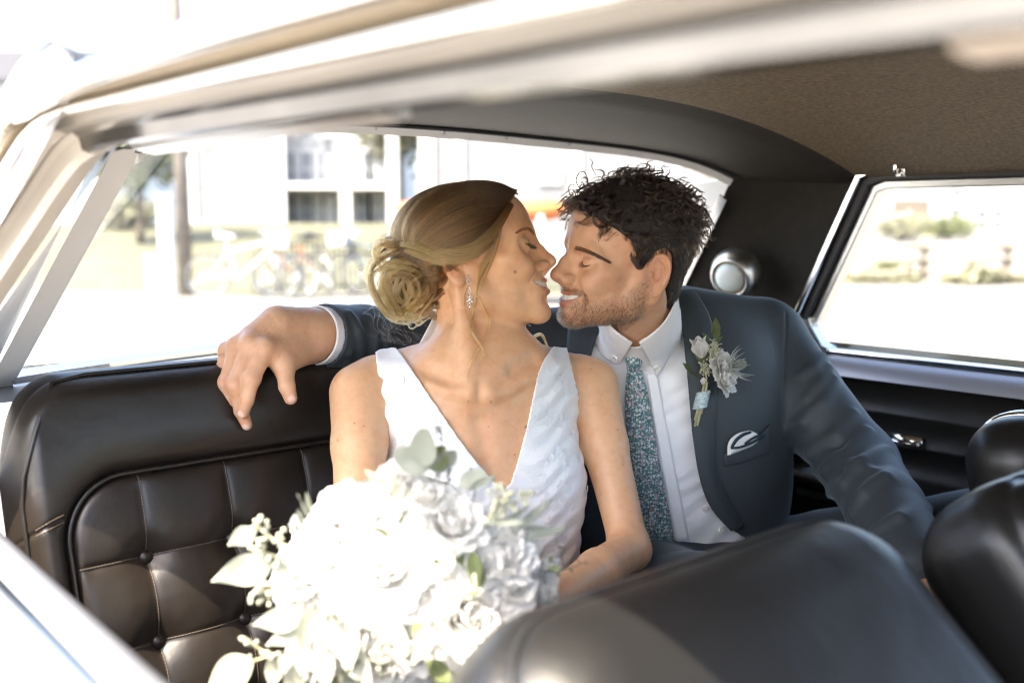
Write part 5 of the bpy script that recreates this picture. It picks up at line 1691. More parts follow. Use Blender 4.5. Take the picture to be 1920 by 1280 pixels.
def m_tie():
    m, N, L, b = newmat('floral_tie')
    setp(b, rough=0.5, sheen=0.3)
    tc = N.new('ShaderNodeTexCoord')
    def spots(scale, lo, hi, cols, base, rnd):
        vo = N.new('ShaderNodeTexVoronoi'); vo.inputs['Scale'].default_value = scale; vo.inputs['Randomness'].default_value = rnd
        L.new(tc.outputs['Object'], vo.inputs['Vector'])
        sp = N.new('ShaderNodeSeparateColor'); L.new(vo.outputs['Color'], sp.inputs[0])
        fl = ramp(N, L, sp.outputs[0], cols); fl.color_ramp.interpolation = 'CONSTANT'
        ds = ramp(N, L, vo.outputs['Distance'], [(lo, (1, 1, 1)), (hi, (0, 0, 0))])
        mx = N.new('ShaderNodeMix'); mx.data_type = 'RGBA'
        L.new(ds.outputs[0], mx.inputs[0]); L.new(base, mx.inputs[6]); L.new(fl.outputs[0], mx.inputs[7])
        return mx.outputs[2]
    n0 = noise(N, L, 60, 2)
    base = ramp(N, L, n0.outputs[0], [(0.3, (0.050, 0.125, 0.14)), (0.7, (0.085, 0.175, 0.185))])
    c1 = spots(480, 0.42, 0.60, [(0.0, (0.20, 0.34, 0.36)), (0.45, (0.42, 0.52, 0.53)), (0.70, (0.03, 0.085, 0.10))], base.outputs[0], 1.0)
    c2 = spots(265, 0.42, 0.54, [(0.0, (0.60, 0.64, 0.63)), (0.34, (0.55, 0.33, 0.36)), (0.52, (0.09, 0.19, 0.20)), (0.85, (0.42, 0.54, 0.56))], c1, 1.0)
    L.new(c2, b.inputs['Base Color'])
    n = noise(N, L, 1000, 1); bump(N, L, b, n.outputs[0], 0.2, 0.0004)
    return m
M['tie'] = m_tie()
M['button'] = simple('pearl_button', (0.78, 0.76, 0.70), 0.25)

# ---- jacket: chest shell open over the shirt, sleeves, folds
OPEN = [(1118, 600), (1110, 655), (1096, 720), (1120, 800), (1150, 900), (1200, 1045), (1300, 1090), (1400, 1010), (1366, 988), (1331, 946), (1311, 891), (1298, 813), (1288, 696), (1278, 610), (1270, 545), (1200, 520), (1150, 540)]
def sleeve(p):
    up = G_SL*0.62 + G_EL*0.38
    L_ = chain(p, [G_SL, up, G_EL], [0.0745, 0.064, 0.056], 0.01)
    fl = G_EL*0.5 + G_WL*0.5
    L_ = smin(L_, chain(p, [G_EL, fl, G_WL], [0.057, 0.053, 0.044], 0.01), 0.02)
    return L_
def sleeve_r(p):
    m = G_SR*0.5 + G_ER*0.5
    d = chain(p, [G_SR, m, G_ER], [0.068, 0.058, 0.052], 0.01)
    c0 = G_WR + (G_ER-G_WR)*0.10
    e = chain(p, [G_ER, G_ER*0.5 + c0*0.5, c0], [0.052, 0.050, 0.0462], 0.01)
    d = smin(d, e, 0.02)
    ax = (G_ER-G_WR)/np.linalg.norm(G_ER-G_WR)
    t = (p - c0) @ ax
    q = p - c0 - t[:, None]*ax
    rad = np.sqrt((q*q).sum(1))
    # the opening at the wrist: cut flat and hollow
    near = t < 0.06
    d = np.where(near, np.maximum(d, -t), d)
    d = np.maximum(d, np.where(near, 0.0415 - rad, -1))
    return d
def coat0(p):
    d = groom_chest(p) - 0.012
    # padded shoulder edge, body of the coat hanging straight
    d = smin(d, rot_ell(p, px(1290, 900, 1.64), (0.165, 0.115, 0.25), GT), 0.05)
    return d
def fold_rows(pts, r, inset):
    h = on_surf(lambda q: np.minimum(sleeve(q), 9), pts, 0.9, inset)
    return h, r
FOLDS = [
    ([(1476, 802), (1510, 792), (1545, 756), (1566, 712)], .0095), ([(1480, 840), (1525, 850), (1570, 818), (1602, 776)], .0115),
    ([(1508, 882), (1550, 884), (1592, 852), (1628, 808)], .0100), ([(1558, 928), (1588, 908), (1620, 868), (1668, 844)], .0110),
    ([(1600, 968), (1625, 925), (1662, 897), (1712, 884)], .0095), ([(1506, 702), (1526, 690), (1546, 668)], .0075),
    ([(1640, 1000), (1690, 972), (1745, 955)], .0085), ([(1556, 852), (1600, 872), (1640, 884)], .0070), ([(1516, 745), (1536, 722), (1556, 690)], .0070)]
FOLD_H = [fold_rows(a, b, 0.0040) for a, b in FOLDS]
FOLDS_R = [([(620, 585), (640, 620), (655, 660)], .006), ([(655, 588), (672, 620), (676, 668)], .007), ([(690, 596), (702, 630), (705, 660)], .007), ([(712, 600), (722, 630), (726, 655)], .006), ([(596, 640), (620, 668), (650, 680)], .006)]
FOLDR_H = [(on_surf(lambda q: sleeve_r(q), a, 0.9, 0.0015), b) for a, b in FOLDS_R]
ARMSEAM = on_surf(lambda q: smin(coat0(q), sleeve(q), 0.02), [(1474, 585), (1474, 620), (1471, 680), (1472, 740), (1475, 790), (1480, 835)], 0.9, 0.0)
def coat(p):
    body = coat0(p)
    cz = smin(body, sleeve(p), 0.018)
    for h, r in FOLD_H: cz = smin(cz, chain(p, h, [r*0.45] + [r]*(len(h)-2) + [r*0.4]), 0.013)
    cz = smax(cz, -chain(p, ARMSEAM, [0.0011]*6), 0.003)
    rs = sleeve_r(p)
    for h, r in FOLDR_H: rs = np.where(rs < 0.02, smin(rs, chain(p, h, [r*0.6, r, r*0.6]), 0.008), rs)
    cz = smin(cz, rs, 0.02)
    # hollow over the shirt front
    x_, y_, d_ = pix(p)
    cut = np.maximum(pixpoly(p, OPEN), (p @ CF.astype(np.float32)) - np.float32(G_C @ CF))
    cz = np.maximum(cz, -cut)
    neck_hole = cap(p, G_HN, G_NB, 0.066, 0.066)
    cz = smax(cz, -neck_hole, 0.006)
    return cz
v, q = sdf_mesh(coat, np.array((-0.36, 1.10, 0.60)), np.array((0.66, 1.82, 1.16)), 0.0024, newton=1)
jacket = mesh('jacket', v, q, M['suit'], groom)

# ---- shirt front
def shirt_sdf(p):
    d = groom_chest(p) - 0.002
    z = p[:, 2]; x = p[:, 0]
    d = d - 0.0013*np.sin(z*95 + x*55 + 2*np.sin(x*30)) - 0.0009*np.sin(z*170 - x*120 + 1.5*np.sin(z*50))
    d = smin(d, cap(p, G_HN, G_NB, 0.0600, 0.0625), 0.012)
    d = np.maximum(d, -cap(p, G_HN, G_NB, 0.0562, 0.0582))
    return np.maximum(d, pixpoly(p, [(1100, 602), (1080, 720), (1080, 1100), (1420, 1100), (1400, 960), (1330, 820), (1312, 560), (1274, 550), (1256, 588), (1230, 622), (1198, 650), (1183, 650), (1164, 634), (1138, 608)]))
v, q = sdf_mesh(shirt_sdf, P(1060, 1120, 1.60) + np.array((0, -0.20, 0)), P(1440, 520, 1.60) + np.array((0, 0.20, 0)), 0.0024, newton=1)
shirt = mesh('shirt', v, q, M['shirt'], groom)

def loft(name, A, B_, nu, nv, f, lift, mat, parent, thick=0.002, d0=1.0):
    """cloth between two pixel edges, laid on the surface f and lifted off it"""
    a = spline(np.array(A, float), nu); b = spline(np.array(B_, float), nu)
    t = np.linspace(0, 1, nv)
    pp = a[:, None]*(1-t)[None, :, None] + b[:, None]*t[None, :, None]
    h = ray_hit(f, pp[..., 0].ravel(), pp[..., 1].ravel(), d0, 2.0)
    n, _ = grad(f, h)
    U, V = np.meshgrid(np.linspace(0, 1, nu), t, indexing='ij')
    lf = (lift(U, V) if callable(lift) else np.full(U.shape, lift)).ravel()
    h = h - CF*lf[:, None]*1.0
    o = mesh(name, h, grid_faces(nu, nv), mat, parent)
    if thick:
        m = o.modifiers.new('thickness', 'SOLIDIFY'); m.thickness = thick; m.offset = 0
    return o
shf = lambda p: smin(groom_chest(p) - 0.003, groom_neck(p) - 0.004, 0.018)
# button-down collar leaves
loft('collar', [(1272, 546), (1252, 592), (1228, 620), (1197, 641)], [(1277, 606), (1262, 645), (1248, 678), (1231, 707)], 40, 22, shf,
     lambda U, V: 0.004 + 0.010*np.sin(np.pi*np.clip(V, 0, 1))*(0.4+0.6*U) + 0.004*(1-V), M['shirt'], shirt, 0.0022)
loft('collar', [(1136, 600), (1150, 618), (1166, 630), (1184, 642)], [(1114, 640), (1128, 664), (1148, 680), (1160, 682)], 30, 18, shf,
     lambda U, V: 0.004 + 0.008*np.sin(np.pi*np.clip(V, 0, 1)) + 0.004*(1-V), M['shirt'], shirt, 0.0022)
# placket edge beside the tie and buttons
loft('placket', [(1212, 700), (1226, 790), (1246, 900), (1268, 1015)], [(1232, 700), (1248, 790), (1270, 900), (1292, 1012)], 40, 6, lambda p: groom_chest(p) - 0.003, 0.0014, M['shirt'], shirt, 0.0012)
def buttons(name, pts, f, lift, r, mat, parent):
    for p_ in pts:
        h = ray_hit(f, *p_, 1.0, 2.0)[0]; n, _ = grad(f, h[None]); n = n[0]
        v, fa = lathe([(r*0.3, 0.0010), (r*0.55, 0.0006), (r*0.8, 0.0018), (r, 0.0012), (r, -0.001)], 16)
        t = np.cross(n, ZX); t /= np.linalg.norm(t); b = np.cross(n, t)
        mesh(name, v @ np.stack([t, b, n]) + h - CF*lift, fa, mat, parent)
buttons('button', [(1230, 690), (1151, 672)], shf, 0.014, 0.0048, M['button'], shirt)
buttons('button', [(1322, 952), (1352, 992)], lambda p: groom_chest(p) - 0.003, 0.004, 0.0052, M['button'], shirt)
# ---- tie
tf_ = lambda p: groom_chest(p) - 0.003
loft('tie', [(1175, 697), (1172, 740), (1173, 790), (1188, 890), (1205, 985), (1224, 1050)], [(1200, 694), (1211, 730), (1220, 780), (1237, 880), (1256, 975), (1266, 1050)], 70, 18, tf_,
     lambda U, V: 0.007 + 0.005*np.sin(np.pi*V)**0.6 + 0.004*np.exp(-U*14), M['tie'], groom, 0.003)
def knot(p):
    d = rot_ell(p, ray_hit(tf_, 1189, 676, 1.0, 2.0)[0] - CF*0.006, (0.0165, 0.0125, 0.024), GT)
    return d
kc = ray_hit(shf, 1189, 690, 1.0, 2.0)[0] - CF*0.010
kv, kf = [], []
rows = [(655, 1168, 1211, .010), (662, 1168, 1210, .015), (672, 1171, 1207, .0165), (684, 1174, 1202, .0150), (693, 1176, 1199, .0125), (698, 1177, 1198, .008)]
dk = float((kc-CAM) @ CF)
for y_, x0_, x1_, th_ in rows:
    for t_ in np.linspace(0, 2*math.pi, 25)[:-1]:
        kv.append(P((x0_+x1_)/2 + (x1_-x0_)/2*math.cos(t_), y_ + 2.0*math.cos(t_*2), dk) - CF*th_*math.sin(t_)*(1 if math.sin(t_) > 0 else 0.4))
m_ = 24
kf = [(i*m_+j, i*m_+(j+1) % m_, (i+1)*m_+(j+1) % m_, (i+1)*m_+j) for i in range(len(rows)-1) for j in range(m_)] + [tuple(range(m_)), tuple((len(rows)-1)*m_+j for j in range(m_-1, -1, -1))]
tk = mesh('tie_knot', kv, kf, M['tie'], groom)
sm_ = tk.modifiers.new('smooth', 'SUBSURF'); sm_.levels = 1; sm_.render_levels = 2
# ---- lapels
cf_ = lambda p: smin(coat0(p), sleeve(p), 0.018)
lap = loft('lapel', [(1268, 541), (1276, 610), (1287, 696), (1297, 813), (1309, 891), (1330, 948), (1368, 992)], [(1298, 540), (1330, 596), (1340, 660), (1341, 747), (1338, 813), (1344, 891), (1390, 984)], 70, 16, cf_,
     lambda U, V: 0.004 + 0.006*np.sin(np.pi*np.clip(V*0.9+0.1, 0, 1)) + 0.003*(1-V), M['suit'], jacket, 0.003)
loft('lapel', [(1128, 602), (1118, 628), (1111, 655), (1100, 700)], [(1066, 606), (1064, 630), (1062, 655), (1058, 700)], 20, 10, cf_, lambda U, V: 0.005 + 0.003*np.sin(np.pi*V), M['suit'], jacket, 0.003)
# notch seam across the lapel, pocket welt
def cord(name, pts, f, lift, r, mat, parent, n=24):
    q = spline(np.array(pts, float), n); h = ray_hit(f, q[:, 0], q[:, 1], 1.0, 2.0) - CF*lift
    v, fa = tube(h, r, 5); return mesh(name, v, fa, mat, parent)
M['suit_dark'] = simple('suit_seam', (0.010, 0.013, 0.018), 0.8)
cord('lapel_seam', [(1278, 628), (1296, 640), (1312, 634)], cf_, 0.0115, 0.0008, M['suit_dark'], jacket)
loft('pocket_welt', [(1357, 850), (1385, 838), (1415, 822), (1440, 797)], [(1358, 873), (1387, 868), (1417, 858), (1443, 850)], 30, 8, cf_, lambda U, V: 0.003 + 0.0015*np.sin(np.pi*V), M['suit'], jacket, 0.002)
cord('pocket_edge', [(1357, 849), (1385, 837), (1415, 821), (1441, 795)], cf_, 0.0055, 0.0009, M['suit_dark'], jacket)
# ---- pocket square: folded layers with dark borders
M['square'] = simple('pocket_square', (0.72, 0.72, 0.70), 0.7)
M['square_edge'] = simple('square_border', (0.010, 0.030, 0.045), 0.7)
ps = loft('pocket_square', [(1362, 852), (1364, 828), (1380, 812), (1404, 806)], [(1368, 850), (1390, 842), (1412, 832), (1426, 816)], 24, 10, cf_, lambda U, V: 0.007 + 0.004*np.sin(np.pi*V), M['square'], groom, 0.002)
for a, b, l in (([(1366, 836), (1374, 822), (1388, 811), (1404, 806)], [(1370, 838), (1380, 824), (1392, 815), (1405, 810)], 0.013), ([(1366, 836), (1384, 834), (1404, 826), (1428, 813)], [(1367, 840), (1385, 838), (1406, 830), (1428, 817)], 0.014), ([(1392, 828), (1406, 818), (1420, 812), (1430, 812)], [(1393, 831), (1407, 822), (1421, 816), (1430, 815)], 0.0145)):
    loft('border', a, b, 16, 3, cf_, l, M['square_edge'], ps, 0.001)
# ---- shirt cuff
axc = (G_WR-G_ER)/np.linalg.norm(G_WR-G_ER)
c0 = G_WR + (G_ER-G_WR)*0.10
vv_, ff_ = lathe([(0.0405, -0.03), (0.0415, 0.0), (0.0425, 0.012), (0.0425, 0.0145), (0.0400, 0.0145), (0.0395, 0.0), (0.0385, -0.03)], 48)
e1_ = np.cross(axc, ZX); e1_ /= np.linalg.norm(e1_); e2_ = np.cross(axc, e1_)
mesh('cuff', vv_ @ np.stack([e1_, e2_, axc]) + c0, ff_, M['shirt'], shirt)
# ---- trousers
def trousers(p):
    h0 = px(1400, 1085, 1.68); k0 = px(1865, 1000, 1.44); h1 = px(1210, 1120, 1.56); k1 = px(1420, 1190, 1.16)
    a = chain(p, [h0, h0*0.5 + k0*0.5, k0], [0.095, 0.082, 0.066], 0.01)
    b = chain(p, [h1, h1*0.5 + k1*0.5, k1], [0.095, 0.082, 0.066], 0.01)
    for k_, s_ in ((k0, 1), (k1, 1)):
        ft = np.float32((k_[0] + 0.03, k_[1] - 0.02, 0.36))
        a = smin(a, cap(p, k_, ft, 0.064, 0.05), 0.02)
    d = smin(smin(a, b, 0.03), rot_ell(p, px(1290, 1110, 1.62), (0.17, 0.12, 0.12), GT), 0.05)
    return d - 0.0015*np.sin(p[:, 0]*60 + p[:, 2]*50)
v, q = sdf_mesh(trousers, np.array((0.10, 0.95, 0.31)), np.array((0.80, 1.82, 1.00)), 0.005, newton=1)
mesh('trousers', v, q, M['suit'], groom)
# ================================================================== hair
M['hair_cap_blond'] = simple('hair_base_blond', (0.10, 0.058, 0.024), 0.6, vary=0.3, scale=120, bumps=0.6, bscale=260, bdist=0.003)
M['hair_cap_dark'] = simple('hair_base_dark', (0.008, 0.0055, 0.004), 0.75, bumps=0.8, bscale=200, bdist=0.004)
hg = np.random.default_rng(5)
# ---- bride: cap under the strands
BHL = [(91, 86), (64, 62), (50, 36), (38, 8), (22, -2), (4, 10), (-12, 12), (-22, 9), (-40, -20), (-58, -46), (-120, -60), (-140, 140), (95, 140)]
def bride_scalp(q):
    a = np.stack([q[:, 0], np.abs(q[:, 1]), q[:, 2]], 1)
    d = ell(a, (0, 0, 39), (84, 69, 69))
    d = smin(d, ell(a, (42, 0, 44), (58, 57, 53)), 22)
    d = smin(d, ell(a, (-30, 0, 30), (66, 64, 66)), 20)
    return d
def bride_hair_surf(p):
    q = BH.loc(p)
    d = bride_scalp(q) - 6.0
    # fuller at the crown and the side sweep
    d = smin(d, ell(q, (-20, -4, 58), (64, 62, 52)), 18)
    d = smin(d, ell(np.stack([q[:, 0], np.abs(q[:, 1]), q[:, 2]], 1), (8, 50, 30), (48, 30, 40)), 20)
    return d*np.float32(BH.k)
BUN_O = P(764, 531, 1.362)
def bun_surf(p):
    q = (p - BUN_O.astype(np.float32))
    x = q @ CR.astype(np.float32); y = q @ CF.astype(np.float32); z = q @ CU.astype(np.float32)
    return ell(np.stack([x, y, z], 1), (0.004, 0, 0.002), (0.040, 0.040, 0.045))
def bride_cap(p):
    q = BH.loc(p)
    reg = poly2(q[:, 0], q[:, 2], BHL)*np.float32(BH.k)
    d = np.maximum(bride_hair_surf(p) + 0.0035, reg + 0.002)
    d = smin(d, bun_surf(p) + 0.004, 0.015)
    return d
v, q = sdf_mesh(bride_cap, P(670, 625, 1.37) - np.array((0, 0.10, 0)), P(990, 330, 1.37) + np.array((0, 0.11, 0.01)), 0.0022, newton=1)
bh = mesh('hair', v, q, M['hair_cap_blond'], bride)
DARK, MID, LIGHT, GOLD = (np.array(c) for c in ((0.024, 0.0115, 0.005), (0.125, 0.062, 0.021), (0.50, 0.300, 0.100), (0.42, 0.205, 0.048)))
S, R_, C_ = [], [], []
def ray_d(pts, f, d0=0.9):
    pts = np.asarray(pts, float)
    c = ray_hit(f, pts[:, 0], pts[:, 1], d0, 1.65)
    ok = np.abs(f(c.astype(np.float32))) < 0.004
    dep = (c-CAM) @ CF; i = np.arange(len(pts))
    dep = np.where(ok, dep, np.interp(i, i[ok], dep[ok]))
    return np.array([P(a, b, d) for (a, b), d in zip(pts, dep)])
def add(strand, r, col): S.append(np.asarray(strand)); R_.append(r); C_.append(col)
GUIDES = [
    [(969, 358), (930, 349), (891, 345), (840, 353), (795, 376), (766, 410), (757, 446), (768, 468)],
    [(964, 364), (922, 358), (874, 360), (822, 380), (785, 415), (766, 448), (772, 470)],
    [(958, 373), (916, 371), (868, 380), (820, 403), (787, 435), (774, 460), (780, 472)],
    [(951, 384), (910, 388), (866, 402), (823, 425), (794, 450), (780, 466), (786, 476)],
    [(944, 396), (906, 408), (866, 424), (826, 444), (800, 462), (788, 472), (792, 480)],
    [(938, 410), (903, 430), (868, 447), (832, 460), (806, 472), (796, 480), (798, 486)],
    [(934, 424), (903, 450), (870, 466), (838, 474), (812, 482), (802, 488), (800, 494)],
    [(930, 440), (905, 468), (874, 480), (846, 484), (820, 490), (808, 496), (804, 502)]]
GL = np.array([spline(np.array(g, float), 26) for g in GUIDES])
def guide_at(t):
    t = min(max(t, 0), len(GL)-1.001); i = int(t); w = t-i
    return GL[i]*(1-w) + GL[i+1]*w
base3 = [ray_d(g, bride_hair_surf) for g in GL]
def guide3(t):
    t = min(max(t, 0), len(GL)-1.001); i = int(t); w = t-i
    return base3[i]*(1-w) + base3[i+1]*w
NB = 7500
wisp = hg.uniform(0.35, 1.6, 80); wlift = hg.uniform(0, 0.0030, 80)
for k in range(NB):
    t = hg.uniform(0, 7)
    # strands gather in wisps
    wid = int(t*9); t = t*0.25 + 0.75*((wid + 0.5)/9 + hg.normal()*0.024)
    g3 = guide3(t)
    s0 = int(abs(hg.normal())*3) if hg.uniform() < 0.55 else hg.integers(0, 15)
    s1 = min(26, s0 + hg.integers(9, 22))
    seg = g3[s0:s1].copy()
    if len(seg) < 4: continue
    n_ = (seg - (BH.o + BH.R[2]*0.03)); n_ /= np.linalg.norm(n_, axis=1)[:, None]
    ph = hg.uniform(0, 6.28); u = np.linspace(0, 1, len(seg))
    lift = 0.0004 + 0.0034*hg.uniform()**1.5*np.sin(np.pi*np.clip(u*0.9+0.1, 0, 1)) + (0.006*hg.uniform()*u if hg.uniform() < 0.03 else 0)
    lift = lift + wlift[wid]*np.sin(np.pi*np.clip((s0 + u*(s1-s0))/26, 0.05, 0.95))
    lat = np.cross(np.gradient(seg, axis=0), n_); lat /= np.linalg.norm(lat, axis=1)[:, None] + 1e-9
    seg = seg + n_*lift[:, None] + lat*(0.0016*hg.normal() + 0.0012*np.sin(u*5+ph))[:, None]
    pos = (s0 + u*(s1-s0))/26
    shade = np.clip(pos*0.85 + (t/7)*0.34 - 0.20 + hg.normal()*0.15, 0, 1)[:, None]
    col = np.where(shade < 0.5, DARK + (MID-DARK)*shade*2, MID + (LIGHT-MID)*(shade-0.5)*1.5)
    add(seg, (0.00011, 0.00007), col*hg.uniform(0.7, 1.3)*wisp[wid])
# over the ridge of the head, between the near half and its mirror image
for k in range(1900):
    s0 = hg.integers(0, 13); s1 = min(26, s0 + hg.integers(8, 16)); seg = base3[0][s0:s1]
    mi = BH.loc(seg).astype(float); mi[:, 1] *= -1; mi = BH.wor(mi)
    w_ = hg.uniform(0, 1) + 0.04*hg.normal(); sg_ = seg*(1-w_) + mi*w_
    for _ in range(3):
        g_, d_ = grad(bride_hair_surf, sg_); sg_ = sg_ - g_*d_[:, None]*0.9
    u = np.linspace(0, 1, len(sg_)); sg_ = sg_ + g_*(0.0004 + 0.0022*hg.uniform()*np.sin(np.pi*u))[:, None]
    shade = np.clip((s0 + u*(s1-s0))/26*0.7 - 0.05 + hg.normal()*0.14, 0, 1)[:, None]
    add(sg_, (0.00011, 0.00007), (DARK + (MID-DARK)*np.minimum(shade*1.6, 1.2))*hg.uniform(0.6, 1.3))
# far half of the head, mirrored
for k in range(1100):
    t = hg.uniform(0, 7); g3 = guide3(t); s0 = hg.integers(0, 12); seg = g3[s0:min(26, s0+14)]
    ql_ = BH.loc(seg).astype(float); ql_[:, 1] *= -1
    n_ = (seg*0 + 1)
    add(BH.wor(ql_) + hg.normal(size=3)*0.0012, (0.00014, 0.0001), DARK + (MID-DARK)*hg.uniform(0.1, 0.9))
def lock(pts, n, width, cols, f=None, lift=0.004, d0=0.9, depth=None, rad=(0.000105, 0.00006), twist=0.0, m=26, flat=0.55, taper=0.35):
    """a wisp of n strands that follows pixel points, on the surface f or at a fixed depth"""
    q = spline(np.array(pts, float), m)
    if depth is not None:
        dp = np.interp(np.linspace(0, 1, m), np.linspace(0, 1, len(depth)), depth)
        c = np.array([P(a, b, d) for (a, b), d in zip(q, dp)])
    else:
        c = ray_hit(f, q[:, 0], q[:, 1], d0, 1.65)
        ok = np.abs(f(c.astype(np.float32))) < 0.004
        dep = (c-CAM) @ CF
        if ok.any():
            dep = np.where(ok, dep, np.interp(np.arange(m), np.arange(m)[ok], dep[ok]))
        # soften depth jumps
        for _ in range(4): dep[1:-1] = (dep[:-2] + dep[1:-1]*2 + dep[2:])/4
        c = np.array([P(a, b, d) for (a, b), d in zip(q, dep)])
        c = c - CF*lift
    t_, a_, b_ = frames(c)
    u = np.linspace(0, 1, m)
    prof = (taper + (1-taper)*np.sin(np.pi*np.clip(u*0.92+0.06, 0, 1)))
    for k in range(int(n*1.5) if n > 30 else n):
        r = width*math.sqrt(hg.uniform()); an = hg.uniform(0, 6.28)
        ang = an + twist*u*6.28
        o = (a_*np.cos(ang)[:, None] + b_*(np.sin(ang)*1.0)[:, None])*(r*prof)[:, None]
        o = o - CF*(o @ CF)[:, None]*(1-flat)
        wob = 0.0007*np.sin(u*9 + hg.uniform(0, 6.28))
        s = c + o + a_*wob[:, None]
        e = hg.uniform(0.8, 1.0) if hg.uniform() < 0.5 else 1.0
        mm = max(6, int(m*e))
        cc = cols[0] + (cols[1]-cols[0])*u[:mm, None]**1.0
        shade = 0.45 + 0.85*hg.uniform()
        add(s[:mm], rad, cc*shade)
bhf0 = lambda p: head_sdf(BH.loc(p), False)*np.float32(BH.k)
# side sweep and twisted rope of hair
lock([(958, 384), (932, 425), (900, 458), (862, 476), (822, 474), (786, 462), (752, 458)], 210, 0.0085, (DARK*0.5+MID*0.5, LIGHT), lambda p: smin(bride_hair_surf(p), bhf0(p), 0.004), 0.0050, twist=0.8)
lock([(925, 452), (896, 474), (864, 488), (828, 490), (792, 480), (760, 470)], 150, 0.0070, (MID, LIGHT), lambda p: smin(bride_hair_surf(p), bhf0(p), 0.004), 0.0045, twist=1.1)
lock([(928, 446), (915, 480), (900, 505), (888, 520), (880, 508)], 60, 0.005, (MID, LIGHT*0.9), bride_hair_surf, 0.003)
lock([(940, 418), (928, 455), (915, 490), (903, 520), (896, 548)], 120, 0.0068, (MID*0.8, LIGHT), bride_body, 0.005)
# hair swept up from behind the ear and the nape
for a in ([(862, 490), (838, 500), (812, 508), (786, 512)], [(846, 498), (826, 514), (802, 526), (780, 530)], [(838, 520), (818, 535), (796, 545), (775, 548)], [(832, 545), (812, 556), (792, 562), (774, 560)], [(824, 572), (808, 574), (790, 574), (776, 568)], [(818, 596), (804, 588), (790, 582), (778, 575)]):
    lock(a, 85, 0.0075, (MID*0.75, MID), lambda p: smin(bride_cap(p), bride_body(p), 0.004), 0.0025, taper=0.6)
def X(l): return [(660 + a/3.2, 280 + b/3.2) for a, b in l]
BUN = [
    ([(330, 575), (250, 585), (180, 565), (145, 620), (180, 690), (260, 705), (340, 660)], 120, 0.0060),
    ([(300, 610), (200, 645), (120, 700), (98, 780), (130, 860), (180, 940), (240, 1000), (315, 1000)], 150, 0.0066),
    ([(340, 640), (260, 710), (180, 755), (155, 840), (195, 930), (265, 990), (335, 1000)], 150, 0.0072),
    ([(390, 690), (300, 725), (225, 790), (225, 870), (275, 950), (340, 990)], 150, 0.0075),
    ([(430, 670), (360, 735), (300, 800), (285, 880), (320, 935), (372, 912), (392, 850)], 120, 0.0066),
    ([(490, 715), (430, 765), (380, 800), (368, 850), (408, 895), (458, 872), (472, 820)], 110, 0.0058),
    ([(530, 690), (490, 775), (440, 840), (400, 905), (350, 960), (300, 1000)], 120, 0.0062),
    ([(545, 755), (512, 840), (482, 900), (440, 950), (395, 1000), (366, 990), (358, 1030), (392, 1052), (432, 1022)], 95, 0.0046),
    ([(535, 820), (500, 900), (455, 960), (420, 1020), (385, 1050)], 80, 0.0045),
    ([(175, 610), (250, 570), (330, 590), (400, 620), (470, 660), (520, 700)], 110, 0.0058),
    ([(210, 690), (270, 680), (350, 690), (430, 720), (480, 770)], 110, 0.0062),
    ([(250, 760), (330, 770), (380, 830), (370, 910), (310, 960)], 100, 0.0055),
    ([(420, 760), (470, 780), (490, 850), (450, 920), (400, 930), (380, 890)], 90, 0.0048),
    ([(270, 960), (310, 1010), (360, 1000), (390, 960), (430, 930)], 60, 0.0042)]
for pts, n, w in BUN:
    base_ = np.array(X(pts))
    for rep in range(5):
        off = hg.normal(size=2)*5.5; sc = hg.uniform(0.88, 1.10)
        cen = base_.mean(0)
        pj = (base_ - cen)*sc + cen + off + hg.normal(size=base_.shape)*2.2
        cA, cB = (MID, LIGHT) if hg.uniform() < 0.5 else ((LIGHT*0.8, GOLD) if hg.uniform() < 0.6 else (MID*0.6, GOLD*0.9))
        k_ = hg.uniform(0.55, 1.35)
        lock(pj, int(n*0.30), w*hg.uniform(0.36, 0.62), (cA*k_, cB*k_), bun_surf, 0.001 + 0.012*hg.uniform(), twist=hg.uniform(0.3, 1.6), m=22, flat=0.8)
# loose ends around the bun
for k in range(60):
    a = hg.uniform(0, 6.28); r0 = hg.uniform(0.75, 1.0)
    c = np.array((762 + 62*math.cos(a)*r0, 532 + 62*math.sin(a)*r0))
    pts = [c]; an = a + hg.choice((-1, 1))*hg.uniform(0.9, 1.7)
    for j in range(4):
        c = c + 15*np.array((math.cos(an), math.sin(an)))*hg.uniform(0.7, 1.2); an += hg.normal()*0.7; pts.append(c)
    lock(pts, 1, 0.0002, (LIGHT, LIGHT*1.1), None, depth=[1.325 + 0.03*hg.uniform(), 1.33 + 0.04*hg.normal()*0.3], rad=(0.00010, 0.00006))
for k in range(20):
    x0 = hg.uniform(700, 790); pts = [(x0, 585), (x0 - 12 + hg.normal()*6, 612), (x0 + hg.normal()*16, 634), (x0 + 22 + hg.normal()*18, 645 + hg.normal()*6)]
    lock(pts, 1, 0.0002, (LIGHT, LIGHT*1.1), None, depth=[1.335, 1.32 + 0.02*hg.normal()], rad=(0.00006, 0.00004))
# flyaways over the crown
for k in range(90):
    t = hg.uniform(0, 6); g3 = guide3(t); i0 = hg.integers(0, 14); seg = g3[i0:i0+hg.integers(6, 12)].copy()
    n_ = (seg - (BH.o + BH.R[2]*0.03)); n_ /= np.linalg.norm(n_, axis=1)[:, None]
    seg = seg + n_*(0.003 + 0.007*hg.uniform()*np.sin(np.linspace(0, 3.0, len(seg))))[:, None] + hg.normal(size=3)*0.002
    add(seg, (0.00008, 0.00005), MID*1.2)
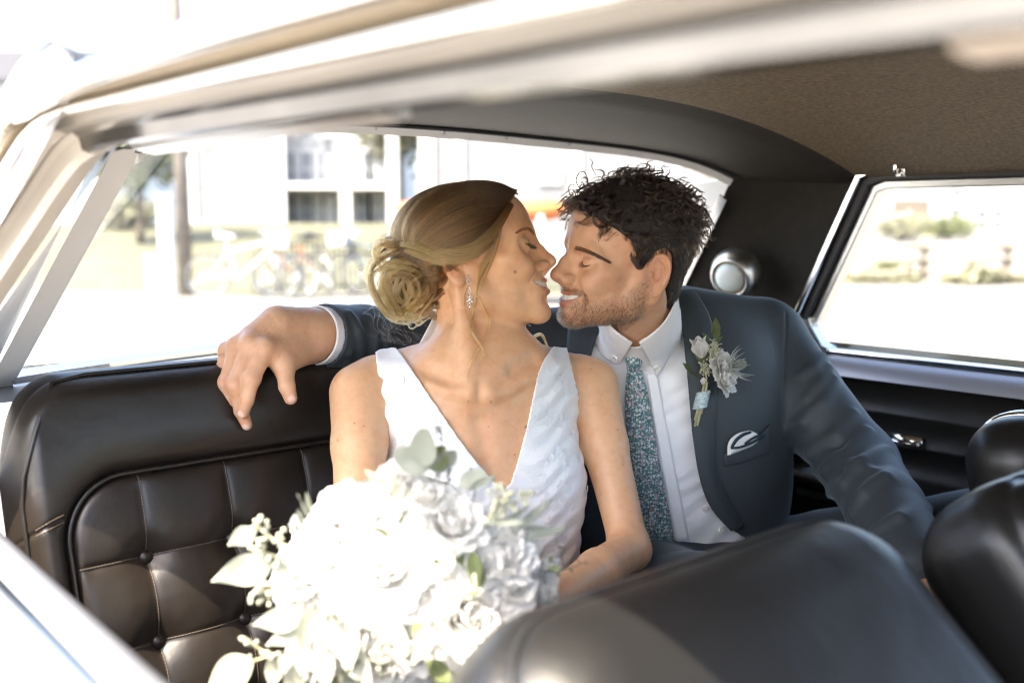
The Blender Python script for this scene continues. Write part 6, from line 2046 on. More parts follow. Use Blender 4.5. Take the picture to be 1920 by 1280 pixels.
# tendrils beside the cheek, on the neck and behind the shoulder
bb_ = lambda p: bride_body(p)
lock([(918, 492), (898, 530), (893, 560), (885, 592), (883, 617), (896, 639), (907, 658), (903, 679)], 34, 0.0021, (MID, LIGHT*0.9), bb_, 0.007, twist=1.2, taper=0.25)
lock([(894, 550), (909, 578), (918, 600), (912, 625), (900, 647), (884, 676), (874, 700), (875, 716)], 26, 0.0016, (LIGHT*0.8, LIGHT), bb_, 0.006, taper=0.2)
lock([(880, 530), (872, 560), (876, 590), (884, 612), (882, 640)], 4, 0.0012, (MID, MID), bb_, 0.004)
lock([(907, 655), (922, 674), (940, 694)], 6, 0.0012, (LIGHT*0.8, LIGHT), bb_, 0.004, taper=0.15)
lock([(947, 612), (953, 638), (972, 647), (997, 634), (1015, 627), (1027, 650)], 55, 0.0030, (MID*0.8, LIGHT*0.9), None, depth=[1.40, 1.375, 1.36], twist=0.6)
lock([(960, 600), (985, 606), (996, 612)], 5, 0.0012, (MID, MID), None, depth=[1.40, 1.39])
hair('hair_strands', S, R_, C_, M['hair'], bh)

# ---- brows and lashes: traced on the near side, mirrored to the far side
def both_sides(H, f, pts, mk):
    """pts: near-side pixels; mk(near?, local points) called for either side with points on the skin"""
    h = ray_hit(f, np.array(pts)[:, 0], np.array(pts)[:, 1], 1.0, 1.7)
    loc_ = H.loc(h).astype(float)
    mk(loc_)
    m_ = loc_.copy(); m_[:, 1] *= -1
    w_ = H.wor(m_)
    for _ in range(4):
        g_, d_ = grad(f, w_); w_ = w_ - g_*d_[:, None]*0.8
    mk(H.loc(w_).astype(float))
def brow(H, f, pts, n, w0, w1, ln, col, parent, name='eyebrow', rad=(0.00011, 0.00005)):
    S2, R2, C2 = [], [], []
    def mk(l):
        sg = 1 if l[:, 1].mean() > 0 else -1
        q = spline(l, 40)
        for k in range(n):
            u = hg.uniform(); i = u*38; a = q[int(i)]; t = q[min(39, int(i)+1)] - a; t /= np.linalg.norm(t)
            up = np.array((0.25, 0, 1.0)); up -= t*up.dot(t); up /= np.linalg.norm(up)
            out = np.cross(t, up); out = out if out[0] > 0 else -out
            wd = w0 + (w1-w0)*u
            v = hg.uniform(-1, 1)
            r = a + up*v*wd*0.5 + out*0.2
            tilt = (0.9*(1-u)**2 if v < 0.5 else 0.1) - 0.15*max(v, 0)
            dr = t*math.cos(tilt) + up*math.sin(tilt)*(1 if v < 0 else -0.2)
            L_ = ln*hg.uniform(0.7, 1.15)*(0.75+0.4*(1-u))
            s = np.array([r + dr*L_*x + out*(0.9*math.sin(x*2.2)) for x in np.linspace(0, 1, 6)])
            S2.append(H.wor(s)); R2.append(rad); C2.append(np.array(col)*hg.uniform(0.7, 1.3))
    both_sides(H, f, pts, mk)
    hair(name, S2, R2, C2, M['hair'], parent)
def lashes(H, n, ln, col, parent, rad, down=0.55, fwd=1.0):
    S2, R2, C2 = [], [], []
    lp = spline(np.array(lash_pts(H.male)), 40)
    for sg in (-1, 1):
        for k in range(n):
            u = k/(n-1); a = lp[int(u*39)] + np.array((0.9, 0, -0.2)) + hg.normal(size=3)*0.15
            d = np.array((fwd, 0.35 + (u-0.4)*0.7, -down + hg.normal()*0.08)); d /= np.linalg.norm(d)
            L_ = ln*(0.75 + 0.35*math.sin(math.pi*min(1, u*0.8+0.15)))*hg.uniform(0.85, 1.1)
            s = np.array([a + d*L_*x + np.array((0, 0, 1.0))*ln*0.22*x*x for x in np.linspace(0, 1, 7)])
            s[:, 1] *= sg
            S2.append(H.wor(s)); R2.append(rad); C2.append(np.array(col))
        # dense root line
        s = lp + np.array((0.7, 0, -0.1)); s = s.copy(); s[:, 1] *= sg
        for _ in range(3): S2.append(H.wor(s + hg.normal(size=3)*0.12)); R2.append((rad[0]*2.0, rad[0]*2.0)); C2.append(np.array(col))
    hair('eyelashes', S2, R2, C2, M['hair'], parent)
bhf = lambda p: head_sdf(BH.loc(p), False)*np.float32(BH.k)
ghf = lambda p: head_sdf(GH.loc(p), True)*np.float32(GH.k)
brow(BH, bhf, [(1001, 440), (995, 433), (987, 429), (977, 431), (967, 437)], 480, 7.0, 2.6, 5.5, (0.075, 0.045, 0.026), bride)
lashes(BH, 90, 9.0, (0.008, 0.006, 0.005), bride, (0.00019, 0.00006), down=0.5, fwd=1.0)
brow(GH, ghf, [(1077, 466), (1094, 469), (1112, 476), (1128, 484), (1143, 492)], 620, 8.8, 3.4, 7.5, (0.028, 0.018, 0.012), groom, rad=(0.00013, 0.00006))
lashes(GH, 75, 8.5, (0.012, 0.008, 0.007), groom, (0.00014, 0.00005), down=0.65, fwd=1.0)

# ---- groom: dark base and curls
GHL = [(101, 74), (84, 62), (66, 52), (42, 42), (30, 26), (26, 6), (16, -10), (9, -4), (7, 14), (0, 26), (-12, 32), (-26, 24), (-31, 4), (-33, -24), (-44, -56), (-130, -66), (-140, 160), (105, 160)]
def groom_scalp(q):
    a = np.stack([q[:, 0], np.abs(q[:, 1]), q[:, 2]], 1)
    d = ell(a, (-6, 0, 44), (87, 73, 78)); d = smin(d, ell(a, (40, 0, 45), (62, 60, 58)), 22)
    d = smin(d, ell(a, (-22, 0, -18), (56, 52, 60)), 20)
    return d
def groom_cap(p):
    q = GH.loc(p)
    th = 2.5 + 7.0*np.clip((q[:, 2]-45)/45, 0, 1)
    reg = poly2(q[:, 0], q[:, 2], GHL) + 3.0 + 1.5*np.sin(q[:, 1]*0.35)
    return np.maximum((groom_scalp(q) - th)*0.8, reg)*np.float32(GH.k)
v, q = sdf_mesh(groom_cap, GH.o - 0.17, GH.o + 0.17, 0.0024, newton=1)
gh = mesh('hair', v, q, M['hair_cap_dark'], groom)
# roots: points of the scalp inside the hair region
cand = hg.normal(size=(110000, 3)); cand /= np.linalg.norm(cand, axis=1)[:, None]
loc_ = cand*np.array((92, 76, 86)) + np.array((0, 0, 30.0))
for _ in range(5):
    e_ = 0.5; l32 = loc_.astype(np.float32); d0_ = groom_scalp(l32)
    G_ = np.stack([groom_scalp(l32 + np.float32(np.eye(3)[i]*e_)) - d0_ for i in range(3)], 1)/e_
    loc_ = loc_ - G_*(d0_/np.maximum((G_*G_).sum(1), 0.2))[:, None]
nrm = G_/np.linalg.norm(G_, axis=1)[:, None]
ins = poly2(loc_[:, 0].astype(np.float32), loc_[:, 2].astype(np.float32), GHL) < 1.0 + 3*hg.normal(size=len(loc_))*0.5
# keep what can matter: near side, top, back rim, far rim
ins &= (loc_[:, 1] > -62)
root, nrm = loc_[ins], nrm[ins]
sel = hg.permutation(len(root))[:17000]; root, nrm = root[sel], nrm[sel]
ncl = 900
cid = hg.permutation(len(root))[:ncl]
cr, cn = root[cid], nrm[cid]
own = np.array([int(np.argmin(((cr - r)**2).sum(1))) for r in root])
topn = np.clip((root[:, 2] - 38)/38, 0, 1)
ctop = np.clip((cr[:, 2] - 38)/38, 0, 1)
cph = hg.uniform(0, 6.28, ncl); cln = hg.uniform(0.75, 1.25, ncl); crad = hg.uniform(0.7, 1.4, ncl); cdir = hg.normal(size=(ncl, 3))
chand = hg.choice((-1, 1), ncl)
S, R_, C_ = [], [], []
npt = 22; u = np.linspace(0, 1, npt)
def clump_curve(c):
    t = ctop[c]
    r, n = cr[c], cn[c]
    back = np.array((-0.8, 0.15*np.sign(r[1]), -0.35 if t < 0.5 else 0.1))
    down = np.array((-0.25, 0, -1.0))
    if r[0] > 50 and t > 0.3:                       # the front falls a little forward
        flow = np.array((0.55, 0.25*np.sign(r[1]+1), -0.25)) + cdir[c]*0.35
    elif t > 0.25: flow = back*0.85 + cdir[c]*0.45
    else: flow = down*0.8 + back*0.45 + cdir[c]*0.12
    ln = (17 + 25*t)*cln[c]
    curl = (0.9 + 3.0*t)*crad[c]
    lift = 0.16 + 0.66*t
    ax = n*lift + (flow - n*flow.dot(n))*0.75; ax /= np.linalg.norm(ax)
    # bends over towards the flow
    f2 = (flow - n*flow.dot(n)*0.8); f2 /= np.linalg.norm(f2) + 1e-9
    path = r + ln*(ax*u[:, None]*(1-0.45*u[:, None]) + (f2*0.75 - n*0.10)*(u[:, None]**2)*0.6)
    a = np.cross(ax, n + 0.3*cdir[c]); a /= np.linalg.norm(a) + 1e-9; b = np.cross(ax, a)
    w = 6.28*(0.25 + 1.15*t)*chand[c]
    amp = curl*np.clip(u*1.6, 0, 1)
    return path + a*(amp*np.cos(w*u*1.25 + cph[c]))[:, None] + b*(amp*np.sin(w*u*1.25 + cph[c]))[:, None] - (a*math.cos(cph[c]) + b*math.sin(cph[c]))*amp[0]
CC = [clump_curve(c) for c in range(ncl)]
for k in range(len(root)):
    c = own[k]
    off = root[k] - cr[c]
    cl = (1 - (0.30 + 0.48*topn[k])*np.clip(u*1.5, 0, 1)**0.8)[:, None]
    s = CC[c] + off*cl + hg.normal(size=3)*(0.9 - 0.3*topn[k])*u[:, None] + 0.25*np.sin(u*11 + hg.uniform(0, 6.28))[:, None]*hg.normal(size=3)
    # never into the head
    d_ = groom_scalp(s.astype(np.float32))
    rad = (s - np.array((0, 0, 30.0))); rad /= np.linalg.norm(rad, axis=1)[:, None]
    s = s + rad*np.clip(0.8 - d_, 0, 14)[:, None]
    m_ = int(npt*hg.uniform(0.75, 1.0))
    S.append(GH.wor(s[:m_])); R_.append((0.00014, 0.00007))
    base = np.array((0.009, 0.0055, 0.0034)) if topn[k] > 0.4 else np.array((0.017, 0.0100, 0.0055))
    C_.append(base*hg.uniform(0.7, 1.5))
# curls that fall on the forehead and stand off the outline
def glock(pts, n, w, depth, rad=(0.00017, 0.00009), m=26):
    q = spline(np.array(pts, float), m); dp = np.interp(np.linspace(0, 1, m), np.linspace(0, 1, len(depth)), depth)
    c = np.array([P(a, b, d) for (a, b), d in zip(q, dp)]); t_, a_, b_ = frames(c)
    uu = np.linspace(0, 1, m); pr = 0.35 + 0.65*np.sin(np.pi*np.clip(uu*0.9+0.08, 0, 1))
    for k in range(n):
        r = w*math.sqrt(hg.uniform()); an = hg.uniform(0, 6.28)
        S.append(c + (a_*math.cos(an) + b_*math.sin(an))*(r*pr)[:, None]); R_.append(rad); C_.append(np.array((0.010, 0.006, 0.004))*hg.uniform(0.7, 1.4))
def Y(l): return [(980 + a/3.2, 260 + b/3.2) for a, b in l]
for l, n, w in (([(470, 400), (430, 440), (425, 490), (450, 525), (490, 530), (507, 510), (505, 485)], 34, .0022),
                ([(540, 400), (500, 430), (493, 465), (520, 490), (550, 480), (555, 455)], 30, .0020),
                ([(600, 420), (560, 440), (535, 470), (545, 505), (580, 520)], 26, .0020),
                ([(620, 450), (600, 490), (585, 530), (600, 560), (640, 570)], 30, .0022),
                ([(400, 380), (360, 400), (340, 430), (330, 415), (345, 390)], 24, .0018),
                ([(350, 340), (300, 350), (275, 310), (290, 275), (325, 285)], 14, .0014),
                ([(340, 300), (320, 250), (340, 205), (370, 200), (385, 230)], 14, .0013),
                ([(440, 220), (415, 170), (420, 140), (400, 120)], 6, .0008),
                ([(330, 420), (295, 400), (285, 370), (310, 355)], 18, .0016),
                ([(700, 600), (660, 640), (650, 690), (670, 740), (700, 775), (730, 770)], 60, .0036),
                ([(760, 640), (720, 680), (690, 720), (690, 770), (720, 780)], 60, .0036)):
    h0 = float((ray_hit(lambda p: smin(ghf(p), groom_cap(p), 0.004), *Y([l[len(l)//2]])[0], 1.0, 1.65)[0]-CAM) @ CF)
    h0 = min(h0, 1.47)
    glock(Y(l), n, w, [h0-0.006, h0-0.004, h0-0.005])
hair('hair_strands', S, R_, C_, M['hair'], gh)
# ---- beard: short hairs on the jaw
gm = [o for o in groom.children if o.name.startswith('body')][0].data
vv = np.empty(len(gm.vertices)*3); gm.vertices.foreach_get('co', vv); vv = vv.reshape(-1, 3)
vn = np.empty(len(gm.vertices)*3); gm.vertices.foreach_get('normal', vn); vn = vn.reshape(-1, 3)
lq = GH.loc(vv); bw = beard_w(lq); bw[(lq**2).sum(1) > 170**2] = 0
idx = np.nonzero((bw > 0.25) & (lq[:, 1] > -60))[0]
pick = hg.choice(idx, size=15000, p=bw[idx]**1.5/np.sum(bw[idx]**1.5))
S, R_, C_ = [], [], []
for i in pick:
    l = lq[i].astype(float) + hg.normal(size=3)*0.5; n = GH.R @ vn[i]
    fl = np.array((0.15, 0.1, -1.0)) if l[2] < -30 and l[0] > 60 else np.array((0.25, 0, -1.0))
    fl = fl + hg.normal(size=3)*0.35; fl -= n*fl.dot(n)*0.9
    L_ = (4.6 if l[0] > 60 else 3.6)*hg.uniform(0.6, 1.3)*(0.6+0.4*bw[i])
    uu = np.linspace(0, 1, 4)[:, None]
    s = l + (n*0.75*uu + fl*0.75*uu**1.3)*L_
    S.append(GH.wor(s)); R_.append((0.00008, 0.00004)); C_.append(np.array((0.050, 0.030, 0.018))*hg.uniform(0.5, 1.6))
hair('beard', S, R_, C_, M['hair'], groom)
# ---- fine hair on the wrist and the back of the hand
S, R_, C_ = [], [], []
hf = lambda p: smin(groom_hand(p), cap(p, G_ER, G_WR, 0.036, 0.0295), 0.012)
pp = np.stack([hg.uniform(455, 585, 420), hg.uniform(575, 668, 420)], 1)
hh = ray_hit(hf, pp[:, 0], pp[:, 1], 1.0, 1.7); nn, dd = grad(hf, hh)
for (x_, y_), h, n, e in zip(pp, hh, nn, dd):
    if abs(e) > 0.002 or (x_ < 500 and hg.uniform() < 0.7): continue
    fl = -CR*0.4 - CU*0.9 + hg.normal(size=3)*0.3; fl -= n*fl.dot(n)
    uu = np.linspace(0, 1, 5)[:, None]
    S.append(h + (n*0.25*np.sin(uu*2) + fl*uu)*hg.uniform(0.006, 0.011)); R_.append((0.00006, 0.00003)); C_.append(np.array((0.12, 0.07, 0.04)))
hair('arm_hair', S, R_, C_, M['hair'], groom)
# ================================================================== flowers and jewellery
def m_petal(name, col):
    m, N, L, b = newmat(name)
    setp(b, color=col, rough=0.55, spec=0.3)
    t = N.new('ShaderNodeBsdfTranslucent'); t.inputs[0].default_value = (*col, 1)
    mx = N.new('ShaderNodeMixShader'); mx.inputs[0].default_value = 0.40
    L.new(b.outputs[0], mx.inputs[1]); L.new(t.outputs[0], mx.inputs[2]); L.new(mx.outputs[0], N['Material Output'].inputs[0])
    n = noise(N, L, 160, 3, stretch=(1, 1, 0.3)); bump(N, L, b, n.outputs[0], 0.25, 0.0015)
    return m
def m_leaf(name, c1, c2):
    m, N, L, b = newmat(name)
    n = noise(N, L, 70, 4); r = ramp(N, L, n.outputs[0], [(0.3, c1), (0.7, c2)])
    L.new(r.outputs[0], b.inputs['Base Color']); setp(b, rough=0.5, spec=0.4)
    t = N.new('ShaderNodeBsdfTranslucent'); L.new(r.outputs[0], t.inputs[0])
    mx = N.new('ShaderNodeMixShader'); mx.inputs[0].default_value = 0.22
    L.new(b.outputs[0], mx.inputs[1]); L.new(t.outputs[0], mx.inputs[2]); L.new(mx.outputs[0], N['Material Output'].inputs[0])
    n2 = noise(N, L, 300, 2); bump(N, L, b, n2.outputs[0], 0.2, 0.0008)
    return m
M['petal'] = m_petal('white_petal', (0.86, 0.85, 0.815))
M['petal_cream'] = m_petal('cream_petal', (0.78, 0.74, 0.64))
M['euca'] = m_leaf('eucalyptus_leaf', (0.205, 0.225, 0.180), (0.30, 0.315, 0.255))
M['euca_pale'] = m_leaf('pale_leaf', (0.38, 0.40, 0.30), (0.50, 0.50, 0.40))
M['green'] = m_leaf('green_leaf', (0.085, 0.11, 0.035), (0.15, 0.175, 0.07))
M['seed'] = simple('eucalyptus_seed', (0.42, 0.42, 0.30), 0.6, vary=0.2, scale=200)
M['stem'] = simple('flower_stem', (0.42, 0.40, 0.24), 0.6)
fg = np.random.default_rng(31)
def petal_patch(th0, bend, length, half, cup, ruff, ph, r0, nu=8, nv=9):
    """one petal: leaves the axis at angle th0, bends by bend over its length"""
    u = np.linspace(0, 1, nu); v = np.linspace(-1, 1, nv)
    th = th0 + bend*u
    du = length/(nu-1)
    r = r0 + np.concatenate([[0], np.cumsum(np.sin((th[:-1]+th[1:])/2)*du)])
    z = np.concatenate([[0], np.cumsum(np.cos((th[:-1]+th[1:])/2)*du)])
    wd = half*np.clip(np.sin(np.pi*(0.12 + 0.80*u))**0.7, 0, 1)
    wd[-1] *= 0.85
    U, V = np.meshgrid(np.arange(nu), v, indexing='ij')
    R = r[U]; Z = z[U]; Wd = wd[U]
    lat = V*Wd
    rad = cup*(V**2)*Wd*0.6
    x = R - rad*np.cos(th[U]); zz = Z + rad*np.sin(th[U])*0.6
    ed = u[U]**2.5
    ruff = ruff*0.35
    zz = zz + ruff*ed*np.sin(V*5.5 + ph) - ed*length*0.10*V**2 - ruff*0.5*np.cos(V*9 + ph)*ed
    x = x + ruff*0.8*ed*np.sin(V*4.1 + ph*2)
    return np.stack([x, lat, zz], -1).reshape(-1, 3), grid_faces(nu, nv)
def bloom(name, kind, seed):
    g = np.random.default_rng(seed)
    V, F = [], []; n = 0
    if kind == 'rose': layers = [(5, .12, -.55, .55, .34, .9, .03, .02), (6, .30, -.55, .70, .40, .8, .04, .05), (7, .52, -.35, .80, .46, .7, .05, .10), (8, .80, -.10, .88, .50, .55, .06, .15), (8, 1.10, .25, .92, .52, .4, .07, .18)]
    elif kind == 'peony': layers = [(9, .10, -.40, .58, .26, .6, .09, .03), (11, .28, -.30, .68, .30, .5, .10, .08), (12, .48, -.20, .78, .34, .5, .10, .13), (12, .72, -.05, .86, .38, .45, .10, .17), (11, .98, .10, .92, .44, .4, .09, .20), (9, 1.28, .30, .95, .50, .35, .08, .20)]
    else: layers = [(3, .06, -.35, .75, .30, 1.2, .01, .02), (4, .18, -.30, .95, .38, 1.0, .03, .06), (4, .34, -.05, 1.0, .42, .8, .06, .09)]
    for cnt, th, be, ln, hf, cu, ru, r0 in layers:
        a0 = g.uniform(0, 6.28)
        for k in range(cnt):
            v, f = petal_patch(th + g.normal()*.06, be + g.normal()*.12, ln*g.uniform(.9, 1.08), hf*g.uniform(.9, 1.1), cu, ru, g.uniform(0, 6.28), r0)
            an = a0 + k*6.2832/cnt + g.normal()*.08
            c, s = math.cos(an), math.sin(an)
            v = np.stack([v[:, 0]*c - v[:, 1]*s, v[:, 0]*s + v[:, 1]*c, v[:, 2]], 1)
            V.append(v); F.append(f + n); n += len(v)
    # green base
    v, f = lathe([(0.02, -0.12), (0.16, -0.05), (0.2, 0.02), (0.05, 0.1)], 10)
    V.append(v); ff = np.array(f); F.append(ff + n)
    me = bpy.data.meshes.new(name)
    vv = np.concatenate(V); fa = np.concatenate(F)
    me.vertices.add(len(vv)); me.vertices.foreach_set('co', vv.ravel())
    me.loops.add(fa.size); me.loops.foreach_set('vertex_index', fa.astype(np.int32).ravel())
    me.polygons.add(len(fa)); me.polygons.foreach_set('loop_start', np.arange(0, fa.size, 4, dtype=np.int32))
    me.update(calc_edges=True); me.polygons.foreach_set('use_smooth', np.ones(len(fa), dtype=bool))
    me.materials.append(M['petal'] if kind != 'cream' else M['petal_cream'])
    return me
BL = {'rose': [bloom('rose', 'rose', s) for s in (1, 2, 3)], 'peony': [bloom('peony', 'peony', s) for s in (4, 5)], 'bud': [bloom('rosebud', 'bud', s) for s in (6, 7)]}
def place(name, me, pos, axis, size, parent, spin=None):
    o = bpy.data.objects.new(name, me); COL.objects.link(o); o.parent = parent
    axis = Vector(axis).normalized()
    q = axis.to_track_quat('Z', 'Y')
    m_ = Matrix.Translation(Vector(pos) - (parent.location if parent.type == 'EMPTY' else Vector((0, 0, 0)))) @ q.to_matrix().to_4x4() @ Matrix.Rotation(fg.uniform(0, 6.28) if spin is None else spin, 4, 'Z') @ Matrix.Scale(size, 4)
    o.matrix_local = m_
    return o
# ---- leaves: unit blades, tip along +z, face along +x
def leaf_mesh(name, shape, mat, fold=0.18, bend=0.3, nu=11, nv=5):
    u = np.linspace(0, 1, nu); v = np.linspace(-1, 1, nv)
    w = {'round': 0.36*np.sin(np.pi*np.clip(u**0.8*0.94+0.03, 0, 1))**0.6, 'oval': 0.21*np.sin(np.pi*np.clip(u**0.82*0.985+0.01, 0, 1))**1.15, 'narrow': 0.085*np.sin(np.pi*np.clip(u*0.98+0.01, 0, 1))**0.8}[shape]
    U, V = np.meshgrid(np.arange(nu), v, indexing='ij')
    y = V*w[U]; z = u[U]; x = fold*np.abs(V)*w[U] + bend*u[U]**2*0.5 + 0.02*np.sin(u[U]*9+V*2)
    me_ = mesh(name, np.stack([x, y, z], -1).reshape(-1, 3), grid_faces(nu, nv), mat)
    me = me_.data; bpy.data.objects.remove(me_)
    return me
LF = {k: leaf_mesh('leaf', *a) for k, a in dict(round=('round', M['euca']), oval=('oval', M['euca_pale']), oval_green=('oval', M['green'], 0.25, 0.35), narrow=('narrow', M['euca']), narrow_green=('narrow', M['green'], 0.2, 0.5), narrow_pale=('narrow', M['euca_pale']), round_dark=('round', M['green'])).items()}
def leaf(kind, base, tip, depth0, depth1, parent, face=None, name='leaf', width=1.0):
    a, b = P(*base, depth0), P(*tip, depth1)
    z = b-a; L_ = np.linalg.norm(z); z = z/L_
    x = -CF + (np.array(face) if face is not None else fg.normal(size=3)*0.35); x = x - z*x.dot(z); x /= np.linalg.norm(x)
    y = np.cross(z, x)
    o = bpy.data.objects.new(name, LF[kind]); COL.objects.link(o); o.parent = parent
    off = np.array(parent.location) if parent.type == 'EMPTY' else np.zeros(3)
    m_ = Matrix(((x[0]*L_, y[0]*L_*width, z[0]*L_, a[0]-off[0]), (x[1]*L_, y[1]*L_*width, z[1]*L_, a[1]-off[1]), (x[2]*L_, y[2]*L_*width, z[2]*L_, a[2]-off[2]), (0, 0, 0, 1)))
    o.matrix_local = m_
    return o
sv_, sf_ = lathe([(0.0, -1), (0.6, -0.75), (0.95, -0.2), (0.9, 0.4), (0.55, 0.85), (0.3, 1.0), (0.0, 0.95)], 7)
def sprig(pts, depth, parent, nb=16, spread=0.010, size=0.0024, name='seed_sprig', mat=None, stem_r=0.0011):
    q = spline(np.array(pts, float), 12); dp = np.interp(np.linspace(0, 1, 12), np.linspace(0, 1, len(depth)), depth)
    c = np.array([P(a, b, d) for (a, b), d in zip(q, dp)])
    mb = MB(); mb.tube(c, np.linspace(stem_r*1.3, stem_r*0.7, 12), 5)
    st = mb.build('stem', M['stem'] if mat is None else mat, parent)
    mb = MB()
    for k in range(nb):
        i = fg.integers(3, 12); d = fg.normal(size=3); d /= np.linalg.norm(d)
        e = c[i] + d*spread*fg.uniform(0.4, 1.0)
        mb.tube([c[i], c[i]*0.4 + e*0.6 + ZX*0.001, e], 0.0005, 4)
        ax = d; t = np.cross(ax, fg.normal(size=3)); t /= np.linalg.norm(t); b = np.cross(ax, t)
        mb.add((sv_*size*fg.uniform(0.7, 1.15)) @ np.stack([t, b, ax]) + e, sf_)
    o = mb.build(name, M['seed'] if mat is None else mat, parent); o['kind'] = 'stuff'
    return o

# ---- the bouquet
BC = P(742, 1120, 1.030)
bq = thing('bouquet', 'large round bouquet of white roses and peonies with pale eucalyptus in her lap', 'bouquet', BC - CU*0.12 + CF*0.04)
BR = 0.150
def dome(px_, py_, r=BR):
    d = 1.0
    for _ in range(4):
        rho = math.hypot(px_-742, (py_-1115))*d/FPX
        d = 1.030 - math.sqrt(max(0.0004, r*r - rho*rho*0.80))*0.85
    return d
FL = [('peony', 717, 1056, 98), ('peony', 851, 970, 76), ('peony', 890, 1150, 98), ('rose', 607, 1010, 76), ('rose', 560, 1075, 66), ('rose', 634, 946, 60), ('rose', 748, 900, 52), ('rose', 694, 950, 56), ('peony', 955, 1030, 66), ('rose', 1024, 1105, 52), ('rose', 968, 1092, 52), ('rose', 580, 1140, 56), ('rose', 650, 1185, 60), ('rose', 780, 1215, 66), ('peony', 720, 1250, 62), ('rose', 600, 1215, 52), ('rose', 985, 1000, 44), ('rose', 800, 920, 44), ('rose', 905, 1050, 50), ('rose', 800, 1120, 56), ('rose', 930, 1230, 70), ('rose', 1000, 1180, 50), ('bud', 560, 985, 40), ('bud', 930, 960, 38), ('bud', 1030, 1060, 40), ('rose', 660, 1115, 50), ('peony', 640, 1060, 58), ('rose', 850, 1265, 70), ('rose', 560, 1260, 50)]
for i, (k, x_, y_, r_) in enumerate(FL):
    d_ = dome(x_, y_)
    pos = P(x_, y_, d_)
    ax = (pos - (BC + CF*0.06))/np.linalg.norm(pos - (BC + CF*0.06)) + np.array((0, 0, 0.15)) + fg.normal(size=3)*0.10
    sz = r_*d_/FPX*1.02
    ax = ax/np.linalg.norm(ax)
    place({'rose': 'rose', 'peony': 'peony', 'bud': 'rosebud'}[k], BL[k][i % len(BL[k])], pos - ax*sz*0.55, ax, sz, bq)
# filler heart so that no gap shows through, stems gathered below
def heart(p): return ell((p - np.float32(BC + CF*0.03)), (0, 0, 0), (0.125, 0.085, 0.125))
v, q = sdf_mesh(lambda p: heart(p) + 0.004*np.sin(p[:, 0]*160)*np.sin(p[:, 2]*150), BC - 0.2, BC + 0.2, 0.008)
mesh('foliage', v, q, M['euca_pale'], bq)
mb = MB()
for k in range(12):
    a = BC + fg.normal(size=3)*0.02 - CU*0.06; b = BC - CU*0.24 + CF*0.06 + fg.normal(size=3)*0.012
    mb.tube([a, (a+b)/2, b], 0.003, 6)
mb.build('stem', M['stem'], bq)
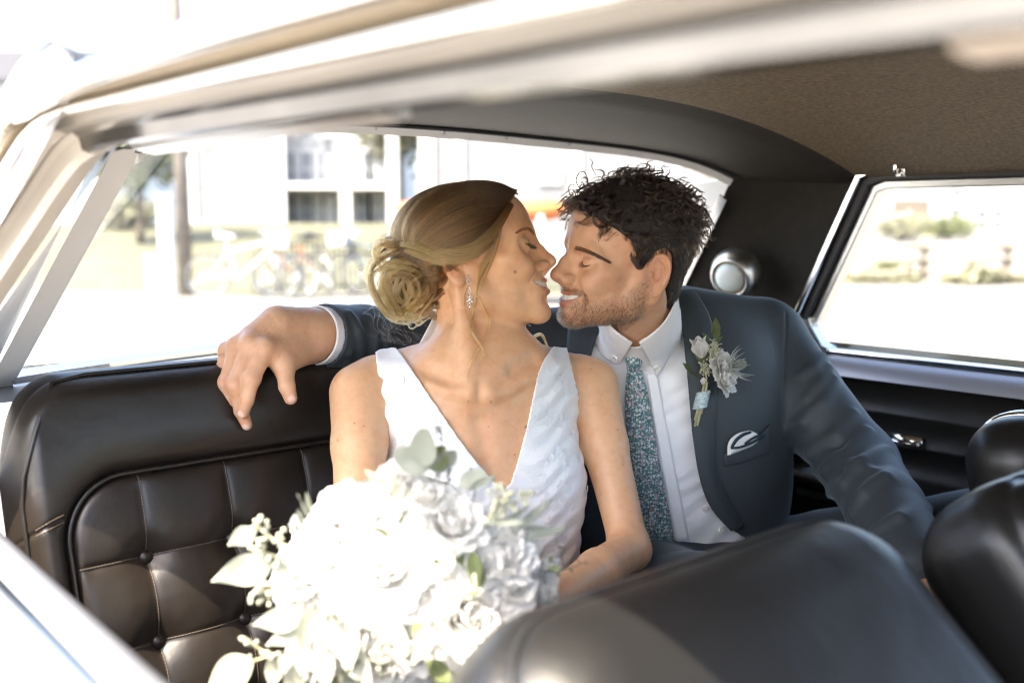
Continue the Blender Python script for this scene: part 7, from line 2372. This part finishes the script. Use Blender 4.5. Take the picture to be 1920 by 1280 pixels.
# leaves: (kind, base, tip, depth offset in front of the dome)
for kd, b_, t_, o0, o1, w_ in [
    ('round', (792, 872), (800, 800), 0.05, 0.06, 1.0), ('round', (806, 876), (742, 846), 0.04, 0.03, 1.05), ('round', (812, 884), (850, 836), 0.03, 0.05, 0.95), ('round', (862, 910), (912, 888), 0.03, 0.03, 1.0), ('round_dark', (812, 880), (832, 832), 0.035, 0.05, 0.9),
    ('oval', (480, 990), (430, 1018), 0.06, 0.05, 1.5), ('oval', (515, 1052), (404, 1080), 0.06, 0.04, 1.2), ('oval', (515, 1050), (545, 1085), 0.06, 0.05, 1.2), ('oval', (500, 1060), (486, 1040), 0.05, 0.05, 1.2),
    ('oval', (475, 1232), (396, 1285), 0.05, 0.02, 1.35), ('oval', (520, 1225), (512, 1285), 0.04, 0.02, 1.3), ('oval', (550, 1245), (548, 1300), 0.04, 0.02, 1.2),
    ('oval', (575, 1150), (478, 1168), 0.05, 0.05, 1.2), ('oval', (590, 1165), (502, 1206), 0.04, 0.04, 1.1), ('oval', (595, 1130), (555, 1225), 0.045, 0.05, 1.15), ('oval', (640, 1160), (660, 1255), 0.035, 0.05, 1.3), ('oval', (640, 1200), (700, 1285), 0.03, 0.04, 1.1), ('oval', (600, 1210), (615, 1290), 0.03, 0.04, 1.3),
    ('round', (720, 1170), (760, 1230), 0.03, 0.04, 1.0), ('oval', (810, 1170), (772, 1245), 0.03, 0.04, 1.1), ('round', (690, 1240), (640, 1280), 0.03, 0.04, 1.1), ('oval', (850, 1030), (818, 1090), 0.03, 0.02, 1.0), ('oval_green', (850, 1010), (868, 1064), 0.0, 0.0, 1.0), ('oval_green', (830, 1020), (812, 1060), 0.0, 0.0, 1.0),
    ('narrow', (578, 975), (566, 922), 0.04, 0.06, 1.6), ('narrow', (582, 968), (580, 918), 0.04, 0.06, 1.6), ('narrow', (568, 985), (556, 950), 0.04, 0.06, 1.6), ('narrow', (560, 1000), (553, 975), 0.04, 0.05, 1.6),
    ('narrow_pale', (760, 945), (682, 880), 0.05, 0.06, 1.4), ('narrow_pale', (740, 960), (800, 905), 0.05, 0.05, 1.2), ('narrow', (960, 1000), (1034, 938), 0.04, 0.02, 1.0), ('narrow', (985, 1010), (1060, 990), 0.04, 0.02, 1.2), ('narrow', (970, 985), (1050, 998), 0.04, 0.02, 0.9), ('narrow', (930, 990), (990, 950), 0.04, 0.02, 0.9), ('narrow_pale', (900, 980), (985, 975), 0.05, 0.04, 1.0), ('oval', (930, 940), (958, 920), 0.03, 0.03, 1.0), ('narrow', (870, 920), (930, 890), 0.04, 0.03, 1.3),
    ('oval_green', (1028, 1062), (1052, 1068), 0.05, 0.05, 1.2), ('oval_green', (1034, 1040), (1030, 1058), 0.05, 0.05, 1.0), ('oval', (900, 1225), (960, 1175), 0.03, 0.03, 1.0), ('oval_green', (884, 1030), (896, 1100), 0.02, 0.02, 1.0), ('oval_green', (905, 1060), (880, 1120), 0.015, 0.015, 1.0), ('oval_green', (775, 1160), (790, 1200), 0.01, 0.02, 1.1), ('oval_green', (700, 985), (738, 1002), 0.01, 0.02, 1.0), ('oval', (640, 1000), (672, 985), 0.02, 0.03, 1.2), ('oval_green', (800, 1235), (850, 1285), 0.02, 0.02, 1.2), ('oval', (560, 1120), (520, 1150), 0.03, 0.04, 1.2)]:
    dd_ = dome(*b_)
    leaf(kd, b_, t_, min(dd_, 1.0) - o0*0.6, min(dd_, 1.0) - o1*0.6, bq, width=w_)
for pts, nb, sp in (([(560, 1030), (520, 1015), (480, 985)], 22, 0.013), ([(545, 1050), (510, 1040), (468, 1022)], 18, 0.012), ([(560, 1090), (520, 1105), (480, 1112)], 22, 0.012), ([(520, 1228), (490, 1218), (462, 1196)], 12, 0.008), ([(555, 1226), (515, 1226), (470, 1240)], 5, 0.006), ([(716, 1270), (714, 1230), (712, 1190)], 26, 0.012), ([(890, 1075), (888, 1110), (866, 1115)], 12, 0.008), ([(760, 950), (745, 930), (735, 905)], 14, 0.009), ([(640, 1160), (625, 1150), (615, 1135)], 12, 0.009), ([(905, 985), (935, 945), (960, 918)], 18, 0.010), ([(920, 980), (960, 945), (1000, 925)], 16, 0.010), ([(930, 985), (930, 940), (935, 912)], 14, 0.010)):
    d0_ = min(dome(*pts[0]), 0.985) - 0.025
    sprig(pts, [d0_, d0_ - 0.01], bq, nb, sp, 0.0026)
M['twig'] = simple('dark_twig', (0.07, 0.065, 0.045), 0.7)
for pts, nb, sp in (([(822, 900), (830, 850), (827, 800)], 12, 0.006), ([(812, 905), (822, 885), (828, 870)], 8, 0.006), ([(838, 905), (842, 890), (840, 872)], 6, 0.006), ([(1010, 1050), (1025, 1022), (1048, 1020), (1056, 1062)], 4, 0.004), ([(1020, 1070), (1060, 1066), (1095, 1054)], 5, 0.006), ([(888, 935), (893, 905), (890, 885)], 8, 0.006)):
    sprig(pts, [0.955, 0.950], bq, nb, sp, 0.0014, mat=M['twig'], stem_r=0.0006)

# ---- boutonniere on his lapel
def bt_d(x_, y_, l):
    return float((ray_hit(cf_, x_, y_, 1.0, 2.0)[0] - CAM) @ CF) - l
bo = thing('boutonniere', 'white ranunculus and thistle boutonniere pinned on his lapel', 'boutonniere', P(1330, 700, bt_d(1330, 700, 0.012)))
def Z2(x, y): return 1270 + x/4.267, 580 + y/4.267
D0 = bt_d(1335, 690, 0.014)
leaf('oval_green', Z2(310, 235), Z2(300, 55), D0-0.004, D0-0.006, bo, (0, 0, 0), width=1.0)
leaf('oval_green', Z2(300, 240), Z2(325, 140), D0-0.008, D0-0.010, bo, (0.2, 0, 0), width=1.5)
leaf('oval_green', Z2(260, 260), Z2(190, 180), D0, D0, bo, width=1.0)
leaf('oval_green', Z2(300, 270), Z2(365, 215), D0, D0, bo, width=1.0)
leaf('oval_green', Z2(245, 440), Z2(118, 318), D0-0.006, D0-0.008, bo, (-0.2, 0, 0), width=0.85)
leaf('narrow_green', Z2(195, 545), Z2(15, 455), D0-0.004, D0-0.006, bo, width=2.2)
leaf('oval_green', Z2(230, 400), Z2(225, 290), D0-0.004, D0-0.006, bo, width=1.1)
bud = P(*Z2(195, 370), D0-0.008); tp_ = P(*Z2(150, 200), D0-0.008)
place('rosebud', BL['bud'][0], bud, tp_ - bud - CF*0.012, 0.030, bo)
rn = P(*Z2(345, 560), D0-0.010)
place('ranunculus', BL['peony'][0], rn, np.array((0.75, -0.45, 0.35)), 0.026, bo)
place('ranunculus', BL['rose'][1], P(*Z2(350, 470), D0-0.006), np.array((0.45, -0.7, 0.5)), 0.025, bo)
place('rosebud', BL['bud'][1], P(*Z2(210, 600), D0-0.006), CU*1.0 - CF*0.1, 0.011, bo)
for pts, nb in (([Z2(260, 420), Z2(275, 340), Z2(290, 250)], 34), ([Z2(300, 380), Z2(310, 330), Z2(330, 280)], 26), ([Z2(235, 560), Z2(225, 490), Z2(205, 440)], 36), ([Z2(250, 520), Z2(260, 470), Z2(265, 430)], 18)):
    sprig(pts, [D0-0.014, D0-0.020], bo, nb, 0.009, 0.0016)
# thistle head with spiky bracts
tc_ = P(*Z2(500, 440), D0-0.016); ta = CR*0.80 - CF*0.45 + CU*0.25; ta /= np.linalg.norm(ta)
t1_ = np.cross(ta, ZX); t1_ /= np.linalg.norm(t1_); t2_ = np.cross(ta, t1_)
th_ = thing_part = None
mb = MB()
for i in range(120):
    z_ = 1 - 2*(i+0.5)/120; rr_ = math.sqrt(1-z_*z_); an = i*2.39996
    d_ = ta*z_*1.25 + (t1_*math.cos(an) + t2_*math.sin(an))*rr_
    c_ = tc_ + d_*0.0068
    mb.tube([c_, c_ + d_*0.0022], [0.0010, 0.0001], 5, False)
v, f = lathe([(0.0, -0.0085), (0.005, -0.006), (0.0066, 0), (0.005, 0.006), (0.0, 0.0085)], 14)
mb.add(v @ np.stack([t1_, t2_, ta]) + tc_, f)
M['thistle'] = simple('thistle_head', (0.22, 0.25, 0.22), 0.6, vary=0.4, scale=300)
th_ = mb.build('thistle', M['thistle'], bo)
M['bract'] = simple('thistle_bract', (0.30, 0.33, 0.31), 0.6)
for k in range(15):
    an = k*6.2832/15 + fg.normal()*0.12
    d_ = (t1_*math.cos(an) + t2_*math.sin(an)); L_ = 0.022*fg.uniform(0.8, 1.2)
    p0 = tc_ - ta*0.007 + d_*0.004
    mb = MB(); mb.tube(spline([p0, p0 + d_*L_*0.5 - ta*0.001, p0 + d_*L_*0.85 + ta*L_*0.35, p0 + d_*L_*1.05 + ta*L_*0.75], 9), [.0010, .0014, .0014, .0012, .0010, .0008, .0006, .0004, .0001], 5)
    mb.build('bract', M['bract'], th_)
for k, (a, b) in enumerate(((Z2(225, 570), Z2(140, 935)), (Z2(235, 590), Z2(160, 930)), (Z2(215, 600), Z2(140, 885)), (Z2(240, 580), Z2(190, 835)))):
    mb = MB(); mb.tube([P(*a, D0-0.008-k*0.001), P((a[0]+b[0])/2+1, (a[1]+b[1])/2, D0-0.009-k*0.001), P(*b, D0-0.007-k*0.001)], 0.0018, 7); mb.build('stem', M['stem'], bo)
M['ribbon'] = simple('pale_ribbon', (0.42, 0.52, 0.54), 0.55, vary=0.25, scale=180)
mb = MB()
for k in range(7):
    u_ = k/6; cx_, cy_ = 208 - 28*u_, 665 + 115*u_
    ang = np.linspace(0, 6.2832, 21); e = np.array([P(*Z2(cx_, cy_), D0-0.008) + CR*0.0085*math.cos(t) - CF*0.0065*math.sin(t) + CU*(0.0018*math.cos(t)) for t in ang])
    mb.tube(e, 0.0026, 6, False)
mb.build('ribbon', M['ribbon'], bo)

# ---- earring
M['crystal'] = simple('crystal', (0.90, 0.89, 0.86), 0.06, 0.55, spec=1.0)
M['silver'] = simple('silver', (0.75, 0.74, 0.72), 0.2, 1.0)
er0 = P(879, 519, float((ray_hit(bride_body, 879, 517, 1.0, 1.6)[0]-CAM) @ CF) - 0.004)
er = thing('earring', 'crystal drop earring hanging from her ear beside the loose curl', 'earring', er0)
de_ = float((er0-CAM) @ CF)
bm_ = bmesh.new(); bmesh.ops.create_icosphere(bm_, subdivisions=1, radius=1.0)
iv = np.array([v.co for v in bm_.verts]); if_ = [[v.index for v in f.verts] for f in bm_.faces]; bm_.free()
cm = None
for x_, y_, r_ in [(876, 520, 1.5), (880, 523, 1.7), (876, 527, 1.6), (882, 528, 1.4), (879, 532, 1.2), (880, 536, 1.2), (880, 540, 1.5), (881, 544, 1.2), (880, 548, 1.4), (878, 552, 1.5), (883, 553, 1.5), (880.5, 556, 1.8), (877, 559, 1.7), (884, 560, 1.7), (880, 562, 2.0), (876, 565, 1.8), (885, 565, 1.7), (881, 568, 1.8), (878, 571, 1.6), (884, 571, 1.4), (881, 575, 1.6), (880.5, 579, 1.1)]:
    c_ = P(x_, y_, de_ - 0.002*fg.uniform())
    if cm is None:
        o = mesh('crystal', iv, if_, M['crystal'], er, smooth=False); cm = o.data
    else: o = link('crystal', cm, er)
    o.location = Vector(c_) - er.location; o.scale = (r_*0.001,)*3; o.rotation_euler = (fg.uniform(0, 3), fg.uniform(0, 3), fg.uniform(0, 3))
mb = MB(); mb.tube([er0 + CU*0.003, er0], 0.0006, 6); mb.tube([P(879, 522, de_+0.001), P(880.5, 575, de_+0.001)], 0.0005, 6); mb.build('hook', M['silver'], er)
# ---- white ribbon of the dress behind her neck
v_ = []
A_ = spline(np.array([(822, 578), (812, 600), (800, 622), (784, 652)], float), 16); B__ = spline(np.array([(838, 582), (836, 610), (832, 640), (826, 660)], float), 16)
for i in range(16):
    for j in range(7):
        t_ = j/6; q_ = A_[i]*(1-t_) + B__[i]*t_
        v_.append(P(q_[0], q_[1], 1.415 + 0.012*math.sin(t_*3.14)))
o = mesh('dress_ribbon', v_, grid_faces(16, 7), M['dress'], bride)
m_ = o.modifiers.new('thickness', 'SOLIDIFY'); m_.thickness = 0.002
